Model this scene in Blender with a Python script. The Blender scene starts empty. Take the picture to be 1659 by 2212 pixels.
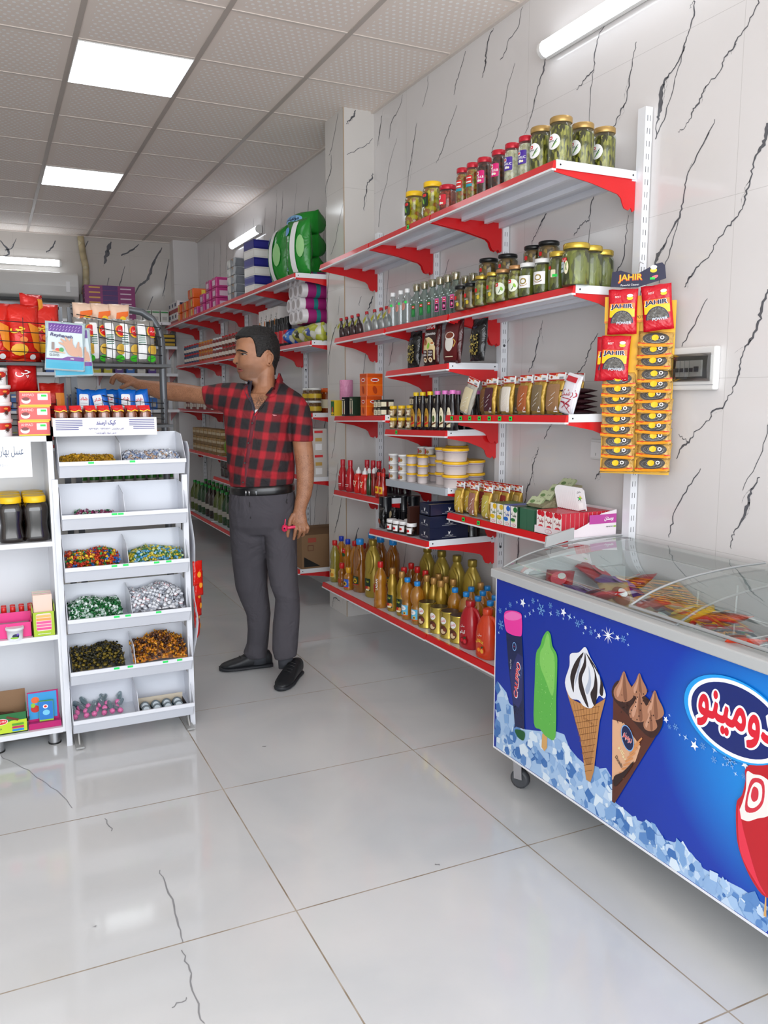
import bpy, bmesh, math, random
from mathutils import Vector, Matrix, noise, geometry
R = random.Random(7)
SC = bpy.context.scene; COL = SC.collection
PI = math.pi
# ---------------------------------------------------------------- camera, sky, daylight, exposure
IW, IH = 1659, 2212
YAW, PIT, ROL, FPX = 0.4451462, -0.1395777, -0.0011483, 1780.909
CP = Vector((0, 0, 1.45))
cf = Vector((math.sin(YAW)*math.cos(PIT), math.cos(YAW)*math.cos(PIT), math.sin(PIT)))
cr_ = Vector((math.cos(YAW), -math.sin(YAW), 0)); cu_ = cr_.cross(cf)
CR = cr_*math.cos(ROL)+cu_*math.sin(ROL); CU = -cr_*math.sin(ROL)+cu_*math.cos(ROL); CF = cf
cam = bpy.data.cameras.new('camera'); camo = bpy.data.objects.new('camera', cam); COL.objects.link(camo)
cam.sensor_fit = 'HORIZONTAL'; cam.sensor_width = 36; cam.lens = 36*FPX/IW; cam.clip_start = .05
camo.matrix_world = Matrix(((CR.x, CU.x, -CF.x, CP.x), (CR.y, CU.y, -CF.y, CP.y), (CR.z, CU.z, -CF.z, CP.z), (0, 0, 0, 1)))
SC.camera = camo
SC.view_settings.view_transform = 'Standard'; SC.view_settings.look = 'None'
SC.view_settings.gamma = 1; SC.view_settings.use_curve_mapping = False
SC.view_settings.exposure = 0.0
SC.cycles.use_denoising = True; SC.cycles.max_bounces = 7; SC.cycles.diffuse_bounces = 4
SC.cycles.glossy_bounces = 3; SC.cycles.transmission_bounces = 3; SC.cycles.transparent_max_bounces = 16
SC.cycles.caustics_reflective = False; SC.cycles.caustics_refractive = False
SC.cycles.sample_clamp_indirect = 4
wd = bpy.data.worlds.new('daylight'); SC.world = wd; wd.use_nodes = True
wb = wd.node_tree.nodes['Background']; wb.inputs[0].default_value = (.80, .90, 1, 1); wb.inputs[1].default_value = 2.3
dl = bpy.data.lights.new('doorway_daylight', 'AREA'); dl.shape = 'RECTANGLE'; dl.size = 4.6; dl.size_y = 2.7; dl.energy = 128; dl.color = (.975, .98, 1)
dlo = bpy.data.objects.new('doorway_daylight', dl); COL.objects.link(dlo); dlo.location = (-.3, -1.15, 1.75); dlo.rotation_euler = (math.radians(99), 0, math.radians(0))

def hit(px, py, ax, v):
    "world point of a plane (x, y or z = v) seen at a place of the photograph"
    d = CR*((px-IW/2)/FPX)-CU*((py-IH/2)/FPX)+CF
    i = 'xyz'.index(ax); t = (v-CP[i])/d[i]
    return CP+d*t

# ---------------------------------------------------------------- materials
def lin(h):
    c = [int(h[i:i+2], 16)/255 for i in (0, 2, 4)]
    return tuple((x/12.92 if x <= .04045 else ((x+.055)/1.055)**2.4) for x in c)+(1,)
MC = {}
def mt(h, r=.5, m=0, coat=0, em=0, name=None):
    k = (h, r, m, coat, em)
    if k in MC: return MC[k]
    M = bpy.data.materials.new(name or 'm_'+h); M.use_nodes = True; b = M.node_tree.nodes['Principled BSDF']
    b.inputs['Base Color'].default_value = lin(h); b.inputs['Roughness'].default_value = r
    b.inputs['Metallic'].default_value = m; b.inputs['Coat Weight'].default_value = coat
    b.inputs['Coat Roughness'].default_value = .08
    if em: b.inputs['Emission Color'].default_value = lin(h); b.inputs['Emission Strength'].default_value = em
    MC[k] = M; return M
class N:
    "tiny node helper"
    def __init__(s, name):
        s.M = bpy.data.materials.new(name); s.M.use_nodes = True; s.t = s.M.node_tree; s.b = s.t.nodes['Principled BSDF']
    def n(s, ty, **k):
        o = s.t.nodes.new('ShaderNode'+ty)
        ins = k.pop('i', {})
        for a, v in k.items(): setattr(o, a, v)
        for a, v in ins.items():
            if hasattr(v, 'outputs'): v = v.outputs[0]
            if isinstance(v, bpy.types.NodeSocket): s.t.links.new(v, o.inputs[a])
            else: o.inputs[a].default_value = v
        return o
    def m(s, op, a, b=0.0, c=0.0): return s.n('Math', operation=op, i={0: a, 1: b, 2: c})
    def mix(s, f, a, b): return s.n('MixRGB', i={0: f, 1: a, 2: b})
    def ramp(s, f, st):
        o = s.n('ValToRGB', i={0: f}); e = o.color_ramp.elements
        while len(e) < len(st): e.new(.5)
        for q, (p, c) in zip(e, st): q.position = p; q.color = c if not isinstance(c, str) else lin(c)
        return o
    def set(s, **k):
        for a, v in k.items():
            a = {'col': 'Base Color', 'rough': 'Roughness', 'metal': 'Metallic', 'normal': 'Normal', 'coat': 'Coat Weight'}[a]
            if hasattr(v, 'outputs'): v = v.outputs[0]
            if isinstance(v, bpy.types.NodeSocket): s.t.links.new(v, s.b.inputs[a])
            else: s.b.inputs[a].default_value = v
        return s.M
def glassy(name, tint, fac=.10, rough=.02, mix=None, mf=.0, edge=.5):
    "thin clear wall: tinted see-through with a fresnel gloss; mix adds a share of a solid colour"
    k = ('g', name)
    if k in MC: return MC[k]
    M = bpy.data.materials.new(name); M.use_nodes = True; t = M.node_tree; t.nodes.clear()
    out = t.nodes.new('ShaderNodeOutputMaterial'); tr = t.nodes.new('ShaderNodeBsdfTransparent'); gl = t.nodes.new('ShaderNodeBsdfGlossy')
    tr.inputs[0].default_value = lin(tint); gl.inputs['Roughness'].default_value = rough
    lw = t.nodes.new('ShaderNodeLayerWeight'); lw.inputs[0].default_value = .35
    ma = t.nodes.new('ShaderNodeMath'); ma.operation = 'MULTIPLY_ADD'; t.links.new(lw.outputs['Facing'], ma.inputs[0]); ma.inputs[1].default_value = edge; ma.inputs[2].default_value = fac
    mx = t.nodes.new('ShaderNodeMixShader'); t.links.new(ma.outputs[0], mx.inputs[0]); t.links.new(gl.outputs[0], mx.inputs[2])
    if mix:
        di = t.nodes.new('ShaderNodeBsdfDiffuse'); di.inputs[0].default_value = lin(mix); tl = t.nodes.new('ShaderNodeBsdfTranslucent'); tl.inputs[0].default_value = lin(mix)
        m1 = t.nodes.new('ShaderNodeMixShader'); m1.inputs[0].default_value = .5; t.links.new(di.outputs[0], m1.inputs[1]); t.links.new(tl.outputs[0], m1.inputs[2])
        m2 = t.nodes.new('ShaderNodeMixShader'); m2.inputs[0].default_value = mf; t.links.new(tr.outputs[0], m2.inputs[1]); t.links.new(m1.outputs[0], m2.inputs[2])
        t.links.new(m2.outputs[0], mx.inputs[1])
    else: t.links.new(tr.outputs[0], mx.inputs[1])
    t.links.new(mx.outputs[0], out.inputs[0]); MC[k] = M; return M
def mottle(name, cols, scale=60, rough=.35, coat=0, stretch=(1, 1, 1), bump=0):
    "voronoi cells of several colours: pickles, crumpled foil, candy wrappers, printed clutter"
    k = ('mo', name)
    if k in MC: return MC[k]
    q = N(name); tc = q.n('TexCoord'); mp = q.n('Mapping', i={'Vector': tc.outputs['Object'], 'Scale': stretch})
    vo = q.n('TexVoronoi', i={'Vector': mp, 'Scale': scale}); sp = q.n('SeparateColor', i={0: vo.outputs['Color']})
    n = len(cols); rp = q.ramp(sp.outputs[0], [(i/n, c) for i, c in enumerate(cols)]); rp.color_ramp.interpolation = 'CONSTANT'
    dk = q.m('MULTIPLY_ADD', vo.outputs['Distance'], -.8, 1.15)
    col = q.n('MixRGB', blend_type='MULTIPLY', i={0: .6, 1: rp, 2: dk})
    M = q.set(col=col, rough=rough, coat=coat)
    if bump:
        bp = q.n('Bump', i={'Strength': bump, 'Distance': .002, 'Height': vo.outputs['Distance']}); q.set(normal=bp)
    MC[k] = M; return M
def crinkle(h, rough=.25, metal=0, s=25, st=.6, name=None):
    "plastic or foil film with soft creases"
    k = ('cr', h, rough, metal, s)
    if k in MC: return MC[k]
    q = N(name or 'film_'+h); tc = q.n('TexCoord'); no = q.n('TexNoise', i={'Vector': tc.outputs['Object'], 'Scale': s, 'Detail': 2.0, 'Distortion': 1.2})
    bp = q.n('Bump', i={'Strength': st, 'Distance': .01, 'Height': no.outputs[0]})
    M = q.set(col=lin(h), rough=rough, metal=metal, normal=bp); MC[k] = M; return M

# ---------------------------------------------------------------- mesh building
def cub(pts, n=6, closed=True):
    "Catmull-Rom through points"
    o = []; L = len(pts)
    for i in range(L if closed else L-1):
        g = lambda k: pts[k % L] if closed else pts[max(0, min(L-1, k))]
        a, b, c, d = g(i-1), g(i), g(i+1), g(i+2)
        for j in range(n):
            t = j/n
            o.append(tuple(.5*((2*b[k])+(-a[k]+c[k])*t+(2*a[k]-5*b[k]+4*c[k]-d[k])*t*t+(-a[k]+3*b[k]-3*c[k]+d[k])*t**3) for k in range(len(b))))
    if not closed: o.append(tuple(pts[-1]))
    return o
class MB:
    def __init__(s): s.v = []; s.f = []; s.mi = []; s.ms = []; s.sm = []
    def mat(s, m):
        if m not in s.ms: s.ms.append(m)
        return s.ms.index(m)
    def add(s, vs, fs, m, sm=False, T=None):
        b = len(s.v); k = s.mat(m)
        s.v += [tuple(T@Vector(p)) if T else tuple(p) for p in vs]
        for f in fs: s.f.append([b+i for i in f]); s.mi.append(k); s.sm.append(sm)
        return s
    def box(s, x0, x1, y0, y1, z0, z1, m, T=None):
        return s.add([(x, y, z) for z in (z0, z1) for y in (y0, y1) for x in (x0, x1)],
                     [(0, 2, 3, 1), (4, 5, 7, 6), (0, 1, 5, 4), (2, 6, 7, 3), (0, 4, 6, 2), (1, 3, 7, 5)], m, False, T)
    def poly(s, pts, m, T=None): return s.add(pts, [list(range(len(pts)))], m, False, T)
    def lathe(s, pr, m, n=14, sx=1, sy=1, c=(0, 0, 0), T=None, caps=True, sm=True, sq=0):
        vs = []; fs = []
        for r, z in pr:
            for i in range(n):
                a = 2*PI*(i+.5)/n; ca, sa = math.cos(a), math.sin(a)
                if sq: k = (abs(ca)**sq+abs(sa)**sq)**(-1/sq)
                else: k = 1
                vs.append((c[0]+r*k*sx*ca, c[1]+r*k*sy*sa, c[2]+z))
        for j in range(len(pr)-1):
            for i in range(n): i2 = (i+1) % n; fs.append((j*n+i, j*n+i2, (j+1)*n+i2, (j+1)*n+i))
        s.add(vs, fs, m, sm, T)
        if caps:
            L = len(pr)-1
            s.add(vs[:n], [list(range(n))[::-1]], m, False, T); s.add(vs[L*n:], [list(range(n))], m, False, T)
        return s
    def tube(s, pts, r, m, n=6, closed=False, sm=True, T=None):
        pts = [Vector(p) for p in pts]; L = len(pts); vs = []; fs = []
        rr = r if isinstance(r, (list, tuple)) else [r]*L
        up = None
        for i, p in enumerate(pts):
            a = pts[(i-1) % L] if (i or closed) else p; b = pts[(i+1) % L] if (i < L-1 or closed) else p
            d = (b-a).normalized()
            if up is None: up = Vector((0, 0, 1)) if abs(d.z) < .9 else Vector((1, 0, 0))
            u = d.cross(up).normalized(); w = u.cross(d).normalized(); up = w
            for k in range(n): g = 2*PI*(k+.5)/n; vs.append(p+(u*math.cos(g)+w*math.sin(g))*rr[i])
        for j in range(L if closed else L-1):
            j2 = (j+1) % L
            for k in range(n): k2 = (k+1) % n; fs.append((j*n+k, j*n+k2, j2*n+k2, j2*n+k))
        s.add(vs, fs, m, sm, T)
        if not closed: s.add(vs[:n], [list(range(n))[::-1]], m, False, T); s.add(vs[-n:], [list(range(n))], m, False, T)
        return s
    def prism(s, pts, ax, a, b, m, T=None):
        "2D outline pushed along an axis from a to b"
        f = {'x': lambda p, t: (t, p[0], p[1]), 'y': lambda p, t: (p[0], t, p[1]), 'z': lambda p, t: (p[0], p[1], t)}[ax]
        n = len(pts); vs = [f(p, a) for p in pts]+[f(p, b) for p in pts]
        return s.add(vs, [list(range(n))[::-1], list(range(n, 2*n))]+[(i, (i+1) % n, n+(i+1) % n, n+i) for i in range(n)], m, False, T)
    def pillow(s, w, h, d, m, nx=8, nz=10, seal=.06, seed=0, crk=.006, T=None, x0=None):
        "a filled bag standing on its lower edge, sealed flat at top and foot"
        rr = random.Random(seed); vs = []; ph = rr.random()*9
        s.pf = lambda u, v: (d/2*max(0, 1-abs(2*u-1)**2.6)**.5*max(0, math.sin(PI*min(1, max(0, (v-seal*.5)/(1-seal)))))**.45)
        for sd in (-1, 1):
            for j in range(nz+1):
                for i in range(nx+1):
                    u, v = i/nx, j/nz; th = s.pf(u, v); cz = noise.noise((u*5+ph, v*5, sd*3))*crk if 0 < i < nx and 0 < j < nz else 0
                    vs.append(((u-.5)*w*(1-.04*math.sin(PI*v)), sd*(th+.0012)+cz*min(1, th*80), v*h+noise.noise((u*4+ph, v*2, 5))*crk*.6))
        A = (nx+1)*(nz+1); fs = []
        for j in range(nz):
            for i in range(nx):
                q = j*(nx+1)+i; fs.append((q, q+1, q+nx+2, q+nx+1)); fs.append((A+q, A+q+nx+1, A+q+nx+2, A+q+1))
        for j in range(nz):
            for i, fl in ((0, 0), (nx, 1)):
                q = j*(nx+1)+i; g = (q, q+nx+1, A+q+nx+1, A+q); fs.append(g if not fl else g[::-1])
        for i in range(nx):
            fs.append((i, A+i, A+i+1, i+1)); q = nz*(nx+1)+i; fs.append((q, q+1, A+q+1, A+q))
        s.add(vs, fs, m, True, T)
        s.bag = lambda x, y, l: ((x), -(s.pf(min(1, max(0, x/w+.5)), min(1, max(0, y/h)))+.0035+crk*.35+l), y)
        return s
    def build(s, name, par=None, loc=None, rot=None, bev=0):
        me = bpy.data.meshes.new(name); me.from_pydata(s.v, [], s.f)
        for m in s.ms: me.materials.append(m)
        me.polygons.foreach_set('material_index', s.mi); me.polygons.foreach_set('use_smooth', s.sm); me.update()
        o = bpy.data.objects.new(name, me); COL.objects.link(o)
        if par: o.parent = par
        if loc: o.location = loc
        if rot is not None: o.rotation_euler = rot if isinstance(rot, tuple) else (0, 0, rot)
        if bev:
            b = o.modifiers.new('b', 'BEVEL'); b.width = bev; b.segments = 2; b.limit_method = 'ANGLE'
        return o
def tag(o, label, cat, group=None, kind=None):
    o['label'] = label; o['category'] = cat
    if group: o['group'] = group
    if kind: o['kind'] = kind
    return o
def struct(o): o['kind'] = 'structure'; return o
def emp(name, loc=(0, 0, 0), rz=0):
    o = bpy.data.objects.new(name, None); o.empty_display_size = .05; COL.objects.link(o); o.location = loc; o.rotation_euler = (0, 0, rz); return o
def dup(o, par=None):
    c = o.copy(); COL.objects.link(c); c.parent = par
    for ch in list(o.children): dup(ch, c)
    return c
CACHE = {}
def make(key, fn):
    if key not in CACHE: CACHE[key] = fn(); return CACHE[key]
    return dup(CACHE[key])
def put(o, loc, rz, label, cat, group=None, rx=0, ry=0):
    o.location = loc; o.rotation_euler = (rx, ry, rz); tag(o, label, cat, group)
    if not group and 'group' in o: del o['group']
    return o
ORD = ['', 'second', 'third', 'fourth', 'fifth', 'sixth', 'seventh', 'eighth', 'ninth', 'tenth', 'eleventh', 'twelfth']
def ordn(i, n, a='left', b='right'):
    a, b = a.replace('the ', ''), b.replace('the ', '')
    if n == 1: return ''
    if i == 0: return ', '+a+'most' if a in ('left', 'right', 'top') else ', nearest the '+a
    if i == n-1: return ', '+b+'most' if b in ('left', 'right', 'top') else ', nearest the '+b
    return ', '+ORD[i]+' from '+a if a in ('left', 'right', 'top') else ', '+ORD[i]+' from the '+a

# ---------------------------------------------------------------- lettering and printed art
FB = {}
def _forms():
    for ch, c, n in (('ا', 0xFE8D, 2), ('ب', 0xFE8F, 4), ('پ', 0xFB56, 4), ('ت', 0xFE95, 4), ('ج', 0xFE9D, 4), ('چ', 0xFB7A, 4), ('ح', 0xFEA1, 4),
                     ('خ', 0xFEA5, 4), ('د', 0xFEA9, 2), ('ر', 0xFEAD, 2), ('ز', 0xFEAF, 2), ('س', 0xFEB1, 4), ('ش', 0xFEB5, 4), ('ع', 0xFEC9, 4),
                     ('ف', 0xFED1, 4), ('ق', 0xFED5, 4), ('ک', 0xFB8E, 4), ('گ', 0xFB92, 4), ('ل', 0xFEDD, 4), ('م', 0xFEE1, 4), ('ن', 0xFEE5, 4),
                     ('ه', 0xFEE9, 4), ('و', 0xFEED, 2), ('ی', 0xFBFC, 4), ('آ', 0xFE81, 2)): FB[ch] = (c, n)
_forms()
def fa(s):
    o = []
    for i, ch in enumerate(s):
        if ch not in FB: o.append(ch); continue
        c, n = FB[ch]
        pj = i > 0 and s[i-1] in FB and FB[s[i-1]][1] == 4; nj = n == 4 and i+1 < len(s) and s[i+1] in FB
        o.append(chr(c+(0 if not pj and not nj else 1 if pj and not nj else 2 if nj and not pj else 3)))
    r = o[::-1]; out = []; run = []                # digits keep their own order
    for ch in r:
        if '۰' <= ch <= '۹': run.append(ch)
        else: out += run[::-1]+[ch]; run = []
    return ''.join(out+run[::-1])
TX = {}
RAW = {}
def _raw(t, bold):
    "outline loops of a text, each filled on its own so overlapping strokes stay solid"
    if (t, bold) in RAW: return RAW[(t, bold)]
    c = bpy.data.curves.new('t', 'FONT'); c.body = t; c.resolution_u = 3; c.fill_mode = 'NONE'
    o = bpy.data.objects.new('t', c); me = bpy.data.meshes.new_from_object(o); V = [(v.co.x, v.co.y) for v in me.vertices]; nb = {}
    for e in me.edges: i, j = e.vertices; nb.setdefault(i, []).append(j); nb.setdefault(j, []).append(i)
    bpy.data.objects.remove(o); bpy.data.curves.remove(c); bpy.data.meshes.remove(me); seen = set(); loops = []
    for i in range(len(V)):
        if i in seen or i not in nb: continue
        L = [i]; seen.add(i); p = i
        while 1:
            nx = [q for q in nb[p] if q not in seen]
            if not nx: break
            p = min(nx) if len(L) == 1 else nx[0]; seen.add(p); L.append(p)
        if len(L) > 2: loops.append([V[q] for q in L])
    ar = [sum(p[0]*q[1]-q[0]*p[1] for p, q in zip(L, L[1:]+L[:1])) for L in loops]; sg = -1 if loops and max(ar, key=abs) < 0 else 1
    if bold:
        def fat(L):
            n = len(L); o_ = []
            for i, p in enumerate(L):
                a, b = L[i-1], L[(i+1) % n]; dx, dy = b[0]-a[0], b[1]-a[1]; l = math.hypot(dx, dy) or 1; o_.append((p[0]+dy/l*bold*sg, p[1]-dx/l*bold*sg))
            return o_
        loops = [fat(L) for L in loops]
    vs = []; fs = []; co = []; ed = []
    for L in loops: b = len(co); co += [Vector(p) for p in L]; ed += [(b+i, b+(i+1) % len(L)) for i in range(len(L))]
    if co:
        V2, _, F2, *_ = geometry.delaunay_2d_cdt(co, ed, [], 0, 1e-5); bx = [(min(p[0] for p in L), max(p[0] for p in L), min(p[1] for p in L), max(p[1] for p in L)) for L in loops]
        for f in F2:
            x = sum(V2[i][0] for i in f)/len(f); y = sum(V2[i][1] for i in f)/len(f); w = 0
            for L, (x0, x1, y0, y1) in zip(loops, bx):
                if x0 < x < x1 and y0 < y < y1:
                    for (ax, ay), (bx_, by_) in zip(L, L[1:]+L[:1]):
                        if (ay > y) != (by_ > y) and x < (bx_-ax)*(y-ay)/(by_-ay)+ax: w += 1 if by_ > ay else -1
            if w: fs.append(list(f))
        us = sorted({i for f in fs for i in f}); ix = {q_: n_ for n_, q_ in enumerate(us)}; vs = [(V2[i][0], V2[i][1]) for i in us]; fs = [[ix[i] for i in f] for f in fs]
    RAW[(t, bold)] = (vs, fs); return RAW[(t, bold)]
def glyphs(s, bold=0):
    k = (s, bold)
    if k not in TX:
        vs, fs = [], []
        vs, fs = _raw(fa(s) if any(ch in FB for ch in s) else s, bold)
        if vs:
            x0 = min(v[0] for v in vs); x1 = max(v[0] for v in vs); y0 = min(v[1] for v in vs); y1 = max(v[1] for v in vs)
            vs = [(v[0]-(x0+x1)/2, v[1]-(y0+y1)/2) for v in vs]
            g = list(range(len(vs)))
            def rt(i):
                while g[i] != i: g[i] = g[g[i]]; i = g[i]
                return i
            for f in fs:
                for i in f[1:]: g[rt(i)] = rt(f[0])
            isl = {}
            for f in fs: isl.setdefault(rt(f[0]), []).append(f)
            fs = list(isl.values()); TX[k] = (vs, fs, x1-x0, y1-y0)
        else: TX[k] = ([], [], 1, 1)
    return TX[k]
class Art:
    "flat printed art in cm, centre origin; laid on a surface by a mapping"
    def __init__(s, u=.01): s.L = []; s.u = u; s.k = 0; s.hold = False
    def poly(s, pts, m):
        if not s.hold: s.k += 1
        s.L.append((list(pts), [list(range(len(pts)))], m, s.k)); return s
    def rect(s, x0, y0, x1, y1, m): return s.poly([(x0, y0), (x1, y0), (x1, y1), (x0, y1)], m)
    def ell(s, x, y, rx, ry, m, n=20, rot=0, a0=0, a1=2*PI):
        P = []
        for i in range(n):
            a = a0+(a1-a0)*i/(n if a1-a0 > 6.2 else n-1); p, q = rx*math.cos(a), ry*math.sin(a)
            P.append((x+p*math.cos(rot)-q*math.sin(rot), y+p*math.sin(rot)+q*math.cos(rot)))
        return s.poly(P, m)
    def rrect(s, x0, y0, x1, y1, r, m):
        P = []
        for cx, cy, a in ((x1-r, y1-r, 0), (x0+r, y1-r, 1), (x0+r, y0+r, 2), (x1-r, y0+r, 3)):
            for k in range(4): t = (a+k/3)*PI/2; P.append((cx+r*math.cos(t), cy+r*math.sin(t)))
        return s.poly(P, m)
    def star(s, x, y, r, m, n=5, q=.4, rot=.3):
        return s.poly([(x+(r if i % 2 == 0 else r*q)*math.sin(rot+i*PI/n), y+(r if i % 2 == 0 else r*q)*math.cos(rot+i*PI/n)) for i in range(2*n)], m)
    def line(s, pts, w, m):
        for i in range(len(pts)-1):
            a, b = Vector(pts[i]), Vector(pts[i+1]); d = (b-a); d = d.normalized() if d.length else Vector((1, 0)); nn = Vector((-d.y, d.x))*w/2
            s.poly([tuple(a-nn), tuple(b-nn), tuple(b+nn), tuple(a+nn)], m)
        return s
    def text(s, t, x, y, h, m, w=None, rot=0, bold=0, shear=0):
        vs, fs, W, H = glyphs(t, bold); k = h/H if h else w/W; kx = w/W if w else k
        c, q = math.cos(rot), math.sin(rot); P = []
        for a, b in vs: a, b = a*kx+b*k*shear, b*k; P.append((x+a*c-b*q, y+a*q+b*c))
        s.k += 1
        for j, isl in enumerate(fs):
            ids = sorted({i for f in isl for i in f}); ix = {q_: n_ for n_, q_ in enumerate(ids)}
            s.L.append(([P[i] for i in ids], [[ix[i] for i in f] for f in isl], m, s.k))
        return s
    def lay(s, mb, fn, l0=.0004, dl=.00025, cuts=None, z0=0):
        for P, F, m, li in s.L:
            P = [(p[0]*s.u, p[1]*s.u) for p in P]
            if cuts and P:
                w = max(p[0] for p in P)-min(p[0] for p in P); h = max(p[1] for p in P)-min(p[1] for p in P)
                if w > cuts or (len(F) == 1 and h > cuts*2):
                    bm = bmesh.new(); vv = [bm.verts.new((p[0], p[1], 0)) for p in P]
                    for f in F:
                        try: bm.faces.new([vv[i] for i in f])
                        except ValueError: pass
                    x = math.ceil(min(p[0] for p in P)/cuts)*cuts; xm = max(p[0] for p in P)
                    while x < xm:
                        bmesh.ops.bisect_plane(bm, geom=bm.verts[:]+bm.edges[:]+bm.faces[:], plane_co=(x, 0, 0), plane_no=(1, 0, 0), dist=1e-6); x += cuts
                    if h > cuts*2:
                        y = min(p[1] for p in P)+cuts*2; ym = max(p[1] for p in P)
                        while y < ym:
                            bmesh.ops.bisect_plane(bm, geom=bm.verts[:]+bm.edges[:]+bm.faces[:], plane_co=(0, y, 0), plane_no=(0, 1, 0), dist=1e-6); y += cuts*2
                    bm.verts.index_update(); P = [(v.co.x, v.co.y) for v in bm.verts]; F = [[v.index for v in f.verts] for f in bm.faces]; bm.free()
            mb.add([fn(p[0], p[1]+z0, l0+li*dl) for p in P], F, m)
        return mb
def flat(y): return lambda a, b, l: (a, y-l, b)                       # facing -Y
def sideL(x): return lambda a, b, l: (x-l, -a, b)                     # facing -X
def sideR(x): return lambda a, b, l: (x+l, a, b)                      # facing +X
def cyl(r, a0=0): return lambda a, b, l: ((r+l)*math.sin(a/r+a0), -(r+l)*math.cos(a/r+a0), b)
WHT = mt('f2f2f2', .35); WPA = mt('eef0f4', .3, coat=.3); RED = mt('d8141a', .35, coat=.3); BLK = mt('101010', .4); INK = mt('1c1c24', .6)
YEL = mt('f3c412', .4); GRN = mt('1fd850', .5); CRM = mt('efe6c8', .5); GOLD = mt('c9a227', .28, .8); NAVY = mt('141c4a', .4); PURP = mt('4a2a9a', .4); PINK = mt('e82a8a', .4)
GREY = mt('9a9da2', .4); SILV = mt('c8c8cc', .25, .9); BRN = mt('5a3018', .5); ORG = mt('f07812', .4); BLUE = mt('1a6fd0', .35); SKYB = mt('5fb4e6', .4); DKG = mt('1d5a30', .5); LGR = mt('8fc43a', .5)
# ================================================================ SETTING
def grid_mask(q, co, per, off, w):
    "1 on the joint lines of a grid"
    sp = q.n('SeparateXYZ', i={0: co}); r = []
    for k, (p, o) in enumerate(zip(per, off)):
        if not p: continue
        f = q.m('FRACT', q.m('MULTIPLY', q.m('SUBTRACT', sp.outputs[k], o), 1/p)); a = q.m('ABSOLUTE', q.m('SUBTRACT', f, .5)); r.append(q.m('GREATER_THAN', a, .5-w/p/2))
    m = r[0]
    for x in r[1:]: m = q.m('MAXIMUM', m, x)
    return m
def floor_mat():
    q = N('floor_tiles'); g = q.n('NewGeometry'); co = g.outputs['Position']
    no = q.n('TexNoise', i={'Vector': co, 'Scale': 1.6, 'Detail': 5.0, 'Distortion': 1.0}); base = q.ramp(no, [(.3, 'c6c8c9'), (.7, 'd3d3d2')])
    j = grid_mask(q, co, (.796, .812, 0), (.706, 2.063, 0), .0045); jc = q.n('TexNoise', i={'Vector': co, 'Scale': 9.0})
    col = q.mix(j, base, q.ramp(jc, [(.35, '8a7a66'), (.65, 'b0a698')]))
    n2 = q.n('TexNoise', i={'Vector': co, 'Scale': 3.0, 'Detail': 4.0})
    bp = q.n('Bump', i={'Strength': .03, 'Distance': .01, 'Height': n2})
    return q.set(col=col, rough=q.m('MULTIPLY_ADD', j, .5, q.m('MULTIPLY_ADD', n2, .10, .045)), normal=bp)
def marble_mat(name, ax, a, b, off):
    q = N(name); co = q.n('NewGeometry').outputs['Position']
    no = q.n('TexNoise', i={'Vector': co, 'Scale': 1.1, 'Detail': 4.0}); base = q.ramp(no, [(.3, a), (.7, b)])
    j = grid_mask(q, co, (0, 1.2, .6) if ax == 'x' else (1.2, 0, .6), off, .002)
    return q.set(col=q.mix(q.m('MULTIPLY', j, .35), base, lin('8f8b86')), rough=.12)
def ceil_mat():
    q = N('perforated_ceiling_tiles'); co = q.n('NewGeometry').outputs['Position']; sp = q.n('SeparateXYZ', i={0: co})
    fx = q.m('FRACT', q.m('MULTIPLY', q.m('SUBTRACT', sp.outputs[0], .5), 1/.6)); fy = q.m('FRACT', q.m('MULTIPLY', q.m('SUBTRACT', sp.outputs[1], .23), 1/.6195))
    ins = q.m('MULTIPLY', q.m('LESS_THAN', q.m('ABSOLUTE', q.m('SUBTRACT', fx, .5)), .41), q.m('LESS_THAN', q.m('ABSOLUTE', q.m('SUBTRACT', fy, .5)), .42))
    K = 17.0
    u = q.m('MULTIPLY', fx, K); v = q.m('MULTIPLY', fy, K); row = q.m('MODULO', q.m('FLOOR', v), 2.0)
    du = q.m('SUBTRACT', q.m('FRACT', q.m('MULTIPLY_ADD', row, .5, u)), .5); dv = q.m('SUBTRACT', q.m('FRACT', v), .5)
    d = q.m('SQRT', q.m('ADD', q.m('MULTIPLY', du, du), q.m('MULTIPLY', dv, dv)))
    dot = q.m('MULTIPLY', q.m('LESS_THAN', d, .23), ins)
    return q.set(col=q.mix(dot, lin('f0e4db'), lin('fdfbf9')), rough=.8)
VEIN = mt('606166', .25); VEIN2 = mt('8a8a8c', .3)
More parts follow.
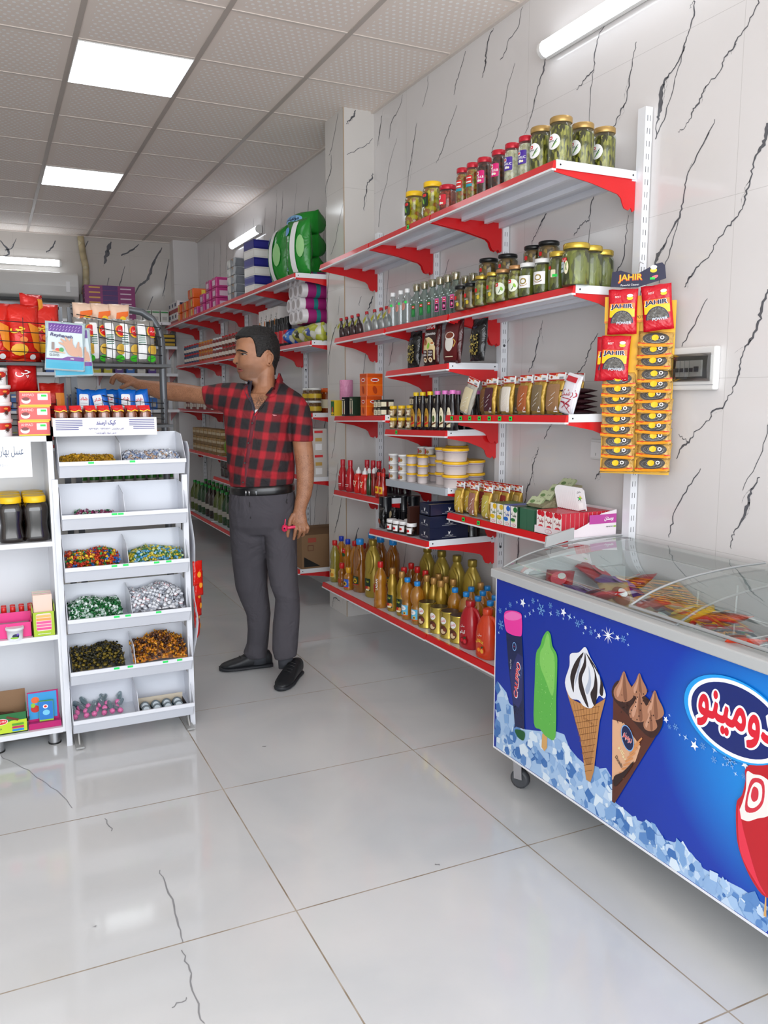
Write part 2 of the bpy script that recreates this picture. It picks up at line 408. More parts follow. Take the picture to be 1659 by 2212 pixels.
def vein(mb, fn, pts, wid, seed, m=VEIN):
    "dark crack in the stone: pts in the wall plane, wid in m at each point"
    rr = random.Random(seed); P = cub([(p[0], p[1], w) for p, w in zip(pts, wid)], 5, False); L = []; Rr = []
    for i, (x, y, w) in enumerate(P):
        a = P[max(0, i-1)]; b = P[min(len(P)-1, i+1)]; dx, dy = b[0]-a[0], b[1]-a[1]; l = math.hypot(dx, dy) or 1; nx, ny = -dy/l, dx/l
        k = (rr.random()-.5)*.010; x += nx*k; y += ny*k; e1 = w*(.3+rr.random()*.7)+.0008; e2 = w*(.3+rr.random()*.7)+.0008
        L.append((x+nx*e1, y+ny*e1)); Rr.append((x-nx*e2, y-ny*e2))
    vs = [fn(*p) for p in L]+[fn(*p) for p in Rr]; n = len(L)
    mb.add(vs, [(i, i+1, n+i+1, n+i) for i in range(n-1)], m)
    if max(wid) > .004:
        for k in range(2):
            i = rr.randrange(3, max(4, len(P)-6)); x, y, w = P[i]; q = [(x, y, .003)]
            for _ in range(4): x += (P[min(i+5, len(P)-1)][0]-P[i][0])*.3+(rr.random()-.5)*.03; y += (P[min(i+5, len(P)-1)][1]-P[i][1])*.35; q.append((x, y, .0008))
            vs = [fn(a+c, b) for a, b, c in q]+[fn(a-c, b) for a, b, c in q]; mb.add(vs, [(j, j+1, 6+j-1+0, 5+j) for j in range(len(q)-1)], m)
XW, YB, ZC, XL = 2.278, 9.9, 3.197, -2.9
mb = MB(); fm = floor_mat(); mb.box(XL, XW, -1.3, YB, -.08, 0, fm)
fl = lambda x, y: (x, y, .0006)
for k, (s, w) in enumerate((("343,1880 366,1930 385,2000 392,2036", .002), ("395,2052 408,2095 418,2140 440,2212", .0022), ("0,1633 60,1665 110,1700 158,1745", .0012), ("228,1768 243,1795", .0015), ("370,2176 405,2157", .002), ("205,2000 206,2003", .002), ("567,1612 574,1613", .004), ("940,1866 950,1868", .004))):
    P = [hit(float(a.split(',')[0]), float(a.split(',')[1]), 'z', 0) for a in s.split()]; vein(mb, fl, [(p.x, p.y) for p in P], [w*.3]+[w]*(len(P)-2)+[w*.4] if len(P) > 2 else [w]*len(P), k, VEIN2)
struct(mb.build('floor'))
mb = MB(); mb.box(-9, 6, -14, -1.3, -.1, -.02, mt('d4d0c8', .8)); struct(mb.build('pavement'))
mb = MB(); mb.box(XL, XW, -1.3, YB, ZC, ZC+.1, ceil_mat()); struct(mb.build('ceiling'))
# T-bars of the suspended ceiling
mb = MB(); tb = mt('bdb3ab', .45); tb2 = mt('ddd3cb', .45)
x = .5-.6*5
while x < XW: mb.box(x-.013, x+.013, -1.3, YB, ZC-.004, ZC+.01, tb); x += .6
y = .23-.6195*2
while y < YB: mb.box(XL, XW, y-.008, y+.008, ZC-.0032, ZC+.01, tb2); y += .6195
mb.box(XW-.02, XW, -1.3, YB, ZC-.012, ZC, tb2); mb.box(XL, XW, YB-.02, YB, ZC-.012, ZC, tb2)
struct(mb.build('trim_ceiling'))
mb = MB(); mr = marble_mat('wall_stone_right', 'x', 'dddad9', 'e5e2e1', (0, 2.07, .31)); mb.box(XW, XW+.12, -1.3, YB, 0, ZC, mr)
fn = lambda y, z: (XW-.0008, y, z)
VL = """1500,0,4 1498,35,6 1486,75,3 1478,100,9 1462,140,5 1442,165,8 1430,195,20 1425,240,26 1420,262,8 1416,300,2
1478,100,3 1462,160,3 1448,210,4 1430,268,4 1414,300,2
1640,0,5 1622,40,4 1600,75,5 1582,105,5 1565,125,5 1555,155,3 1525,185,3 1512,215,8 1498,235,8 1492,255,3 1478,275,2 1465,286,1
1310,45,3 1292,80,3 1285,115,6 1282,150,4 1265,170,6 1255,183,4 1245,193,2
1282,150,2 1277,190,3 1273,270,1
1375,90,2 1366,130,3 1362,165,6 1352,215,5 1343,235,9 1330,265,4 1320,283,4
1545,258,2 1520,310,5 1487,372,4 1480,405,6 1472,445,7 1464,475,10 1445,510,5 1428,540,14 1418,560,20 1415,600,4
1464,475,3 1450,530,4 1436,575,3 1424,612,2
1659,265,18 1652,300,20 1640,325,14 1628,355,6 1620,390,7 1610,425,9 1602,450,4 1585,475,6 1565,500,5 1545,525,3 1530,555,3 1505,580,5 1490,600,8 1478,620,3
1528,645,2 1500,700,5 1472,748,4
1659,625,5 1647,660,14 1640,695,14 1622,735,14 1608,755,5 1598,790,6 1592,820,7 1578,850,3 1560,880,5 1540,890,6 1527,912,3 1500,935,3 1488,955,8 1472,968,7 1460,990,2
1488,955,3 1475,945,2 1466,938,1
1513,1012,2 1487,1052,5 1460,1095,4 1452,1130,6 1443,1160,2
1640,1030,4 1622,1060,8 1618,1085,14 1605,1115,12 1590,1145,4 1582,1160,3 1578,1185,2
1128,15,2 1118,60,4 1100,85,3 1090,115,6 1080,130,3
1066,62,4 1055,85,9 1050,115,14 1048,140,14 1042,168,3
1112,136,1 1098,185,3 1088,235,3 1080,270,3 1068,310,4 1060,330,2
1178,125,8 1175,145,12 1165,180,7 1155,215,4 1145,260,2 1135,288,1
1005,110,4 995,150,5 985,180,6 980,205,3
987,228,2 975,260,4 962,300,4 955,325,6 942,352,2
925,163,1 922,195,2 912,230,2
900,265,2 895,300,10 890,330,5 882,380,3 876,430,2
870,205,2 862,235,3 845,265,6 840,300,2
857,300,1 842,350,2 835,395,3 822,440,6 818,490,6
825,250,8 819,290,8 816,315,2
1183,452,3 1172,475,10 1160,500,4 1152,515,5 1148,530,2
1285,420,3 1278,440,6 1272,475,5 1262,480,4 1248,495,5 1240,510,2
1275,480,1 1269,530,2
1356,465,1 1352,510,3 1345,560,5 1330,590,4 1322,612,2
1172,692,1 1166,720,3 1160,745,9 1156,770,7 1148,790,6 1142,805,3
1292,720,2 1280,740,4 1268,770,6 1262,790,3 1250,803,5 1238,815,2
1192,915,3 1184,930,5 1175,948,3
1163,965,1 1160,980,3 1152,1000,10 1150,1025,5 1143,1045,9 1136,1068,3
1303,945,2 1297,960,9 1290,970,3
1305,1010,2 1295,1020,8 1285,1035,3
1195,1175,1 1188,1200,3 1184,1222,2
1490,18,1 1497,2,1
970,560,3 958,600,4 948,640,3 940,700,2
842,555,3 838,600,3 834,660,2
852,720,2 846,760,6 840,790,3
1100,730,1 1094,742,2"""
for k, l in enumerate(VL.split('\n')):
    P = []; W = []
    for t in l.split(): a, b, w = map(float, t.split(',')); p = hit(a, b, 'x', XW-.001); P.append((p.y, p.z)); W.append(w*.00052)
    vein(mb, fn, P, W, k)
def rndveins(mb, fn, a0, a1, z0, z1, n, seed, s=1, sl=.32, sx=1):
    rr = random.Random(seed)
    for k in range(n):
        a = a0+(a1-a0)*(k+rr.random()*.7)/n; z = z0+rr.random()*(z1-z0); P = []; W = []
        for i in range(rr.randint(4, 8)):
            P.append((a, z)); W.append(rr.choice((.001, .0015, .003, .006))*s); a -= sx*(.09*sl+(rr.random()-.4)*.05)*s; z -= (.09+rr.random()*.06)*s
            if z < z0-.5 or z < .05: break
            if not min(a0, a1) < a < max(a0, a1): break
        if len(P) > 2: W[0] = W[-1] = .0005; vein(mb, fn, P, W, seed*50+k)
for zz in (3.15, 2.75, 1.6, 1.0, .55): rndveins(mb, fn, 5.3, 9.8, zz-.35, zz, 15, int(zz*10), 1, .3, -1)
rndveins(mb, fn, 2.6, 4.8, .25, 1.2, 5, 77, 1, .3, -1); rndveins(mb, fn, -1, 2, .5, 2.9, 14, 78, 1, .4, -1)
struct(mb.build('wall_right'))
mb = MB(); mb.box(XL, XW, YB, YB+.12, 0, ZC, marble_mat('wall_stone_back', 'y', 'c9c3bc', 'd2cdc8', (.35, 0, .62)))
fb = lambda x, z: (x, YB-.0008, z)
for l in ("0,520,3 20,545,6 5,555,3", "120,520,3 112,535,5 100,545,3", "35,515,1 25,535,3 10,540,2", "240,522,5 232,545,14 226,570,4", "300,528,2 285,540,6 262,552,4", "350,535,3 335,560,8 325,585,10 318,605,8 300,618,5 285,650,2", "270,575,1 260,610,3 256,630,2", "190,520,2 175,560,5", "365,560,2 358,600,4 352,640,2", "330,640,2 312,690,3", "235,600,2 228,640,2", "418,550,10 414,570,12 400,590,4 388,620,6 378,640,5"):
    P = []; W = []
    for t in l.split(): a, b, w = map(float, t.split(',')); p = hit(a, b, 'y', YB-.001); P.append((min(p.x, XW-.01), p.z)); W.append(w*.0022)
    vein(mb, fb, P, W, len(l))
for zz in (2.1, 1.2): rndveins(mb, fb, XL, 2.2, zz-.4, zz, 12, int(zz*7))
struct(mb.build('wall_back'))
mb = MB(); mb.box(XL-.12, XL, -1.3, YB, 0, ZC, marble_mat('wall_stone_left', 'x', 'cfc9c2', 'd8d3ce', (0, 0, .62)))
for zz in (2.9, 1.8, .9): rndveins(mb, lambda y, z: (XL+.0008, y, z), -1, 9.8, zz-.4, zz, 16, int(zz*9))
struct(mb.build('wall_left'))
# corner chase beside the back wall and the column in front of the wall
mb = MB(); mb.box(2.0, XW, 9.72, YB, 0, ZC, mr); struct(mb.build('trim_1'))
mb = MB(); mc = marble_mat('column_stone', 'x', 'd6d2cd', 'dedad6', (0, 2.07, .33)); mb.box(2.072, XW, 4.914, 5.22, 0, ZC, mc)
mb.box(2.0695, 2.0735, 4.9115, 4.9155, 0, ZC, mt('b59a78', .5))
fx = lambda y, z: (2.0712, y, z)
for l in ("730,245,3 722,290,3 715,325,4 710,335,1", "715,335,3 714,370,8 704,400,3 700,450,2", "742,440,1 730,490,3 722,530,3 714,550,2", "712,580,2 708,620,6 700,660,3 697,700,2", "733,640,1 730,680,3", "728,700,2 720,720,9 712,760,4 706,810,3", "726,900,2 722,960,3 716,990,2", "730,1000,1 724,1050,4 716,1090,2", "738,1075,2 730,1120,7 722,1150,4", "735,1300,2 722,1290,6 718,1310,2"):
    P = []; W = []
    for t in l.split(): a, b, w = map(float, t.split(',')); p = hit(a, b, 'x', 2.071); P.append((min(max(p.y, 4.93), 5.21), p.z)); W.append(w*.0007)
    vein(mb, fx, P, W, len(l))
fy = lambda x, z: (x, 4.9132, z)
for l in ("768,238,4 765,250,10 752,262,5 748,268,2", "810,300,1 790,315,2 768,325,2 750,335,1", "812,375,3 802,388,9 795,395,4 790,420,4 786,455,2", "806,640,4 800,655,8 795,670,2", "790,760,1 785,820,3", "780,640,1 776,660,2", "775,1140,4 765,1180,12 758,1230,8 752,1300,5"):
    P = []; W = []
    for t in l.split(): a, b, w = map(float, t.split(',')); p = hit(a, b, 'y', 4.913); P.append((min(max(p.x, 2.08), 2.27), p.z)); W.append(w*.0007)
    vein(mb, fy, P, W, len(l))
struct(mb.build('trim_2'))
# ---- lamps
EMI = mt('f4fbff', .3, em=4.6, name='lit_panel'); EMT = mt('f2f8ff', .3, em=7, name='lit_tube'); WPL = mt('e4e4e2', .3)
k = 0
for xx in (.5, -1.9):
    for yy in (4.567, 7.045):
        if 0: continue
        o = emp('ceiling_light', (xx+.3, yy+.31, ZC-.004)); mb = MB(); mb.box(-.283, .283, -.296, .296, -.004, .003, EMI); mb.build('diffuser', o)
        mb = MB(); mb.box(-.288, .288, -.301, .301, -.003, .003, WPL); mb.build('frame', o)
        tag(o, {(.5, 4.567): 'square lit ceiling panel, the larger and nearer of the two in sight', (.5, 7.045): 'square lit ceiling panel, the smaller one further back'}.get((xx, yy), 'square lit ceiling panel over the left half of the shop, '+('nearer' if yy < 5 else 'further back')), 'ceiling light', 'lit ceiling panels')
def tube_light(p0, p1, nrm, label):
    p0, p1 = Vector(p0), Vector(p1); L = (p1-p0).length; ang = math.atan2((p1-p0).y, (p1-p0).x)
    o = emp('tube_light', tuple((p0+p1)/2), ang); s = 1 if Matrix.Rotation(ang, 3, 'Z')@Vector((0, 1, 0))@Vector(nrm) > 0 else -1
    pr = [(s*.012+.001*s, -.034)]+[(s*(.012+.036*math.sin(PI*i/8)), -.034*math.cos(PI*i/8)) for i in range(1, 8)]+[(s*.013, .034)]
    if s < 0: pr = pr[::-1]
    mb = MB(); mb.prism(pr, 'x', -L/2+.02, L/2-.02, EMT); mb.build('diffuser', o)
    mb = MB(); mb.box(-L/2+.005, L/2-.005, min(-s*.01, s*.012), max(-s*.01, s*.012), -.035, .035, WPL); mb.build('base', o)
    for e in (-1, 1): mb = MB(); mb.prism([(a, b*1.06) for a, b in pr], 'x', e*(L/2-.02), e*L/2, WPL); mb.build('end_cap', o)
    return tag(o, label, 'tube light')
tube_light((2.262, 3.12, 2.92), (2.262, 1.95, 2.92), (-1, 0, 0), 'glowing white tube light high on the wall above the pickle shelf')
tube_light((2.262, 8.16, 2.905), (2.262, 7.24, 2.905), (-1, 0, 0), 'glowing white tube light on the wall above the tissue packs')
tube_light((-.35, 9.885, 2.885), (.82, 9.885, 2.885), (0, -1, 0), 'glowing white tube light on the back wall above the air conditioner')

# ================================================================ SHELVES ON THE RIGHT WALL
BRD = mt('d9dbe2', .3, coat=.2); BRU = mt('dcdee6', .3); RIB = mt('e6e8f0', .3)
def shelf(y0, y1, xf, z0, z1, label, group, strip=RED, bare=False, brk=(1, 1), tags=()):
    "board from y0 (near) to y1 (far); z0, z1 heights of its top at both ends"
    o = emp('wall_shelf', (2.24, (y0+y1)/2, (z0+z1)/2)); L = y1-y0; X0 = 2.24; d = X0-xf; sl = (z1-z0)/L
    def sh(mb): mb.v = [(v[0], v[1], v[2]+sl*v[1]) for v in mb.v]; return mb
    a, b = -L/2+.002, L/2-.002
    mb = MB(); mb.box(-d+.012, 0, a, b, -.006, 0, BRD); mb.box(-d+.012, 0, a, b, -.0065, -.006, BRU); mb.box(-.02, 0, a, b, -.032, -.006, BRU); sh(mb).build('board', o)
    for rx in (-d*.62, -d*.30): mb = MB(); mb.box(rx, rx+.018, a+.03, b-.03, -.024, -.0065, RIB); sh(mb).build('rib', o)
    mb = MB()
    if bare: mb.box(-d, -d+.012, a, b, -.036, 0, mt('c2cad4', .3, .2)); sh(mb).build('front_lip', o)
    else:
        mb.prism([(-d+.014, .001), (-d+.004, .001), (-d-.002, -.026), (-d+.014, -.026)], 'y', a, b, strip); sh(mb).build('price_rail', o)
        mb = MB(); mb.prism([(-d-.004, -.026), (-d-.004, -.033), (-d+.014, -.033), (-d+.014, -.026)], 'y', a, b, WPA); sh(mb).build('rail_edge', o)
    for t in tags:
        mb = MB(); yy = t-(y0+y1)/2; mb.box(-d-.0035, -d-.0022, yy-.011, yy+.011, -.022, -.004, GRN); mb.box(-d-.0039, -d-.0034, yy-.006, yy+.006, -.016, -.010, INK); sh(mb).build('price_tag', o)
    bp = [(-d+.012, -.0065), (-.002, -.0065), (-.002, -.135), (-.012, -.142), (-.02, -.128), (-.032, -.138), (-.052, -.132), (-.062, -.115), (-.068, -.098), (-.085, -.085), (-d*.55, -.058), (-d+.01, -.036)]
    for e, on in ((-1, brk[0]), (1, brk[1])):
        if not on: continue
        yy = e*(L/2-.006); mb = MB(); mb.prism(bp, 'y', yy-.002, yy+.002, RED); sh(mb).build('bracket', o)
    if brk[0]: mb = MB(); yy = -L/2-.0005; mb.box(-d+.012, -.004, yy-.0015, yy+.0015, -.026, .004, WPA); [mb.lathe([(.0035, 0), (.0035, .001)], INK, 8, T=Matrix.Translation((q, yy-.0016, -.012))@Matrix.Rotation(PI/2, 4, 'X')) for q in (-d+.03, -.02)]; sh(mb).build('end_plate', o)
    return tag(o, label, 'shelf', group)
G1 = 'red edged shelves on the right wall'
U = (2.50, 3.41, 4.08, 4.79)
shelf(2.5, 3.406, 1.857, 2.275, 2.262, 'topmost wall shelf nearest the viewer, carrying garlic and pepper jars', G1, tags=())
shelf(3.412, 4.076, 1.857, 2.262, 2.247, 'topmost wall shelf in the middle, carrying yellow lidded plastic jars', G1, tags=(3.62,))
shelf(4.082, 4.79, 1.857, 2.247, 2.232, 'empty topmost wall shelf nearest the column', G1)
shelf(2.5, 3.406, 1.96, 1.85, 1.828, 'second wall shelf from the top, carrying wide pickle jars', G1)
shelf(3.412, 4.076, 1.955, 1.826, 1.814, 'second wall shelf from the top, carrying clear square bottles', G1)
shelf(4.082, 4.79, 1.948, 1.812, 1.80, 'second wall shelf from the top, carrying small red capped bottles', G1)
shelf(3.412, 4.076, 1.955, 1.602, 1.583, 'wall shelf carrying coffee bags under the clear bottles', G1)
shelf(2.5, 3.406, 1.945, 1.378, 1.36, 'wall shelf with green price tags, carrying spice pouches', G1, tags=(2.86, 2.94, 3.02, 3.10, 3.18, 3.26, 3.34))
shelf(4.082, 4.79, 1.943, 1.345, 1.326, 'wall shelf carrying tea boxes and orange tins', G1)
shelf(3.412, 4.076, 1.95, 1.287, 1.27, 'wall shelf carrying dark syrup bottles with yellow and pink caps', G1, tags=(3.93,))
shelf(3.412, 4.076, 1.955, 1.012, .998, 'grey edged wall shelf without red rail, carrying lidded tubs', G1, bare=True)
shelf(4.082, 4.79, 1.935, .884, .866, 'wall shelf carrying red sauce bottles', G1)
shelf(2.5, 3.406, 1.96, .905, .896, 'wall shelf above the freezer, carrying jelly boxes', G1, tags=(3.12, 3.25))
shelf(3.412, 4.076, 1.855, .761, .728, 'wall shelf carrying navy boxes and black cans', G1)
shelf(2.5, 3.406, 1.85, .325, .307, 'lowest wall shelf nearest the viewer, carrying juice jugs and tins', G1)
shelf(3.412, 4.79, 1.85, .305, .282, 'lowest wall shelf beside the column, carrying cooking oil bottles', G1)
def upright(y, z0, z1, label, group, side=1):
    o = emp('upright_rail', (2.262, y, z0)); h = z1-z0
    mb = MB(); mb.box(-.022, .012, -.02, .02, 0, h, WPA)
    z = .05
    while z < h-.03:
        for q in (-.006, .006): mb.box(q-.0065, q-.0045, -.0205, -.0201, z, z+.02, INK)
        z += .045
    mb.build('rail', o)
    for z in (h*.27, h*.72): mb = MB(); mb.lathe([(.007, 0), (.006, .003)], mt('55585c', .4, .6), 8, T=Matrix.Translation((-.005, -.0203, z))@Matrix.Rotation(PI/2, 4, 'X')); mb.build('screw', o)
    return tag(o, label, 'shelf rail', group)
GU = 'slotted white rails holding the wall shelves'
for y, z1, l in ((2.487, 2.50, 'slotted white upright rail behind the hanging scourer packs'), (3.409, 2.3, 'slotted white upright rail, second from the freezer'), (4.079, 2.28, 'slotted white upright rail, third from the freezer'), (4.80, 2.45, 'slotted white upright rail beside the column')):
    upright(y, .12 if y > 2.6 else .15, z1, l, GU)
# ---- back run behind the column
G2 = 'red edged shelves behind the column'
B = (5.25, 6.16, 7.04, 7.76, 8.65, 9.6)
for i in range(5):
    w = ('beside the column', 'second from the column', 'third from the column', 'fourth from the column', 'in the far corner')[i]
    shelf(B[i], B[i+1]-.004, 1.855, 2.245-.004*i, 2.241-.004*i, 'top wall shelf in the back run, '+w, G2)
    shelf(B[i], B[i+1]-.004, 1.962, 1.815-.004*i, 1.811-.004*i, 'second highest wall shelf in the back run, '+w, G2)
    shelf(B[i], B[i+1]-.004, 1.962, 1.335-.004*i, 1.331-.004*i, 'middle wall shelf in the back run, '+w, G2)
    shelf(B[i], B[i+1]-.004, 1.94, .90-.003*i, .897-.003*i, 'second lowest wall shelf in the back run, '+w, G2)
    shelf(B[i], B[i+1]-.004, 1.855, .27-.003*i, .267-.003*i, 'lowest wall shelf in the back run, '+w, G2)
for i, y in enumerate(B): upright(y+.002 if i else y+.0, .1, 2.26, 'slotted white rail in the back run%s' % (' next to the column', ', second from the column', ', third from the column', ', fourth from the column', ', fifth from the column', ' in the far corner')[i], 'slotted rails of the back run')
# ---- shelves against the back wall
for z, l in ((2.262, 'topmost'), (2.0, 'second'), (1.70, 'third'), (1.30, 'fourth'), (.9, 'fifth'), (.4, 'lowest')):
    o = emp('wall_shelf', (.7, 9.86, z)); mb = MB(); mb.box(-1.3, 1.26, -.36, 0, -.01, 0, BRD); mb.box(-1.3, 1.26, -.38, -.36, -.028, .004, WPA); mb.build('board', o)
    for q in (-1.2, -.35, .45, 1.24): mb = MB(); mb.prism([(-.36, -.01), (0, -.01), (0, -.13), (-.05, -.11), (-.36, -.03)], 'x', q-.002, q+.002, RED); mb.build('bracket', o)
    tag(o, 'white shelf across the back wall, %s of six' % l, 'shelf', 'shelves across the back wall')
for q in (-.5, .35, 1.15, 1.94): mb = MB(); mb.box(q-.02, q+.02, 9.865, 9.895, .1, 2.3, WPA); o = mb.build('upright_rail'); tag(o, 'white rail on the back wall'+{-.5: ' furthest left', .35: ' under the air conditioner', 1.15: ' beside the taped pipe', 1.94: ' in the right corner'}[q], 'shelf rail', 'rails on the back wall')
# ---- small wall things
def elec():
    o = emp('fuse_box', (XW, 2.205, 1.545), 0); mb = MB(); mb.box(-.028, 0, -.112, .112, -.075, .075, WPL); mb.build('housing', o, bev=.006)
    mb = MB(); mb.box(-.034, -.027, -.098, .09, -.04, .045, mt('b4b4b2', .35)); mb.build('recess', o)
    for k in range(4):
        mb = MB(); y = .045-.022*k; mb.box(-.04, -.034, y-.009, y+.009, -.028, .028, mt('dcdcd8', .4)); mb.box(-.046, -.04, y-.006, y+.006, -.012, .002, mt('3a3a3e', .4)); mb.build('breaker', o)
    mb = MB(); mb.box(-.042, -.034, -.065, -.03, -.028, .028, mt('dcdcd8', .4)); mb.box(-.05, -.042, -.055, -.04, -.012, .006, INK); mb.build('main_switch', o)
    mb = MB(); mb.prism([(-.034, -.045), (-.048, -.035), (-.052, 0), (-.048, .042), (-.034, .052)], 'y', -.1, .094, glassy('smoked_cover', 'c8c8c6', .06)); mb.build('cover', o)
    mb = MB(); mb.box(-.0295, -.028, -.11, .11, -.058, -.056, GREY); mb.build('seam', o)
    tag(o, 'white fuse box with a clear smoked cover on the marble wall', 'fuse box')
elec()
o = emp('light_switch', (XW, 2.705, 1.23)); mb = MB(); mb.box(-.01, 0, -.042, .042, -.042, .042, WPL); mb.build('plate', o, bev=.003); mb = MB(); mb.box(-.015, -.01, -.033, .033, -.033, .03, mt('f0f0f0', .3)); mb.box(-.0155, -.015, -.001, .001, -.025, -.014, INK); mb.build('rocker', o)
tag(o, 'white rocker light switch on the marble wall behind the hanging packs', 'light switch')
# air conditioner and its pipe
o = emp('air_conditioner', (.42, 9.88, 2.62)); mb = MB(); mb.prism([(0, -.14), (-.10, -.15), (-.19, -.10), (-.215, 0), (-.205, .12), (-.16, .15), (0, .15)], 'x', -.56, .55, mt('e2e1de', .15, coat=.6)); mb.build('housing', o, bev=.01)
mb = MB(); mb.box(-.5, .5, -.2, -.1, -.16, -.135, mt('26282a', .5)); mb.build('louvre', o); mb = MB(); mb.box(.42, .46, -.219, -.2, -.06, .05, WHT); mb.build('display', o)
tag(o, 'white split air conditioner on the back wall beside a lagged pipe', 'air conditioner')
mb = MB(); mb.tube([(1.03, 9.84, 3.18), (1.045, 9.84, 3.0), (1.07, 9.84, 2.85), (1.065, 9.84, 2.7), (1.04, 9.84, 2.55)], .035, mottle('lagging', ['c8b890', 'bfae88', 'd2c6a4'], 14, .5), 10); mb.box(.99, 1.09, 9.79, 9.88, 2.42, 2.56, mt('8e8c88', .5)); tag(mb.build('lagged_pipe'), 'beige taped pipe running down the back wall beside the air conditioner', 'pipe')
# ================================================================ ICE CREAM FREEZER
FX, FY0, FY1 = 1.63, .93, 2.47
fz = emp('chest_freezer', ((FX+2.24)/2, (FY0+FY1)/2, 0)); ox, oy = (FX+2.24)/2, (FY0+FY1)/2
def fbox(mb, x0, x1, y0, y1, z0, z1, m): return mb.box(x0-ox, x1-ox, y0-oy, y1-oy, z0, z1, m)
FGR = mt('b4b6b6', .35); FWH = mt('e6e8ea', .35); AL = mt('a9abac', .32, .35)
mb = MB()
for a in ((FX+.006, FX+.05, FY0, FY1, .15, .80), (2.19, 2.24, FY0, FY1, .15, .86), (FX+.006, 2.24, FY0, FY0+.05, .15, .80), (FX+.006, 2.24, FY1-.05, FY1, .15, .80), (FX+.006, 2.24, FY0, FY1, .15, .25)): fbox(mb, *a, FWH)
mb.build('cabinet_body', fz)
# front poster: printed art in its own plane (a = -y, b = z)
fA = Art(1); sc = 2.765
def fp(zx, zy): p = hit(1060+zx/sc, 1250+zy/sc, 'x', FX-.001); return (-p.y, p.z)
def fps(s): return [fp(*map(float, t.split(','))) for t in s.split()]
def blob(s, m, n=4): fA.poly(cub(fps(s), n), m)
q = N('freezer_poster_blue'); co = q.n('NewGeometry').outputs['Position']; g0 = q.n('VectorMath', operation='SUBTRACT', i={0: co, 1: (FX, 1.17, .57)})
g1 = q.n('VectorMath', operation='MULTIPLY', i={0: g0, 1: (0, 1, 1.25)}); g2 = q.n('VectorMath', operation='LENGTH', i={0: g1})
POST = q.set(col=q.ramp(g2.outputs['Value'], [(.10, '1496e6'), (.30, '0f78d2'), (.48, '0636ac'), (.9, '052c9c')]), rough=.28)
mb = MB(); mb.box(FX-.001-ox, FX+.006-ox, FY0-oy, FY1-oy, .15, .80, WPA)
mb.add([(FX-.0013-ox, y-oy, z) for y, z in ((FY0, .158), (FY1-.006, .158), (FY1-.006, .80), (FY0, .80))], [(3, 2, 1, 0)], POST)
rr = random.Random(3); ICE = [mt(c, .3) for c in ('a9c9ec', 'c6dcf4', '7fa9da', '5d8cc8', 'dfeefa', '94b8e2', '3f74b8')]
# ice blocks along the foot
ice = "40,610 95,680 110,740 150,790 205,900 290,910 370,905 440,930 470,1010 520,1070 600,1140 690,1130 725,1190 735,1330 790,1370 870,1440 990,1480 1040,1560 1120,1580 1200,1640 1270,1730 1400,1800 1500,1850 1600,1920 1656,1960"
top = fps(ice); bot = [(p[0], .16) for p in top]; fA.poly(top+bot[::-1], ICE[0])
for k in range(320):
    fA.k += -.8 if k else 0
    i = rr.randrange(len(top)-1); t = rr.random(); a = top[i][0]*(1-t)+top[i+1][0]*t; hh = top[i][1]*(1-t)+top[i+1][1]*t; b = .165+(hh-.17)*rr.random(); s = (.008+rr.random()*.022)
    n = rr.randint(4, 6); t0 = rr.random()*6
    P = [(a+s*math.cos(t0+6.283*j/n)*(.6+rr.random()*.5), max(.16, b+s*math.sin(t0+6.283*j/n)*(.6+rr.random()*.5))) for j in range(n)]
    fA.poly(P, rr.choice(ICE))
fA.k += 1; fA.hold = True
# stars and flakes
W1 = mt('f4f8ff', .4); W2 = mt('7fb4ee', .4); W3 = mt('b9d8f6', .4)
for x, y, s, ty in ((60,190,9,2),(95,180,5,0),(120,155,9,2),(160,140,6,0),(195,143,14,1),(232,160,5,0),(257,132,9,2),(285,130,5,0),(65,275,16,2),(52,322,6,0),(305,185,18,2),(258,190,7,0),(237,208,8,0),(210,225,6,0),(360,160,9,2),(362,208,9,0),(405,205,10,2),(438,200,13,1),(437,238,5,0),(475,228,11,0),(503,230,5,0),(523,268,11,2),(550,258,8,2),(570,292,7,1),(600,290,4,0),(602,320,8,2),(558,325,5,0),(627,310,6,0),(650,340,8,1),(670,308,4,0),(705,338,22,3),(735,325,5,0),(762,352,8,1),(795,360,10,2),(822,330,5,0),(825,395,5,0),(748,358,4,0),(634,352,4,0),
                  (1050,840,11,1),(1072,815,6,0),(1072,883,8,2),(1108,885,11,2),(1133,932,6,0),(1168,947,11,0),(1220,995,16,1),(1228,957,6,0),(1272,1000,11,2),(1340,1022,11,0),(1338,1080,11,2),(1433,1085,24,2),(1392,1110,6,0),(1467,1165,8,0),(1522,1110,13,1),(1572,1105,8,0),(1625,1100,9,1),(1517,1180,9,2)):
    a, b = fp(x, y); s = s/sc*.0021*(1 if x < 900 else .75)*1.6
    if ty == 0: fA.star(a, b, s, W3, 4, .25)
    elif ty == 1: fA.star(a, b, s, W1, 5, .42)
    elif ty == 3: fA.star(a, b, s, W1, 9, .22)
    else:
        for k in range(6): t = k*PI/3; fA.line([(a, b), (a+s*math.cos(t), b+s*math.sin(t))], s*.13, W2); fA.line([(a+s*.75*math.cos(t+.3), b+s*.75*math.sin(t+.3)), (a+s*.55*math.cos(t), b+s*.55*math.sin(t)), (a+s*.75*math.cos(t-.3), b+s*.75*math.sin(t-.3))], s*.1, W2)
fA.hold = False
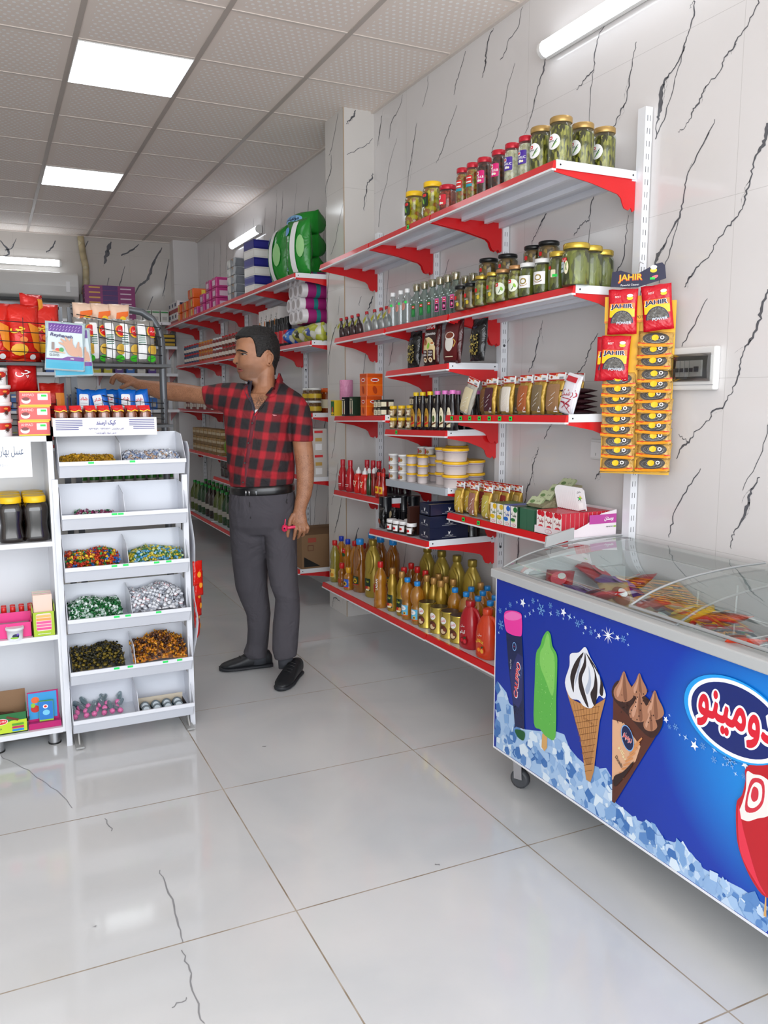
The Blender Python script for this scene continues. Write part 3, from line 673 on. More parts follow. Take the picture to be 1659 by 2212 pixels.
# push up tube
blob("85,205 130,190 180,205 190,240 190,325 175,345 120,330 92,300", mt('f23ba4', .3)); blob("88,215 130,196 178,212 186,235 140,250 95,240", mt('f774c0', .3))
fA.poly(fps("95,320 130,340 190,345 200,560 205,900 148,880 138,760 110,520"), mt('16204e', .3))
fA.poly(fps("128,380 150,372 180,390 178,440 150,445 125,430"), NAVY)
a, b = fp(145, 405); fA.ell(a, b, .012, .016, W2, 16); fA.ell(a, b, .0095, .013, NAVY, 16); fA.text('دومینو', a, b, None, mt('f04060', .4), w=.014)
fA.poly(fps("118,560 165,445 198,470 192,720 170,770 140,745"), mt('2a2f6a', .3))
P = fp(160, 605); fA.text('CALIPPO', P[0]+.0012, P[1], .026, W1, w=.135, rot=math.radians(83), bold=.05, shear=.2); fA.text('CALIPPO', P[0], P[1], .023, RED, w=.130, rot=math.radians(83), bold=.03, shear=.2)
P = fp(123, 510); fA.text('کالیپو', P[0], P[1], .009, W1, w=.036, rot=math.radians(85)); P = fp(186, 560); fA.text('توت فرنگی', P[0], P[1], .005, W2, w=.04, rot=math.radians(82))
fA.k += 1; fA.hold = True
for k in range(26): a, b = fp(145+rr.random()*55, 760+rr.random()*130); fA.ell(a, b, .0028, .003, rr.choice((mt('1a1030', .3), mt('33204a', .3), mt('10121e', .3))), 7)
fA.hold = False
blob("150,900 205,915 200,965 165,945", DKG)
# green lolly
WOD = mt('d9a866', .5)
fA.poly(fps("312,925 342,925 340,1010 325,1030 308,1005"), WOD)
blob("342,312 362,335 372,400 398,450 402,520 396,700 390,945 340,945 300,900 262,860 268,600 275,450 300,400 315,350", mt('5fb84a', .35)); blob("340,330 355,350 360,410 385,470 385,620 370,700 330,600 300,520 300,440 320,400", mt('86d062', .35))
fA.k += 1; fA.hold = True
for k in range(70):
    x = 278+rr.random()*108; y = 420+rr.random()*460
    if y > 850 and x < 320: continue
    a, b = fp(x, y); t = rr.random()*3; fA.line([(a-.002*math.cos(t), b-.002*math.sin(t)), (a+.002*math.cos(t), b+.002*math.sin(t))], .0011, rr.choice((mt('c8f0a0', .35), mt('a4e080', .35), mt('3f9a38', .35))))
fA.hold = False
# soft ice in a wafer cone
CON = mt('c08850', .45); COD = mt('7a4a22', .5)
fA.poly(fps("455,660 490,720 600,770 690,715 655,850 620,1150 600,1215 575,1200 540,950"), CON)
fA.k += 1; fA.hold = True
for k in range(11): y = 790+k*36; w = 1-(k/12); fA.line(fps("%f,%f %f,%f" % (497+k*7, y, 655-k*4.5, y-28+k*2)), .0016, COD)
for k in range(10): fA.line(fps("%f,%f %f,%f" % (480+k*19, 730+k*3, 575+k*3, 1110)), .0014, COD)
fA.hold = False
P = fp(588, 850); fA.text('DOMINO', P[0], P[1], .0085, COD, w=.05, rot=-.12)
blob("570,408 600,470 640,540 670,620 692,690 680,715 650,700 610,770 560,760 530,725 480,710 448,620 475,520 480,450 530,440", mt('eef0f6', .3))
for s in ("568,440 560,500 530,580 535,660 570,745 590,765 560,650 550,590 575,520", "572,440 600,500 625,560 620,640 600,690 625,760 640,700 640,600 610,500", "560,440 520,480 490,540 480,600 500,680 505,600 530,520", "580,450 640,540 660,610 655,680 672,700 678,650 660,590"): blob(s, mt('2a1c1c', .35))
for s in ("545,470 520,560 505,640 520,600 540,520", "590,520 590,600 570,660 585,690 605,620"): blob(s, mt('b9c2d4', .35))
# chocolate cone
fA.poly(fps("738,640 1028,880 745,1340 730,1330"), mt('5a2c1c', .4)); fA.poly(fps("732,840 800,860 900,1000 870,1090 760,1190 730,1200"), mt('e2b08a', .45))
blob("730,700 830,820 960,950 1028,880 1020,790 950,720 850,640 760,610", mt('3a1c14', .35))
for cx, cy, s in ((800, 650, 1.15), (893, 640, .9), (892, 770, 1.15), (985, 760, 1.1), (960, 850, .8)):
    L = [(0, -85), (20, -40), (45, 10), (48, 50), (10, 75), (-40, 60), (-52, 15), (-25, -30)]; fA.poly(cub([fp(cx+p*s, cy+q_*s) for p, q_ in L], 4), mt('b07a5c', .4))
    fA.poly(cub([fp(cx+p*s, cy+q_*s) for p, q_ in ((2, -80), (12, -20), (18, 60), (2, 68), (-4, 0))], 3), mt('8a5a42', .4)); fA.poly(cub([fp(cx+p*s, cy+q_*s) for p, q_ in ((-4, -70), (-12, 0), (-30, 50), (-38, 20), (-18, -25))], 3), mt('cf9c80', .4))
for k in range(46): a, b = fp(760+rr.random()*230, 660+rr.random()*200+0); fA.ell(a, b, .0022, .0024, mt('22100e', .3), 6) if rr.random() < .7 else fA.ell(a, b, .002, .002, mt('5a3426', .3), 6)
for k in range(9): fA.line(fps("%f,%f %f,%f" % (765+k*12, 1180-k*22, 800+k*14, 1190-k*30)), .005, mt('d8925a', .45))
blob("745,1180 800,1150 860,1090 850,1120 800,1190 750,1240", mt('2c1410', .4))
P = fp(825, 950); fA.ell(P[0], P[1], .0255, .038, W2, 24, rot=.35); fA.ell(P[0], P[1], .023, .035, NAVY, 24, rot=.35); fA.text('دومینو', P[0], P[1], .024, WHT, w=.037, rot=-.35, bold=.05); fA.text('دومینو', P[0], P[1], .0225, RED, w=.035, rot=-.35, bold=.02)
P = fp(795, 1040); fA.text('دوکادو', P[0], P[1], .017, mt('f3e3b0', .4), w=.042, rot=-.75, bold=.03); P = fp(775, 1090); fA.text('Docado', P[0], P[1], .0125, mt('2a1410', .4), w=.036, rot=-.65, bold=.02)
# red ice cream at the right edge
fA.poly(fps("1650,1890 1656,1890 1656,2020 1640,2010"), WOD)
blob("1530,1140 1570,1105 1656,1110 1760,1160 1800,1500 1760,1850 1656,1900 1560,1780 1490,1600 1475,1450 1480,1330 1510,1290 1532,1200", mt('c01422', .3))
blob("1540,1150 1580,1165 1640,1180 1700,1250 1680,1400 1600,1430 1540,1445 1490,1410 1515,1330 1535,1250", mt('f2eee8', .35))
for s in ("1575,1190 1640,1210 1640,1330 1590,1390 1530,1380 1545,1260", "1580,1235 1610,1250 1610,1320 1580,1340 1562,1300"): blob(s, mt('d23040', .35))
blob("1588,1215 1628,1235 1626,1320 1585,1365 1545,1350 1558,1265", mt('f4f0ea', .35)); blob("1580,1240 1608,1258 1606,1312 1580,1330 1564,1296", mt('d23040', .35))
blob("1490,1350 1520,1500 1600,1780 1656,1890 1600,1820 1500,1620", mt('e8324a', .3))
# big oval sign on the poster
P = fp(1185, 800); Q = fp(1410, 816); OX = P[0]+.150; OY = Q[1]
for w, h, m, o in ((.158, .103, mt('1fa0ee', .3), -.006), (.150, .097, W1, 0), (.139, .087, mt('10246e', .3), 0)): fA.ell(OX+o, OY, w, h, m, 48)
fA.text('دومینو', OX+.002, OY, .118, W1, w=.249, bold=.10); fA.text('دومینو', OX+.002, OY, .110, mt('dc1830', .3), w=.238, bold=.03)
fA.lay(mb, lambda a, b, l: (FX-.0015-l-ox, min(-a, FY1-.007)-oy if -a > FY0 else FY0-oy, b), l0=0, dl=.00003)
mb.build('front_poster', fz)
# rim
mb = MB(); fbox(mb, FX-.018, FX+.045, FY0, FY1+.012, .80, .832, FGR); fbox(mb, 2.2, 2.245, FY0, FY1+.012, .86, .9, FGR)
for yy in (FY1-.03, FY0): mb.prism([(FX+.01-ox, .80), (2.245-ox, .80), (2.245-ox, .9), (2.2-ox, .9), (1.93-ox, .872), (FX+.045-ox, .832), (FX+.01-ox, .8315)], 'y', yy-oy, yy+.042-oy, FWH)
mb.build('rim', fz, bev=.004)
mb = MB(); fbox(mb, FX+.05, 2.19, FY1-.056, FY1-.05, .25, .80, mt('f0f2f4', .3)); fbox(mb, 2.183, 2.19, FY0+.05, FY1-.05, .25, .86, mt('d4d8dc', .45)); fbox(mb, FX+.045, FX+.05, FY0+.05, FY1-.05, .25, .80, FWH); fbox(mb, FX+.05, 2.19, FY0+.05, FY1-.05, .25, .255, FWH); mb.build('lining', fz)
GL = glassy('lid_glass', 'eef6f4', .07, .01)
def lid(y0, y1, dz, name):
    P = [(FX+.02, .834+dz), (FX+.10, .866+dz), (FX+.2, .889+dz), (FX+.32, .903+dz), (FX+.45, .911+dz), (2.20, .912+dz)]
    P = cub(P, 3, False); m = MB(); m.add([(x-ox, y-oy, z) for y in (y0, y1) for x, z in P], [(i, i+1, len(P)+i+1, len(P)+i) for i in range(len(P)-1)], GL, True); o = m.build('glass_lid', fz)
    for yy in (y0, y1): m = MB(); m.tube([(x-ox, yy-oy, z) for x, z in P], .004, AL, 6); m.build('lid_edge', o)
    m = MB(); m.tube([(P[0][0]-ox, y0-oy, P[0][1]), (P[0][0]-ox, y1-oy, P[0][1])], .005, AL, 6); m.build('lid_rail', o)
    return o
lid(1.62, FY1-.01, 0, ''); l2 = lid(FY0+.02, 1.80, .012, '')
mb = MB(); mb.prism([(FX+.20-ox, .895), (FX+.205-ox, .935), (FX+.33-ox, .96), (FX+.33-ox, .918)], 'y', FY1-.02-oy, FY1-.012-oy, FGR); mb.build('lid_handle', fz)
# wire baskets
mb = MB(); WI = mt('eef0f2', .3)
for y0, y1 in ((1.66, 2.02), (1.25, 1.6), (1.0, 1.22)):
    for z in (.74, .66, .58): mb.tube([(1.70-ox, y0-oy, z), (2.17-ox, y0-oy, z), (2.17-ox, y1-oy, z), (1.70-ox, y1-oy, z)], .003, WI, 4, True)
    for k in range(11):
        x = 1.70+.47*k/10
        for y in (y0, y1): mb.tube([(x-ox, y-oy, .74), (x-ox, y-oy, .56)], .0012, WI, 3)
mb.build('wire_basket', fz)
for y0 in (1.84, 1.42): mb = MB(); [mb.tube([(x-ox, y0-oy, .60), (x+.01-ox, y0-oy, .85)], .004, WI, 4) for x in (1.95, 2.12)]; mb.build('divider_post', fz)
for cx in (1.71, 2.16):
    for cy in (2.415, .99):
        mb = MB(); mb.box(-.03, .03, -.03, .03, .135, .15, SILV); mb.prism([(-.016, .135), (.016, .135), (.01, .04), (-.022, .04)], 'x', -.022, -.018, SILV); mb.prism([(-.016, .135), (.016, .135), (.01, .04), (-.022, .04)], 'x', .018, .022, SILV)
        mb.lathe([(.024, .115), (.028, .13)], SILV, 12); c = mb.build('caster', fz, (cx-ox, cy-oy, 0), .5); mb = MB()
        mb.lathe([(.028, -.013), (.036, -.010), (.036, .010), (.028, .013)], mt('4a4c50', .5), 16, T=Matrix.Translation((0, -.006, .036))@Matrix.Rotation(PI/2, 4, 'Y')); mb.build('wheel', c)
tag(fz, 'white and blue chest freezer with curved glass lids and an ice cream poster front', 'freezer')
# frozen packs inside
def ice_pack(col, col2, w, h, seed):
    def f():
        o = emp('ice_cream_pack'); mb = MB(); mb.pillow(w, h, .035, crinkle(col, .3, 0, 14), 6, 8, .08, seed, .008)
        A = Art(); A.ell(0, h*50, w*28, h*25, mt(col2, .4)); A.ell(1, h*58, w*14, h*12, WHT, 14); A.lay(mb, lambda a, b, l: mb.bag(a, b, l+.002)); mb.build('wrapper', o); return o
    return make('ip'+col, f)
rr = random.Random(11); PK = [('e8b820', 'f8e060', 'yellow'), ('b81828', 'e86070', 'dark red'), ('5a2a80', '9a70c0', 'purple'), ('d04020', 'f0a050', 'orange red'), ('2a5aa8', '80b0e0', 'blue'), ('c8a878', '8a4a20', 'beige')]
POSN = [(1.74, 2.36, 0), (1.74, 2.26, 1), (1.74, 2.12, 1), (1.86, 2.12, 2), (1.95, 2.23, 1), (1.97, 2.08, 2), (2.05, 2.30, 1), (1.80, 2.03, 3), (1.75, 1.92, 5), (1.87, 1.90, 0), (1.79, 1.80, 4), (1.95, 1.83, 3), (2.08, 1.95, 5), (1.77, 1.70, 5), (1.76, 1.55, 3), (1.88, 1.52, 5), (1.77, 1.42, 5), (1.90, 1.38, 3), (1.80, 1.30, 1), (2.02, 1.5, 5), (1.78, 1.12, 0), (1.92, 1.14, 5)]
for i, (x, y, c) in enumerate(POSN):
    col, c2, nm = PK[c]; z = .735 if y < 2.02 else .745
    o = ice_pack(col, c2, .10, .17, c); put(o, (x, y, z+.012*(i % 3)), rr.random()*6, '%s wrapped ice cream lying in the freezer, %s' % (nm, ('by the far end wall', 'at the front by the far end', 'in the middle of the far half', 'beside the wire basket', 'against the back of the far half')[i % 5] if y > 1.85 else ('under the overlapping lids', 'in the near wire basket', 'towards the near end', 'against the back of the near half')[i % 4]), 'ice cream', 'frozen packs inside the chest freezer', rx=-PI/2+.25+rr.random()*.3)
# ================================================================ GOODS: builders
JG = glassy('jar_glass', 'f4faf4', .04, .02, edge=.28)
TRM = Matrix.Translation
def Lb(o, name, A, fn, base=None, cuts=.006, z0=0):
    mb = MB()
    if base: base(mb)
    A.lay(mb, fn, cuts=cuts, z0=z0); return mb.build(name, o)
def jar(key, H, r, lid, cont, art=None, lz=None, lh=.018, neck=.86, name='pickle_jar', sq=0, n=16, fill=.86, az=0):
    "glass jar: contents, glass, lid, printed label"
    def f():
        o = emp(name); nz = H-lh
        mb = MB(); mb.lathe([(r*.9, .004), (r*.95, .008), (r*.95, H*.12), (r*.95, nz*.84*fill/.86), (r*.86*neck, nz*.93*fill/.86)], cont, n, sq=sq); mb.build('contents', o)
        mb = MB(); mb.lathe([(r*.92, 0), (r, .006), (r, nz*.84), (r*.97, nz*.9), (r*neck, nz*.955), (r*neck, nz)], JG, n, sq=sq); mb.build('glass', o)
        mb = MB(); mb.lathe([(r*neck*1.07, nz-.002), (r*neck*1.1, nz+.001), (r*neck*1.1, H-.003), (r*neck*1.03, H), (r*neck*.9, H-.0015)], lid, n+4); mb.build('lid', o)
        if art: Lb(o, 'label', art, cyl(r*(1.0 if not sq else 1.0), az), z0=lz)
        return o
    return make(key, f)
def bottle(key, prof, body, cap=None, caps=None, art=None, ar=None, lz=0, name='bottle', inner=None, n=14, sx=1, sy=1, az=0, extra=None, bn='bottle_body'):
    def f():
        o = emp(name)
        if inner: mb = MB(); mb.lathe([(a*.93, b) for a, b in inner[0]], inner[1], n, sx, sy); mb.build('liquid', o)
        mb = MB(); mb.lathe(prof, body, n, sx, sy); mb.build(bn, o)
        if cap: mb = MB(); mb.lathe(caps, cap, 12); mb.build('cap', o)
        if art: Lb(o, 'label', art, cyl(ar, az), z0=lz)
        if extra: extra(o)
        return o
    return make(key, f)
def carton(key, w, d, h, m, A=None, B=None, name='carton', T=None, bev=0):
    def f():
        o = emp(name); mb = MB(); mb.box(-w/2, w/2, -d/2, d/2, 0, h, m); mb.build('box_body', o, bev=bev)
        mb = MB()
        if A: A.lay(mb, flat(-d/2), z0=h/2)
        if B: B.lay(mb, sideL(-w/2), z0=h/2); B.lay(mb, sideR(w/2), z0=h/2)
        if T: T.lay(mb, lambda a, b, l: (a, b, h+l))
        if mb.v: mb.build('print', o)
        return o
    return make(key, f)
def bag(key, w, h, d, m, A=None, name='bag', seed=1, crk=.006, hdr=None, seal=.06):
    def f():
        o = emp(name); mb = MB(); mb.pillow(w, h, d, m, 8, 10, seal, seed, crk); mb.build('film', o)
        if A: m2 = MB(); A.lay(m2, mb.bag, cuts=.012); m2.build('print', o)
        if hdr: hdr(o)
        return o
    return make(key, f)
def xy(px, py, X): p = hit(px, py, 'x', X); return p.y
def run(fn, pts, X, z, rz, desc, cat, group=None, where='left', last='right', jit=0, n0=None):
    "a row of like things along a shelf; pts = (px, py) of each foot, left to right"
    for i, q in enumerate(pts):
        px, py = q[:2]; x = q[2] if len(q) > 2 else X; zz = z(xy(px, py, x)) if callable(z) else z
        o = fn(); put(o, (x, xy(px, py, x), zz), rz+(R.random()-.5)*jit, desc+ordn(i, len(pts), where, last), cat, group)
def zs(y0, y1, z0, z1): return lambda y: z0+(z1-z0)*(y-y0)/(y1-y0)+.0012
ZT1 = zs(2.5, 3.406, 2.275, 2.262); ZT2 = zs(3.412, 4.076, 2.262, 2.247); Z21 = zs(2.5, 3.406, 1.85, 1.828); Z22 = zs(3.412, 4.076, 1.826, 1.814); Z23 = zs(4.082, 4.79, 1.812, 1.80)
Z3 = zs(3.412, 4.076, 1.602, 1.583); ZSP = zs(2.5, 3.406, 1.378, 1.36); ZTE = zs(4.082, 4.79, 1.345, 1.326); ZSY = zs(3.412, 4.076, 1.287, 1.27); ZTU = zs(3.412, 4.076, 1.012, .998)
ZKE = zs(4.082, 4.79, .884, .866); ZJE = zs(2.5, 3.406, .905, .896); ZNA = zs(3.412, 4.076, .761, .728); ZB1 = zs(2.5, 3.406, .325, .307); ZB2 = zs(3.412, 4.79, .305, .282)
def Z2(y): return Z21(y) if y < 3.409 else Z22(y) if y < 4.079 else Z23(y)
def ZB(y): return ZB1(y) if y < 3.409 else ZB2(y)
FW = -PI/2          # facing the aisle
TN = FW+.28         # turned a little towards the door
# ---------------------------------------------------------------- top shelf
PEP = mottle('green_peppers', ['8f8c34', '4a4a14', 'b0a84c', '7a762a', '33300e', '9a8f3c'], 150, .3, stretch=(1, 1, .35)); LG = mt('b9975a', .3, .5)
def A1():
    A = Art(); A.ell(0, 0, 2.6, 2.7, WHT, 22); A.rrect(-1.9, .8, -.3, 1.9, .4, RED); A.ell(-1.1, 1.35, .55, .22, WHT, 10); A.text('PEPPER', -.9, .25, .55, INK); A.line([(-.6, -1.9), (.9, -.2), (1.6, .9)], .2, DKG); A.line([(-.2, -1.8), (1.5, -.1)], .2, LGR); A.line([(.2, -.9), (1.2, .5)], .16, DKG); return A
run(lambda: jar('pepper', .158, .043, LG, PEP, A1(), .07, az=.0), [(1168, 354), (1210, 345)], 1.915, ZT1, TN, 'tall gold lidded jar of green peppers at the front edge of the top shelf', 'jar', 'jars of green peppers on the top shelf')
for i, (x, y, w) in enumerate(((2.03, 2.56, 'behind the corner one'), (2.135, 2.565, 'nearest the wall'))):
    put(jar('pepper', .158, .043, LG, PEP), (x, y, ZT1(y)), TN-.1, 'tall gold lidded jar of green peppers on the top shelf, '+w, 'jar', 'jars of green peppers on the top shelf')
RL = mt('c01c30', .3, .2)
def lab(c, t, s=4.4, h=5.0):
    def f():
        A = Art(); A.rrect(-s/2, -h/2, s/2, h/2, .5, mt(c, .4)); A.rrect(-s/2+.3, h/2-1.9, -s/2+1.9, h/2-.3, .4, WHT); A.ell(-s/2+1.1, h/2-1.0, .62, .5, RED, 12); A.text(t, 0, -.1, .95, WHT, w=s*.86, bold=.02); A.ell(-.4, -1.4, .7, .55, WHT, 12); A.ell(.6, -1.5, .5, .45, CRM, 12); return A
    return f
GAR = mottle('garlic_cloves', ['e4dcc4', 'd2c8ac', 'c2b99a', 'e9e4d4'], 75, .35)
run(lambda: jar('garlic', .148, .031, RL, GAR, lab('4a2a9a', 'GARLIC')(), .07), [(1106, 381), (1136, 370)], 1.905, ZT1, TN, 'slim red lidded jar of garlic with purple label on the top shelf', 'jar', 'garlic jars with purple labels')
BUL = mottle('dark_pickle', ['5a2418', '3e1a12', '7c3a22', '2e1410'], 80, .3)
run(lambda: jar('bulb', .148, .031, RL, BUL, lab('d81a74', 'C BULB')(), .07), [(1046, 404), (1077, 393)], 1.905, ZT1, TN, 'slim red lidded jar of dark pickle with pink label on the top shelf', 'jar', 'jars with pink labels')
MIX = mottle('mixed_pickle', ['a88a3a', 'b85a26', 'c2a860', '7a7a2a', 'a04020'], 85, .3)
def A2():
    A = Art(); A.rrect(-1.7, .9, 1.7, 2.6, .4, RED); A.rect(-1.3, 1.5, 1.3, 1.9, WHT); A.rect(-1.7, -.7, 1.7, .9, mt('c8342c', .4)); A.rect(-1.7, -1.9, 1.7, -.7, mt('1f98a8', .4)); A.rect(-1.3, -.2, 1.3, .3, WHT); return A
run(lambda: jar('mixed', .148, .028, RL, MIX, A2(), .07), [(999, 427), (1021, 416)], 1.9, ZT1, TN, 'slim red lidded jar of mixed pickle with red and teal label', 'jar', 'mixed pickle jars')
put(jar('chilli', .112, .040, RL, mottle('chilli_paste', ['9a2a18', '7e1e12', 'b8402a', '8a3018'], 130, .35), lab('d82838', '', 4.6, 4.4)(), .047), (1.91, xy(967, 442, 1.91), ZT1(3.3)), TN, 'short red lidded jar of chilli pickle at the end of the slim jars', 'jar')
YPJ = mottle('yellow_pickle', ['c8b41e', 'a89a18', '8a7a1c', 'd8c430', 'b06a1c'], 55, .3)
def A3():
    A = Art(); A.rrect(-2.1, -3, 2.1, 3, .6, mt('26301c', .4)); A.rrect(-1.2, 1.3, 1.2, 2.6, .5, RED); A.ell(-.7, -.6, .5, 1.5, LGR, 10, rot=.4); A.ell(.6, -.5, .5, 1.4, DKG, 10, rot=-.3); return A
def pj():
    def f():
        o = emp('plastic_jar'); P = [(.040, 0), (.046, .01), (.047, .035), (.036, .06), (.040, .085), (.046, .11), (.046, .125), (.038, .138)]
        mb = MB(); mb.lathe([(a*.95, b+.002) for a, b in P[:-1]], YPJ, 16); mb.build('contents', o); mb = MB(); mb.lathe(P, JG, 16); mb.build('jar_wall', o)
        mb = MB(); mb.lathe([(.041, .137), (.042, .139), (.042, .157), (.039, .16), (.034, .159)], YEL, 20); mb.build('lid', o); Lb(o, 'label', A3(), cyl(.0475, -.1), z0=.078); return o
    return make('pj', f)
run(pj, [(895, 473), (934, 458)], 1.91, ZT2, TN, 'waisted plastic pickle jar with yellow lid on the top shelf', 'jar', 'yellow lidded plastic jars')
# ---------------------------------------------------------------- second shelf
GH = mottle('gherkins', ['7c8032', '3a3e14', '96984a', '55582a', '6e722c'], 85, .3, stretch=(1, 1, .3)); LGD = mt('cfb24a', .25, .7); OLV = mottle('olives', ['5e4a26', '7a5a30', '3e3018', '6e5428', 'a08038'], 62, .3); LBK = mt('17181a', .3, .3)
def A4():
    A = Art(); A.rrect(-1.7, 1.0, 1.7, 2.5, .4, RED); A.text('گلبهار', 0, 1.75, 1.1, WHT); A.rect(-3.2, -2.6, .3, 1.2, mt('cfe0e4', .4)); A.rect(-2.9, -1.6, 0, -1.0, mt('3a6a70', .4)); A.text('خیارشور', -1.4, .2, .8, INK); A.ell(1.6, -1, 1.0, 2.4, CRM, 14); A.line([(1.2, -2), (2.0, 1)], .25, LGR); A.line([(1.8, -2), (1.3, .6)], .25, DKG); return A
run(lambda: jar('bigpick', .152, .052, LGD, GH, A4(), .075, az=-.1), [(1243, 612)], 1.99, Z21, TN-.3, 'wide gold lidded jar of gherkins at the corner of the second shelf', 'jar')
put(jar('bigpick', .152, .052, LGD, GH), (2.07, 2.55, Z21(2.55)), TN-.3, 'wide gold lidded gherkin jar on the second shelf, just behind the corner jar', 'jar')
put(jar('bigpick', .152, .052, LGD, GH), (2.165, 2.60, Z21(2.6)), TN-.3, 'wide gold lidded gherkin jar on the second shelf, nearest the wall', 'jar')
def A5():
    A = Art(); A.rrect(-2.2, .4, -.6, 1.6, .3, RED); A.rrect(-.6, -2.6, 1.4, .2, .3, CRM); A.rrect(.2, -2.5, 2.2, -1.5, .1, GRN); return A
run(lambda: jar('midpick', .146, .036, LGD, GH, A5(), .075), [(1204, 622)], 2.0, Z21, TN, 'slim gold lidded gherkin jar with a green price sticker', 'jar')
def A6():
    A = Art(); A.rect(-3.2, -2.4, 3.2, 2.4, WHT)
    A.hold = True
    for k in range(16): t = k*.4-3; A.ell(.2+1.3*math.cos(t)*.9, .2+1.0*math.sin(t)*.9, .22, .85, [mt('a08a40', .5), mt('c2a858', .5), mt('7c6a30', .5)][k % 3], 7, rot=t)
    A.line([(-2, -.6), (-.8, -1.5), (.6, -1.6), (2, -.9)], .3, mt('c08a4a', .4)); return A
run(lambda: jar('wlid', .132, .036, mt('e8e8e6', .25), GH, A6(), .058, lh=.014), [(1140, 640), (1172, 632)], 1.99, Z21, TN, 'white lidded gherkin jar with wide white label on the second shelf', 'jar', 'white lidded jars')
def A7():
    A = Art(); A.ell(.6, -.3, 2.4, 2.5, mt('e9efdc', .4), 18); A.rrect(-1.9, .6, .1, 2.0, .4, RED); A.ell(-.9, 1.3, .6, .22, WHT, 10); A.line([(.4, -2), (1.6, .3)], .3, DKG); A.ell(1.6, -.4, .5, .9, LGR, 10, rot=.5); return A
OLG = mottle('green_olives', ['8a8a3c', '7a7430', 'a09a50', '6a5a2a'], 70, .35)
run(lambda: jar('olab', .132, .032, mt('b98a5a', .3, .4), OLG, A7(), .055, lh=.013), [(1086, 655), (1114, 647)], 1.975, Z21, TN, 'copper lidded jar of green olives with pale green label', 'jar', 'olive jars with pale labels')
def A8():
    A = Art(); A.rrect(-1.6, .3, 0, 1.9, .3, RED); A.text('زیتون', 0, -.5, .7, WHT); A.ell(.6, -1.8, .7, .9, mt('c8b030', .4), 10); return A
run(lambda: jar('gold2', .128, .031, LGD, OLG, A8(), .055, lh=.013), [(1040, 667), (1065, 660)], 1.965, Z21, TN, 'narrow gold lidded olive jar with red logo patch', 'jar', 'narrow gold lidded jars')
run(lambda: jar('blk', .110, .032, LBK, OLV, A8(), .045, lh=.012), [(996, 678), (1017, 673)], 1.965, Z21, TN, 'black lidded jar of dark olives at the front of the second shelf', 'jar', 'black lidded jars in the front row')
pts = ((1018, 2.10, 3.32), (1050, 2.10, 3.20), (1080, 2.10, 3.09), (1108, 2.12, 2.99), (1135, 2.12, 2.88))
for i, (_, x, y) in enumerate(pts): put(jar('blk2', .112, .045, LBK, OLV, None, 0, lh=.012), (x, y, Z21(y)), FW, 'wide black lidded olive jar standing in the back row%s' % ordn(i, 5), 'jar', 'back row of olive jars')
for i, y in enumerate((3.245, 3.13, 2.935, 2.835)):
    put(jar('blk3', .112, .045, LBK, OLV, A8(), .05, lh=.012), (2.095 if i else 2.07, y, Z21(y)+.1135), TN, 'wide black lidded olive jar stacked on top of the back row%s' % ordn(i, 4), 'jar', 'upper olive jars')
# square spirit-like bottles with tall caps
CLR = glassy('clear_plastic', 'f2f8f8', .08, .03); FL = glassy('flask_glass', 'dcece8', .10, .02, '9fb8b0', .25)
def flask(c, key):
    def f():
        o = emp('flask_bottle'); mb = MB(); mb.lathe([(.030, 0), (.034, .004), (.035, .09), (.030, .118), (.014, .135), (.0115, .165)], FL, 16, 1.15, .6, sq=4); mb.build('bottle_body', o)
        mb = MB(); mb.lathe([(.017, .150), (.018, .153), (.021, .183), (.020, .186)], glassy('cap_crystal', 'd8d8b8', .2, .05, 'b0ac80', .3), 10); mb.build('cap', o)
        mb = MB(); mb.lathe([(.0145, .152), (.0145, .176)], GOLD, 10); mb.build('cap_core', o)
        A = Art(); A.rrect(-1.5, -3.1, 1.5, 3.1, .4, mt(c, .4)); A.rect(-1.1, 1.0, 1.1, 2.4, RED); A.ell(0, 1.7, .7, .25, WHT, 10); A.rect(-1.2, -2.7, 1.2, .6, mt('17181c', .4)) if c != '1e7a3c' else A.ell(0, -.8, .7, 1.5, mt('3aa050', .4), 12)
        if c != '1e7a3c': A.ell(-.1, -1.2, .8, 1.0, PINK, 12); A.ell(.2, -1.1, .35, .5, WHT, 10)
        Lb(o, 'label', A, flat(-.0215), cuts=None, z0=.055); return o
    return make(key, f)
run(lambda: flask('1e7a3c', 'flg'), [(900, 688), (917, 683), (934, 679)], 1.985, Z2, FW+.15, 'clear flask bottle with green label and crystal cap', 'bottle', 'flask bottles with green labels')
run(lambda: flask('e070b0', 'flp'), [(951, 675), (967, 671), (984, 667)], 1.985, Z2, FW+.15, 'clear flask bottle with pink label and crystal cap', 'bottle', 'flask bottles with pink labels')
for i, y in enumerate((3.62, 3.54, 3.46, 3.39)): put(flask('1e7a3c', 'flg'), (2.08, y, Z2(y)), FW, 'clear flask bottle behind the front row of flasks%s' % ordn(i, 4), 'bottle', 'flask bottles in the back row')
WP = [(.026, 0), (.030, .006)]+[(.030 if k % 2 else .028, .012+.012*k) for k in range(9)]+[(.022, .135), (.012, .150), (.0115, .158)]
def A9():
    A = Art(); A.ell(0, 0, 1.2, 1.9, mt('c88a7a', .5), 14); A.line([(-.3, -1.2), (.3, 1.2)], .25, mt('8a4a3a', .5)); A.rect(.9, 1.6, 2.1, 2.8, GRN); return A
run(lambda: bottle('water', WP, CLR, WHT, [(.0135, .156), (.014, .158), (.014, .174), (.013, .176)], A9(), .030, .085, 'clear_bottle'), [(849, 700), (866, 696), (880, 693)], 1.98, Z2, TN, 'clear ribbed plastic bottle with white cap on the second shelf', 'bottle', 'clear bottles with white caps')
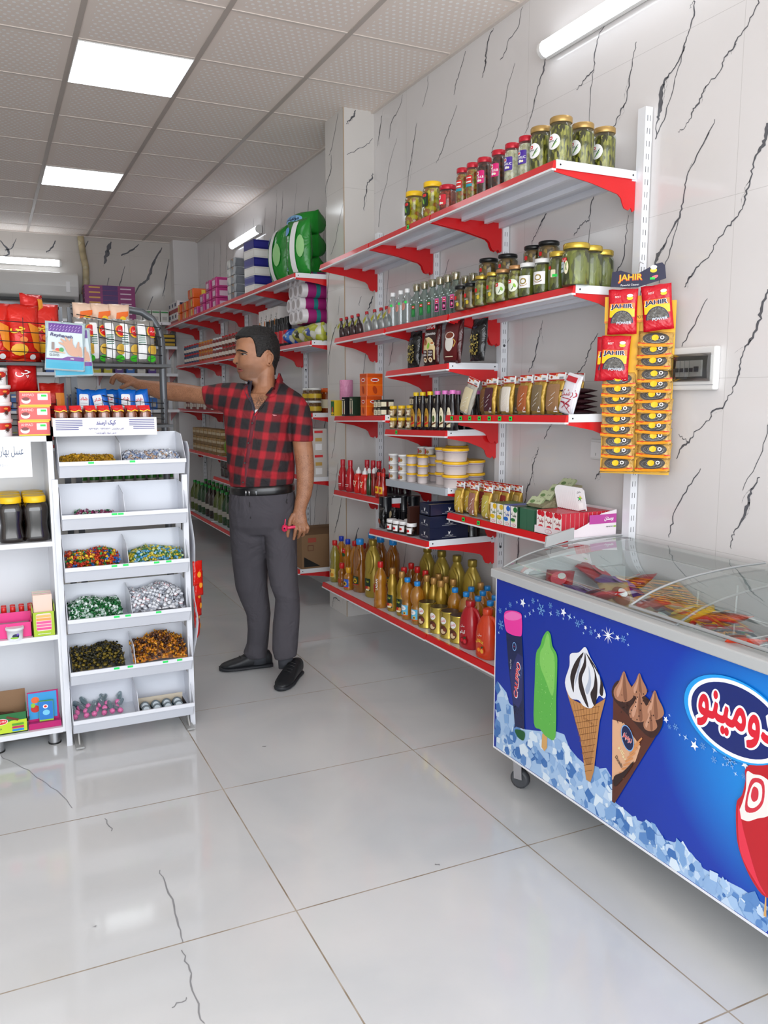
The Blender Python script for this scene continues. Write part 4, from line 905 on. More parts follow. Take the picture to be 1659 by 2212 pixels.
# little sloping bottles with paper tags
def vin(body, key):
    def f():
        o = emp('tagged_bottle'); mb = MB(); mb.lathe([(.020, 0), (.026, .004), (.024, .05), (.016, .068), (.0085, .085), (.008, .105)], body, 12, 1, .8, T=Matrix.Rotation(-.22, 4, 'Y')); mb.build('bottle_body', o)
        T = Matrix.Rotation(-.22, 4, 'Y'); mb = MB(); mb.lathe([(.010, .102), (.010, .118)], mt('b02028', .35), 10, T=T); mb.build('cap', o)
        A = Art(); A.poly([(-2.4, .3), (-.4, 1.6), (2.0, 2.4), (.6, .2), (-1.6, -1.6)], mt('a9b83e', .5)); A.line([(-1.4, -.2), (.4, 1.2)], .35, mt('b03028', .5)); A.line([(-.4, 1.6), (.9, 3.4)], .12, mt('7a2020', .5)); Lb(o, 'paper_tag', A, flat(-.026), cuts=None, z0=.062); return o
    return make(key, f)
run(lambda: vin(mt('3c2c2c', .2, coat=.5), 'vb'), [(741, 727), (753, 723), (765, 719), (778, 715)], 1.975, Z23, TN-.2, 'small dark bottle with red cap and paper tag', 'bottle', 'small dark bottles with paper tags')
run(lambda: vin(glassy('frosted_bottle', 'd4dcdc', .25, .35, 'c4cccc', .55), 'vf'), [(797, 712), (814, 708), (828, 704), (840, 700)], 1.975, Z23, TN-.2, 'small frosted bottle with red cap and paper tag', 'bottle', 'small frosted bottles with paper tags')
# ---------------------------------------------------------------- coffee bags
CKR = crinkle('141414', .22, 0, 22); CCH = crinkle('4a1014', .22, 0, 18)
def coffee(key, art, m, w, h, sd): return bag(key, w, h, .05, m, art, 'coffee_bag', sd, .007)
A = Art(); A.hold = True; [A.ell((R.random()-.5)*6.4, 2.5+R.random()*9, .28, .5, mt(R.choice(('8a7a3a', 'c2b060', '6a5a2a')), .3), 6, rot=R.random()*3) for _ in range(90)]; A.text('قهوه', -.5, 15, 1.4, mt('3a4a6a', .4))
CB1 = A
A = Art(); A.rect(-5, .5, 5, 21, mt('301410', .4)); A.poly([(-5, .6), (5, .6), (5, 9), (3, 12.6), (0, 14), (-3.2, 13.4), (-5, 12)], mt('e6cf9a', .4)); A.rect(-6, .2, 6, .6, mt('301410', .4)); A.rect(-4.2, 17.6, 3.6, 21.4, RED); A.text('BIKA', 0, 19.3, 2.6, WHT, bold=.03); A.text('Cappuccino', .2, 15.4, 1.9, WHT, w=8.6, bold=.02)
A.ell(-2.6, 11.2, 1.7, 1.3, mt('a8683a', .5), 14); A.ell(-2.6, 12.2, 1.0, .9, mt('8a4f2a', .5), 14); A.ell(.4, 9.6, .9, 1.6, LGR, 12, rot=-.3); A.ell(3.2, 10.6, 1.5, .9, CRM, 14); A.ell(3.2, 10.8, 1.1, .55, mt('b8703a', .5), 14)
for q in (-2.4, 2.3): A.rrect(q-2.0, 1.2, q+2.0, 7.6, .5, mt('3a1412', .4)); A.text('TORA', q, 6.6, 1.0, WHT, w=2.8, bold=.03); A.text('BIKA', q, 5.2, 1.0, WHT, w=2.8, bold=.03); A.ell(q, 2.8, 1.5, 1.2, CRM, 12); A.ell(q, 2.9, .8, .6, mt('a8683a', .5), 10)
CB2 = A
A = Art(); A.rrect(-5.4, 1.2, 5.4, 19.5, 1.6, mt('5c1418', .35)); A.ell(0, 9.2, 3.2, 3.8, mt('e8e4dc', .35), 20); A.ell(0, 12.6, 3.6, 1.9, mt('f0ece4', .35), 20); A.ell(0, 12.8, 3.0, 1.4, mt('7c3418', .4), 20); A.line([(3.2, 11), (4.6, 9.6), (3.4, 7.4)], .5, mt('c8a050', .35)); A.rect(-3, 2.8, 3, 3.2, CRM)
CB3 = A
for px, py, key, art, m, w, h, sd, l in ((893, 793, 'cf1', CB1, CKR, .105, .19, 2, 'black coffee bag with gold beans leaning at the left of the coffee bags'), (932, 787, 'cf2', CB2, CCH, .125, .225, 3, 'brown and cream cappuccino bag with white lettering'), (977, 781, 'cf3', CB3, CCH, .13, .215, 5, 'dark red coffee bag picturing a full cup'), (1030, 778, 'cf1', CB1, CKR, .125, .19, 7, 'black coffee bag with gold beans next to the upright rail')):
    x = 2.0 if px < 1000 else 2.02; put(coffee(key, art, m, w, h, sd), (x, xy(px, py, x), Z3(xy(px, py, x))), FW+.1, l, 'coffee bag', None, rx=-.10)
# ---------------------------------------------------------------- tea boxes, tins, syrups
A = Art(); A.rect(-2.6, -4.2, 2.6, 4.2, mt('1a6a34', .4)); A.ell(0, -1.2, 1.3, 2.2, mt('c86a28', .5), 12); A.ell(.3, -1, .6, 1.6, RED, 10); A.ell(0, -3.2, 2.2, .8, YEL, 12)
TB = carton('tea1', .056, .09, .096, mt('e8c428', .4), A, None, 'tea_box'); put(TB, (1.985, xy(733, 890, 1.985), ZTE(4.72)), FW, 'green and yellow tea box at the far left of the tea shelf', 'tea box')
def teab(key, bg):
    A = Art(); A.rect(-2.4, -5.2, 2.4, 5.2, mt(bg, .4)); A.rect(-2.1, -4.6, -1.0, 3.4, CRM); A.rect(1.0, -4.6, 2.1, 3.4, CRM); A.poly([(0, 2.6), (.7, -.4), (.5, -4.2), (-.5, -4.2), (-.7, -.4)], mt('20301e', .4)); A.ell(0, -2.6, .8, 1.5, mt('8a2420', .4), 12); A.rect(-1.9, 4.0, 1.9, 4.4, CRM)
    return carton(key, .05, .09, .112, mt(bg, .4), A, None, 'tea_box')
put(teab('tea2', '16181a'), (1.985, xy(757, 890, 1.985), ZTE(4.6)), FW, 'black tea box with cream borders next to the green and yellow one', 'tea box'); put(teab('tea3', '12301e'), (1.985, xy(774, 890, 1.985), ZTE(4.5)), FW, 'dark green tea box with cream borders beside the orange tin', 'tea box')
mb = MB(); mb.lathe([(.040, 0), (.042, .004), (.042, .118), (.040, .122)], crinkle('dc90b4', .4, 0, 30), 16); mb.lathe([(.012, .1225), (.012, .123)], BRN, 10); o = mb.build('pink_roll'); put(o, (2.02, xy(748, 832, 2.02), ZTE(4.66)+.097), 0, 'pink wrapped roll standing on top of the tea boxes', 'roll')
ORT = mt('e8620e', .3, coat=.3)
def tinA(w, h):
    A = Art(); A.rect(-w, h*.7, w, h, mt('c84a0a', .35)); A.ell(0, h*.45, w*.55, h*.18, WHT, 16); A.ell(0, h*.45, w*.45, h*.12, mt('c02018', .4), 16); A.rect(-w, -h*.05, w, 0, mt('f8a020', .4)); A.ell(0, -h*.5, w*.28, h*.4, mt('b03c08', .4), 12, rot=.3); A.text('چای', 0, h*.18, h*.2, mt('6a1c08', .4)); return A
for z, l, k, w, d, h in ((0, 'lower orange tea tin under the tall one', 'tin1', .075, .10, .112), (.113, 'tall orange tea tin stacked on the other', 'tin2', .095, .10, .125)):
    put(carton(k, w, d, h, ORT, tinA(w*48, h*47), tinA(d*48, h*47), 'tea_tin', bev=.002), (1.99, xy(802, 890, 1.99)-.0*z, ZTE(4.35)+z), FW+.02, l, 'tea tin')
def smallbox():
    A = Art(); A.rect(-2.1, -1.9, 2.1, .9, CRM); A.rect(-2.1, .9, 2.1, 2.1, BLK); A.ell(0, -.6, .8, .9, BLK, 10); A.ell(0, -.6, .5, .6, CRM, 10); A.rect(-1.4, 1.3, 1.4, 1.6, CRM); B = Art(); B.rect(-3.8, -1.6, 3.8, .9, CRM); B.rect(-.7, -1.6, .7, .9, mt('4a2a20', .4)); return carton('sbox', .044, .08, .043, BLK, A, B, 'small_tea_box')
for c in range(2):
    for r in range(2): y = 4.185-.047*c; put(smallbox(), (1.985+.0*c, y, ZTE(y)+.0437*r), FW, 'small black and cream box %s the orange tins, %s row' % (('right beside', 'one place from')[c], ('bottom', 'upper')[r]), 'small box', 'small boxes beside the tins')
for c in range(5):
    for r in range(4):
        y = 4.03-.048*c
        if r == 3 and c > 3: continue
        put(smallbox(), (2.13, y, ZSY(y)+.0437*r), FW, 'small black and cream box behind the yellow lidded jars, %s column, %s row' % (('left', 'second', 'third', 'fourth', 'right')[c], ('bottom', 'second', 'third', 'top')[r]), 'small box', 'small boxes stacked behind the jars')
def A10(): A = Art(); A.rrect(-1.8, -1.3, 1.8, 1.3, .2, CRM); A.ell(-.5, 0, .9, .9, mt('8a4a20', .5), 10); A.text('عسل', .9, .3, .8, mt('a01c20', .4)); return A
for c in range(3):
    for r in range(2):
        y = xy((850, 868, 886)[c], 926, 2.0); put(jar('yj', .063, .021, YEL, mt('b88a50', .3), A10(), .024, lh=.014, neck=.9, name='honey_jar', n=12), (2.0, y, ZSY(y)+.0635*r), FW, 'small yellow lidded jar, %s column, %s row' % (('left', 'middle', 'right')[c], ('lower', 'upper')[r]), 'jar', 'small yellow lidded jars')
SY = mt('0d0a10', .12, coat=.5)
SP = [(.026, 0), (.029, .004), (.029, .06), (.025, .085), (.017, .125), (.012, .155), (.012, .176)]
def syr(cap, key, gold):
    def f(o): pass
    A = Art(); m = mt('c89a3a', .35, .4) if gold else mt('e8dfc0', .4); A.poly([(-1.3, -4.6), (1.3, -4.6), (1.5, 1.5), (.8, 4.4), (-.2, 4.8), (-1.3, 2.2)], m); A.ell(0, -.6, .8, 1.6, mt('7a2a18' if gold else '3a5a20', .4), 12); A.text('شیره', 0, 2.2, .7, BRN); A.poly([(-1.3, -3.2), (1.3, -2.0), (1.3, -2.8), (-1.3, -4)], RED if gold else mt('6a3a1a', .4))
    return bottle(key, SP, SY, cap, [(.0145, .172), (.015, .174), (.015, .188), (.014, .19)], A, .0292, .062, 'syrup_bottle')
YC = mt('e8c41c', .35); PC = mt('e07ac4', .35)
run(lambda: syr(YC, 'syy', 1), [(899, 925), (913, 926), (929, 927)], 1.985, ZSY, TN, 'dark syrup bottle with yellow cap and gold label', 'bottle', 'syrup bottles with yellow caps')
run(lambda: syr(PC, 'syp', 0), [(945, 928), (961, 929), (977, 930)], 1.985, ZSY, TN, 'dark syrup bottle with pink cap and cream label', 'bottle', 'syrup bottles with pink caps')
for i, (x, y) in enumerate(((2.07, 3.50), (2.11, 3.44), (2.16, 3.47), (2.08, 3.60))): put(syr(PC, 'syp', 0), (x, y, ZSY(y)), FW, 'dark syrup bottle with pink cap behind the front row, %s' % ('nearest the front', 'at the rail', 'nearest the wall', 'further left')[i], 'bottle', 'pink capped syrup bottles in the back')
# ---------------------------------------------------------------- spice pouches
def hdrf(w, h):
    def f(o):
        A = Art(); A.rect(-w*50, 0, w*50, 2.6, WHT); A.poly([(-w*50, 2.6), (w*50, 2.6), (w*50, 1.9), (w*12, 2.3), (-w*12, 1.5), (-w*50, 2.0)], mt('c02a20', .4)); A.rect(-w*50, -.5, w*50, 0, mt('a82418', .4)); A.ell(0, 1.7, .6, .6, mt('e8a060', .4), 12); A.ell(-w*32, .9, .7, .55, mt('b04a20', .4), 10); A.rect(w*18, .2, w*44, 1.0, GREY)
        mb = MB(); mb.box(-w/2, w/2, -.003, .003, h-.006, h+.026, WHT); A.lay(mb, flat(-.003), z0=h); mb.build('header_card', o)
    return f
def spice(col, key, w=.085, h=.13, gold=True):
    A = Art(); A.rrect(-w*40, 1.2, w*40, h*86, .8, mt(col, .55)); A.poly([(w*10, .8), (w*34, .8), (w*30, 3.2)], WHT)
    for k in range(3): A.line([(-w*20+k, 3+k*2), (w*10+k*.6, 4.5+k*2)], .14, mt('ffffff', .2))
    return bag(key, w, h, .035, crinkle('b08c34' if gold else 'b0aca0', .32, .35 if gold else 0, 20), A, 'spice_pouch', 4, .004, hdrf(w, h))
def lean(fn, px, py, x, z, rx, ry, l, g='spice pouches on the tagged shelf'): o = fn(); y = xy(px, py, x); put(o, (x, y, z(y)+.003), FW, l, 'spice pouch', g, rx=rx, ry=ry)
lean(lambda: spice('d8cca8', 'spa', .09, .145, 0), 1004, 893, 2.0, ZSP, -.15, .25, 'cream powder pouch leaning to the left end of the spice shelf')
for px, c, k, l in ((1058, '4a1c28', 'spb', 'maroon spice pouch'), (1095, 'e4ddd0', 'spc', 'white powder pouch'), (1131, 'a85c30', 'spd', 'rust brown spice pouch'), (1162, '7c6a4c', 'spe', 'olive brown spice pouch'), (1197, '9a7450', 'spf', 'light brown spice pouch with gold edges')):
    lean(lambda: spice(c, k, .083 if px < 1180 else .10, .135), px, 896, 2.005, ZSP, -.08, 0, l+' standing in the front row of the spice shelf')
A = Art(); A.rrect(-4, .6, 4, 15.5, .8, mt('e6e4ea', .4)); A.text('زرشک', 0, 8, 3.4, mt('b0203a', .4), rot=.2); [A.line([(-3+R.random()*6, 1+R.random()*5), (-2+R.random()*5, 2+R.random()*5)], .3, mt('b0203a', .4)) for _ in range(9)]; A.rect(-3, 12.5, 3, 14.5, mt('c02030', .4))
lean(lambda: bag('barb', .085, .155, .03, mt('dcdce4', .3), A, 'barberry_pouch', 6, .004), 1222, 902, 2.0, ZSP, -.12, .22, 'white barberry pouch with red writing leaning on the dark stack')
for i in range(5):
    A = Art(); A.rrect(-4.5, -2.6, 4.5, 2.6, .6, mt('3c1620', .35)); A.line([(-4, -1), (3, 1.5)], .5, mt('d8d4dc', .3)); A.line([(-4, 1.5), (4, 2.2)], .4, mt('c8c4d0', .3))
    o = make('flatb', lambda: bag('x', .10, .13, .02, crinkle('2a1016', .2, 0, 20), None, 'dried_fruit_pouch', 3, .005)); put(o, (2.0, 2.60, ZSP(2.6)+.0105+.0205*i), FW+(R.random()-.5)*.1, 'dark dried fruit pouch lying flat in the stack%s' % ordn(i, 5, 'the bottom', 'the top'), 'pouch', 'stack of dark pouches', rx=-PI/2)
for i, (y, x) in enumerate([(3.33-.083*k, 2.12) for k in range(9)]):
    c = ('b08050', '4a1c28', 'd8cca8', '7c6a4c', '9a7450')[i % 5]; put(spice(c, 'sq'+c, .08, .135), (x, y, ZSP(y)+.002), FW, 'spice pouch standing in the back row of the tagged shelf%s' % ordn(i, 9), 'spice pouch', 'spice pouches in the back row', rx=-.05)
# ---------------------------------------------------------------- red sauces
KP = [(.024, 0), (.029, .004), (.031, .03), (.030, .09), (.024, .12), (.014, .145), (.013, .165), (.0145, .167), (.0145, .18)]
A = Art(); A.text('R', 0, 3.4, 1.5, WHT); A.rect(-1.6, -2.4, 1.6, -2.0, WHT); A.rect(-1.4, -3.3, 1.4, -3.1, WHT)
KR = mt('b81420', .25, coat=.4)
def ket(): return bottle('ket', KP, KR, mt('c4182a', .3, coat=.3), [(.0148, .155), (.015, .157), (.015, .19), (.014, .192)], A_K, .031, .065, 'ketchup_bottle')
A_K = A
run(ket, [(741, 1056), (757, 1061)], 1.98, ZKE, TN, 'tall red ketchup bottle at the front of the sauce shelf', 'bottle', 'tall ketchup bottles in front')
for i, y in enumerate((4.60, 4.51, 4.43)): put(ket(), (2.08, y, ZKE(y)), TN, 'tall red ketchup bottle behind the squeeze bottles%s' % ordn(i, 3), 'bottle', 'tall ketchup bottles behind')
A = Art(); [A.ell((R.random()-.5)*2.6, (R.random()-.5)*4, .35, .35, mt('f0c8a0', .4), 8) for _ in range(14)]; A.ell(0, .2, 1.0, 1.4, mt('f0dcc0', .4), 12); A.ell(0, .2, .6, .9, mt('d83020', .4), 10)
A_Q = A
run(lambda: bottle('sqz', [(.024, 0), (.030, .01), (.030, .04), (.026, .055), (.030, .08), (.028, .105), (.018, .118)], mt('d41c14', .25, coat=.4), WHT, [(.017, .116), (.017, .132), (.008, .14), (.004, .156)], A_Q, .0305, .06, 'squeeze_bottle'), [(775, 1066), (789, 1070)], 1.985, ZKE, TN, 'red squeeze bottle with white nozzle', 'bottle', 'red squeeze bottles')
def slim(c, cap, key): return bottle(key, [(.016, 0), (.018, .004), (.018, .08), (.010, .11), (.009, .13)], mt(c, .15, coat=.5), mt(cap, .35), [(.011, .128), (.011, .148), (.004, .158)], None, None, 0, 'sauce_bottle')
for px, py, x, c, cap, k, l in ((798, 1073, 1.985, '24401c', 'd8d8d8', 's1', 'dark green slim sauce bottle with grey nozzle'), (808, 1077, 2.0, '8a1a14', 'e8e8e8', 's2', 'slim brown red sauce bottle with white nozzle'), (818, 1079, 1.985, 'a82a14', '301010', 's3', 'slim red sauce bottle with dark cap'), (812, 1070, 2.05, '7a1410', 'e8e8e8', 's2', 'slim sauce bottle standing behind the front pair'), (829, 1074, 2.05, '4a1410', 'c01818', 's4', 'slim dark sauce bottle with red cap by the rail')):
    y = xy(px, py, x); put(slim(c, cap, k), (x, y, ZKE(y)), FW, l, 'sauce bottle')
A = Art(); A.rrect(-1.6, -2, 1.6, 2, .3, mt('e8b020', .4)); A.ell(0, 0, .9, 1.1, mt('c83018', .4), 10)
A_S = A
for i in range(2): put(bottle('sauce5', [(.022, 0), (.024, .004), (.024, .07), (.012, .10), (.011, .125)], mt('9a1c14', .15, coat=.5), mt('c02018', .3), [(.013, .123), (.013, .142)], A_S, .0242, .045, 'sauce_bottle'), (1.97+.0*i, 4.19-.05*i, ZKE(4.15)), TN, 'red sauce bottle with yellow label, %s of the pair' % ('left', 'right')[i], 'sauce bottle')
for i in range(5): put(jar('pur', .105, .036, mt('2a0c14', .3), mt('2a0c1c', .2), None, 0, name='jam_jar', n=12), (2.13-.0*i, 4.52-.085*i, ZKE(4.3)), FW, 'dark purple jar deep on the sauce shelf%s' % ordn(i, 5), 'jar', 'dark purple jars at the back of the sauce shelf')
# ---------------------------------------------------------------- tubs
def tub(key, h, r, lidc, bodyc, band=None, A=None, name='plastic_tub'):
    def f():
        o = emp(name); mb = MB(); mb.lathe([(r*.86, 0), (r*.88, .002), (r*.97, h*.8), (r*1.0, h*.8)], mt(bodyc, .3), 20); mb.build('tub_body', o)
        mb = MB(); mb.lathe([(r*1.02, h*.76), (r*1.02, h*.80)], mt('cfc6cc', .35), 20); mb.build('collar', o)
        mb = MB(); mb.lathe([(r*1.05, h*.80), (r*1.07, h*.81), (r*1.07, h*.95), (r*1.02, h), (r*.9, h-.002)], mt(lidc, .3), 24); mb.build('lid', o)
        if band: mb = MB(); mb.lathe([(r*.955, h*.66), (r*.966, h*.70)], mt(band, .4), 20, caps=False); mb.build('band', o)
        if A: Lb(o, 'label', A, cyl(r*.965), z0=h*.4)
        return o
    return make(key, f)
def A11(): A = Art(); A.rect(-3.0, -1.2, -.2, 1.2, mt('d8242c', .4)); A.ell(.8, -.2, .9, .9, mt('a07a40', .5), 10); A.text('ارده', -1.6, .3, 1.0, WHT); return A
for c in range(2):
    for r in range(3): x = 2.0; y = xy((850, 871)[c], 1035, x); put(tub('wt', .046, .026, 'f0f0ee', 'eceae6', None, A11()), (x, y, ZTU(y)+.0462*r), TN, 'small white tub with red print, %s column, %s of three' % (('left', 'right')[c], ('bottom', 'middle', 'top')[r]), 'tub', 'small white tubs')
for i, y in enumerate((3.92, 3.84)): put(tub('wt2', .04, .026, 'f0f0ee', 'eceae6', None, A11()), (2.10, y, ZTU(y)+.139+.001), TN, 'small white tub perched high behind the others, %s one' % ('left', 'right')[i], 'tub')
for i, y in enumerate((3.94, 3.87, 3.80)):
    for r in range(3): put(tub('wt3', .046, .030, 'f2c21c', 'dcd0d0', '9a7a98'), (2.11, y, ZTU(y)+.0463*r), FW, 'yellow lidded tub hidden behind the white tubs, column %s, %s' % (('left', 'middle', 'right')[i], ('bottom', 'middle', 'top')[r]), 'tub', 'yellow lidded tubs in the back row')
for c in range(2):
    for r in range(3): x = 1.995; y = xy((890, 913)[c], 1044, x); put(tub('yt', .047, .029, 'f5be14', 'ddd2d0', '9a7a98'), (x, y, ZTU(y)+.0475*r), FW, 'small yellow lidded tub, %s column, %s of three' % (('left', 'right')[c], ('bottom', 'middle', 'top')[r]), 'tub', 'small yellow lidded tubs')
for r in range(3): x = 2.05; y = 3.61; put(tub('ymid', .062, .038, 'f5be14', 'ddd2d0', '9a7a98'), (x, y, ZTU(y)+.0625*r), FW, 'medium yellow lidded tub beside the large stack, %s of three' % ('bottom', 'middle', 'top')[r], 'tub', 'medium yellow lidded tubs')
for r in range(3): x = 2.02; y = xy(983, 1050, x); put(tub('ybig', .063, .062, 'f5be14', 'ddd2d0', '9a7a98'), (x, y, ZTU(y)+.0635*r), FW, 'large yellow lidded tub at the shelf corner, %s of three' % ('bottom', 'middle', 'top')[r], 'tub', 'large yellow lidded tubs in front')
for r in range(2): put(tub('ybig', .063, .062, 'f5be14', 'ddd2d0', '9a7a98'), (2.155, 3.50, ZTU(3.5)+.0635*r), FW, 'large yellow lidded tub by the wall, %s of the short stack' % ('lower', 'upper')[r], 'tub', 'large yellow lidded tubs by the wall')
for r in range(4): put(tub('ybig2', .063, .056, 'f5be14', 'ddd2d0', '9a7a98'), (2.165, 3.665, ZTU(3.6)+.0635*r), FW, 'large yellow lidded tub in the tallest stack at the back, %s of four' % ('bottom', 'second', 'third', 'top')[r], 'tub', 'large yellow lidded tubs in the tallest stack')
# ---------------------------------------------------------------- navy boxes, cans, spreads
CB = mt('14151a', .25, coat=.3)
def can(key='can', h=.085, r=.036, m=None, A=None):
    def f():
        o = emp('tin_can'); mb = MB(); mb.lathe([(r, 0), (r*1.02, .002), (r, .005), (r, h-.005), (r*1.02, h-.002), (r, h)], m or CB, 18); mb.build('can_body', o); mb = MB(); mb.lathe([(r*.94, h), (r*.94, h+.0006)], mt('3a3a40', .3, .5), 18); mb.build('can_end', o)
        A_ = A or Art().rect(-.7, -2.5, .2, 2.8, mt('8a7a50', .3, .5)).rect(1.0, -.1, 2.2, .1, GREY); Lb(o, 'label', A_, cyl(r), z0=h/2); return o
    return make(key, f)
for c, (px, x) in enumerate(((833, 1.96), (852, 2.04), (872, 2.08), (893, 2.10))):
    for r in range(2):
        y = xy(px, 1150, x); put(can(), (x, y, ZNA(y)+.0865*r), TN-.5, 'black tin can on the navy box shelf, %s column, %s' % (('left', 'second', 'third', 'right')[c], ('lower', 'upper')[r]), 'tin can', 'black cans left of the boxes')
put(bag('bp', .055, .115, .03, CKR, Art().ell(0, 4, 1.4, 1.6, mt('8a3a20', .4), 10), 'black_pouch', 2), (1.92, 4.045, ZNA(4.03)), FW, 'black pouch with orange picture at the left of the can shelf', 'pouch'); put(bag('bp2', .05, .115, .03, CKR, Art().ell(0, 8, 1.5, 2, mt('a89878', .4), 10), 'black_pouch', 5), (1.96, 3.99, ZNA(3.98)), FW, 'black pouch with beige picture beside the first can', 'pouch')
def A12(): A = Art(); A.rect(-2.8, -1.6, 2.8, 1.4, WHT); A.ell(-.6, -.4, 1.1, .9, mt('4a2012', .4), 12); A.ell(.9, -.2, .8, .7, RED, 10); return A
def spread(): return jar('spr', .066, .026, mt('f0f0f0', .3), mt('3a1a10', .3), A12(), .028, lh=.016, neck=.95, name='spread_jar', n=14)
for i, (px, py, x) in enumerate(((846, 1154, 1.905), (859, 1160, 1.90), (873, 1165, 1.91), (889, 1171, 1.90), (884, 1158, 1.97))):
    y = xy(px, py, x); put(spread(), (x, y, ZNA(y)), TN-.3, 'white lidded jar of chocolate spread%s' % (', leftmost', ', second from left', ', third from left', ', beside the brown box', ', behind the others')[i], 'jar', 'chocolate spread jars')
put(carton('brn', .028, .10, .145, mt('3a1c14', .4), Art().rect(-1.2, -5.5, 1.2, -1, mt('a02820', .4)).rect(-1, -5, 1, -3, WHT), None, 'brown_carton'), (1.935, xy(901, 1180, 1.935), ZNA(3.6)), FW, 'tall narrow brown carton beside the navy boxes', 'carton')
NB = mt('121a38', .35, coat=.1)
def bird(A, x, y, s):
    A.poly([(x-.9*s, y+1.2*s), (x-.2*s, y+.1*s), (x-.1*s, y+1.0*s), (x+.35*s, y+.2*s), (x+1.0*s, y+1.3*s), (x+.7*s, y-.1*s), (x+.2*s, y-.6*s), (x+.5*s, y-1.4*s), (x-.1*s, y-.9*s), (x-.6*s, y-1.2*s), (x-.4*s, y-.4*s)], WHT)
def navy(key, top=False):
    A = Art(); bird(A, 0, .2, .85); A.text('Oghab', -2.5, -1.0, .6, WHT); A.text('Halva', 2.4, -1.0, .6, WHT); A.line([(-3.6, -1.6), (3.6, -1.6)], .07, WHT)
    B = Art(); bird(B, 0, .4, .8); B.text('حلوای عقاب', 0, -.9, .9, WHT); B.line([(-4, -1.7), (4, -1.7)], .08, WHT)
    def f():
        o = emp('navy_box'); w, d, h = .105, .215, .058; mb = MB()
        if not top: mb.box(-w/2, w/2, -d/2, d/2, 0, h, NB)
        else:
            mb.box(-w/2, w/2, -d/2, d/2, 0, .004, NB); mb.box(-w/2, w/2, -d/2, -d/2+.003, 0, h, NB); mb.box(-w/2, w/2, d/2-.003, d/2, 0, h, NB); mb.box(-w/2, -w/2+.003, -d/2, d/2, 0, h, NB); mb.box(w/2-.003, w/2, -d/2, d/2, 0, h, NB)
            mb.box(-w/2+.004, w/2-.004, -d/2+.03, d/2-.004, .004, h*.8, mt('a89878', .6)); mb.poly([(-w/2, d/2, h), (w/2, d/2, h), (w/2, d/2+.02, h+.03), (-w/2, d/2+.02, h+.03)], mt('b8a888', .6))
        mb.build('box_body', o); mb = MB(); A.lay(mb, flat(-d/2), z0=h/2); B.lay(mb, sideR(w/2), z0=h/2); mb.build('print', o); return o
    return make(key, f)
for r in range(3): put(navy('nvt' if r == 2 else 'nv', r == 2), (1.99, 3.488, ZNA(3.46)+.0585*r), FW, 'navy halva box with white bird print, %s' % ('bottom of the stack of three', 'middle of the stack of three', 'opened one on top of the stack')[r], 'box', 'navy boxes')
for i, (x, y) in enumerate(((2.14, 3.47), (2.14, 3.56), (2.15, 3.65), (2.14, 3.75))): put(can('canr', .10, .040), (x, y, ZNA(y)), FW+.6, 'black tin can standing behind the navy boxes, %s' % ('nearest the rail', 'second from the rail', 'third from the rail', 'furthest from the rail')[i], 'tin can', 'black cans behind the navy boxes')
# ---------------------------------------------------------------- jelly shelf
for i, (px, c, x) in enumerate(((992, 'c2a23c', 1.995), (1010, 'c2a23c', 2.03), (1022, '9a6a5a', 1.995), (1051, 'b8a84a', 1.995))):
    y = xy(px, 1112+i*9, x); put(spice(c, 'sj'+c, .058, .125), (x, y, ZJE(y)+.002), FW+.1, ('mustard coloured spice pouch at the left end of the jelly shelf', 'mustard coloured spice pouch tucked behind the first', 'pinkish brown spice pouch on the jelly shelf', 'yellow spice pouch next to the jelly boxes')[i], 'spice pouch', None, rx=-.06)
for i in range(12):
    y = 3.37-.058*(i//2)-.02*(i % 2); x = 2.07+.055*(i % 2)+.0
    put(spice(('a88a3a', '8a2a20', 'b89a5a')[i % 3], 'sk%d' % (i % 3), .056, .125), (x, y, ZJE(y)+.002), FW, 'red and white topped spice pouch, %s of the %s row behind' % (('first', 'second', 'third', 'fourth', 'fifth', 'last')[i//2], ('middle', 'rear')[i % 2]), 'spice pouch', 'spice pouches behind the jelly boxes', rx=-.04)
def jelly(key, c1, c2, fruit):
    A = Art(); A.rect(-2.4, -4.4, 2.4, 4.4, mt('f4f0e8', .35)); A.ell(.9, 3.1, 1.5, 1.2, mt(fruit, .4), 12); A.text('جلی‌ دی' if 0 else 'جلی د', -.1, .9, 2.0, mt(c1, .4), w=3.8, rot=-.3, bold=.04); A.ell(-.6, -1.5, 1.7, .9, mt(c2, .35), 14); A.ell(-.6, -1.2, 1.7, .7, mt(fruit, .35), 14); A.ell(.2, -3.4, 1.5, .6, mt('c83048', .4), 12); A.ell(.2, -3.4, 1.3, .48, mt('f4e8e8', .4), 12); A.text('جلی', .2, -3.4, .6, mt('c83048', .4))
    return carton(key, .048, .115, .090, mt(c1, .35), A, None, 'jelly_box')
JB = (('jl1', '4a6a1c', 'e8d028', 'f0c020', 'yellow banana'), ('jl2', '3a6a24', 'a0b828', 'e0c040', 'green and yellow melon'), ('jl3', '1c4aa8', '2a8ae0', '2a6ac8', 'blue'), ('jl4', '1a3a24', 'c8dc90', '2a7a3a', 'dark green aloe'))
for i, (k, a, b, c, nm) in enumerate(JB):
    x = 2.02; y = 3.005-.052*i-(.0 if i < 3 else .0); put(jelly(k, a, b, c), (x, y, ZJE(y)), FW, '%s jelly box in the row above the freezer' % nm, 'jelly box', 'jelly boxes in the row')
for i in range(2): put(carton('jlg', .048, .115, .088, mt('3a6a50', .35), None, None, 'jelly_box'), (2.03, 2.797-.05*i, ZJE(2.8)), FW, 'plain dark green box beside the aloe jelly, %s' % ('left', 'right')[i], 'jelly box')
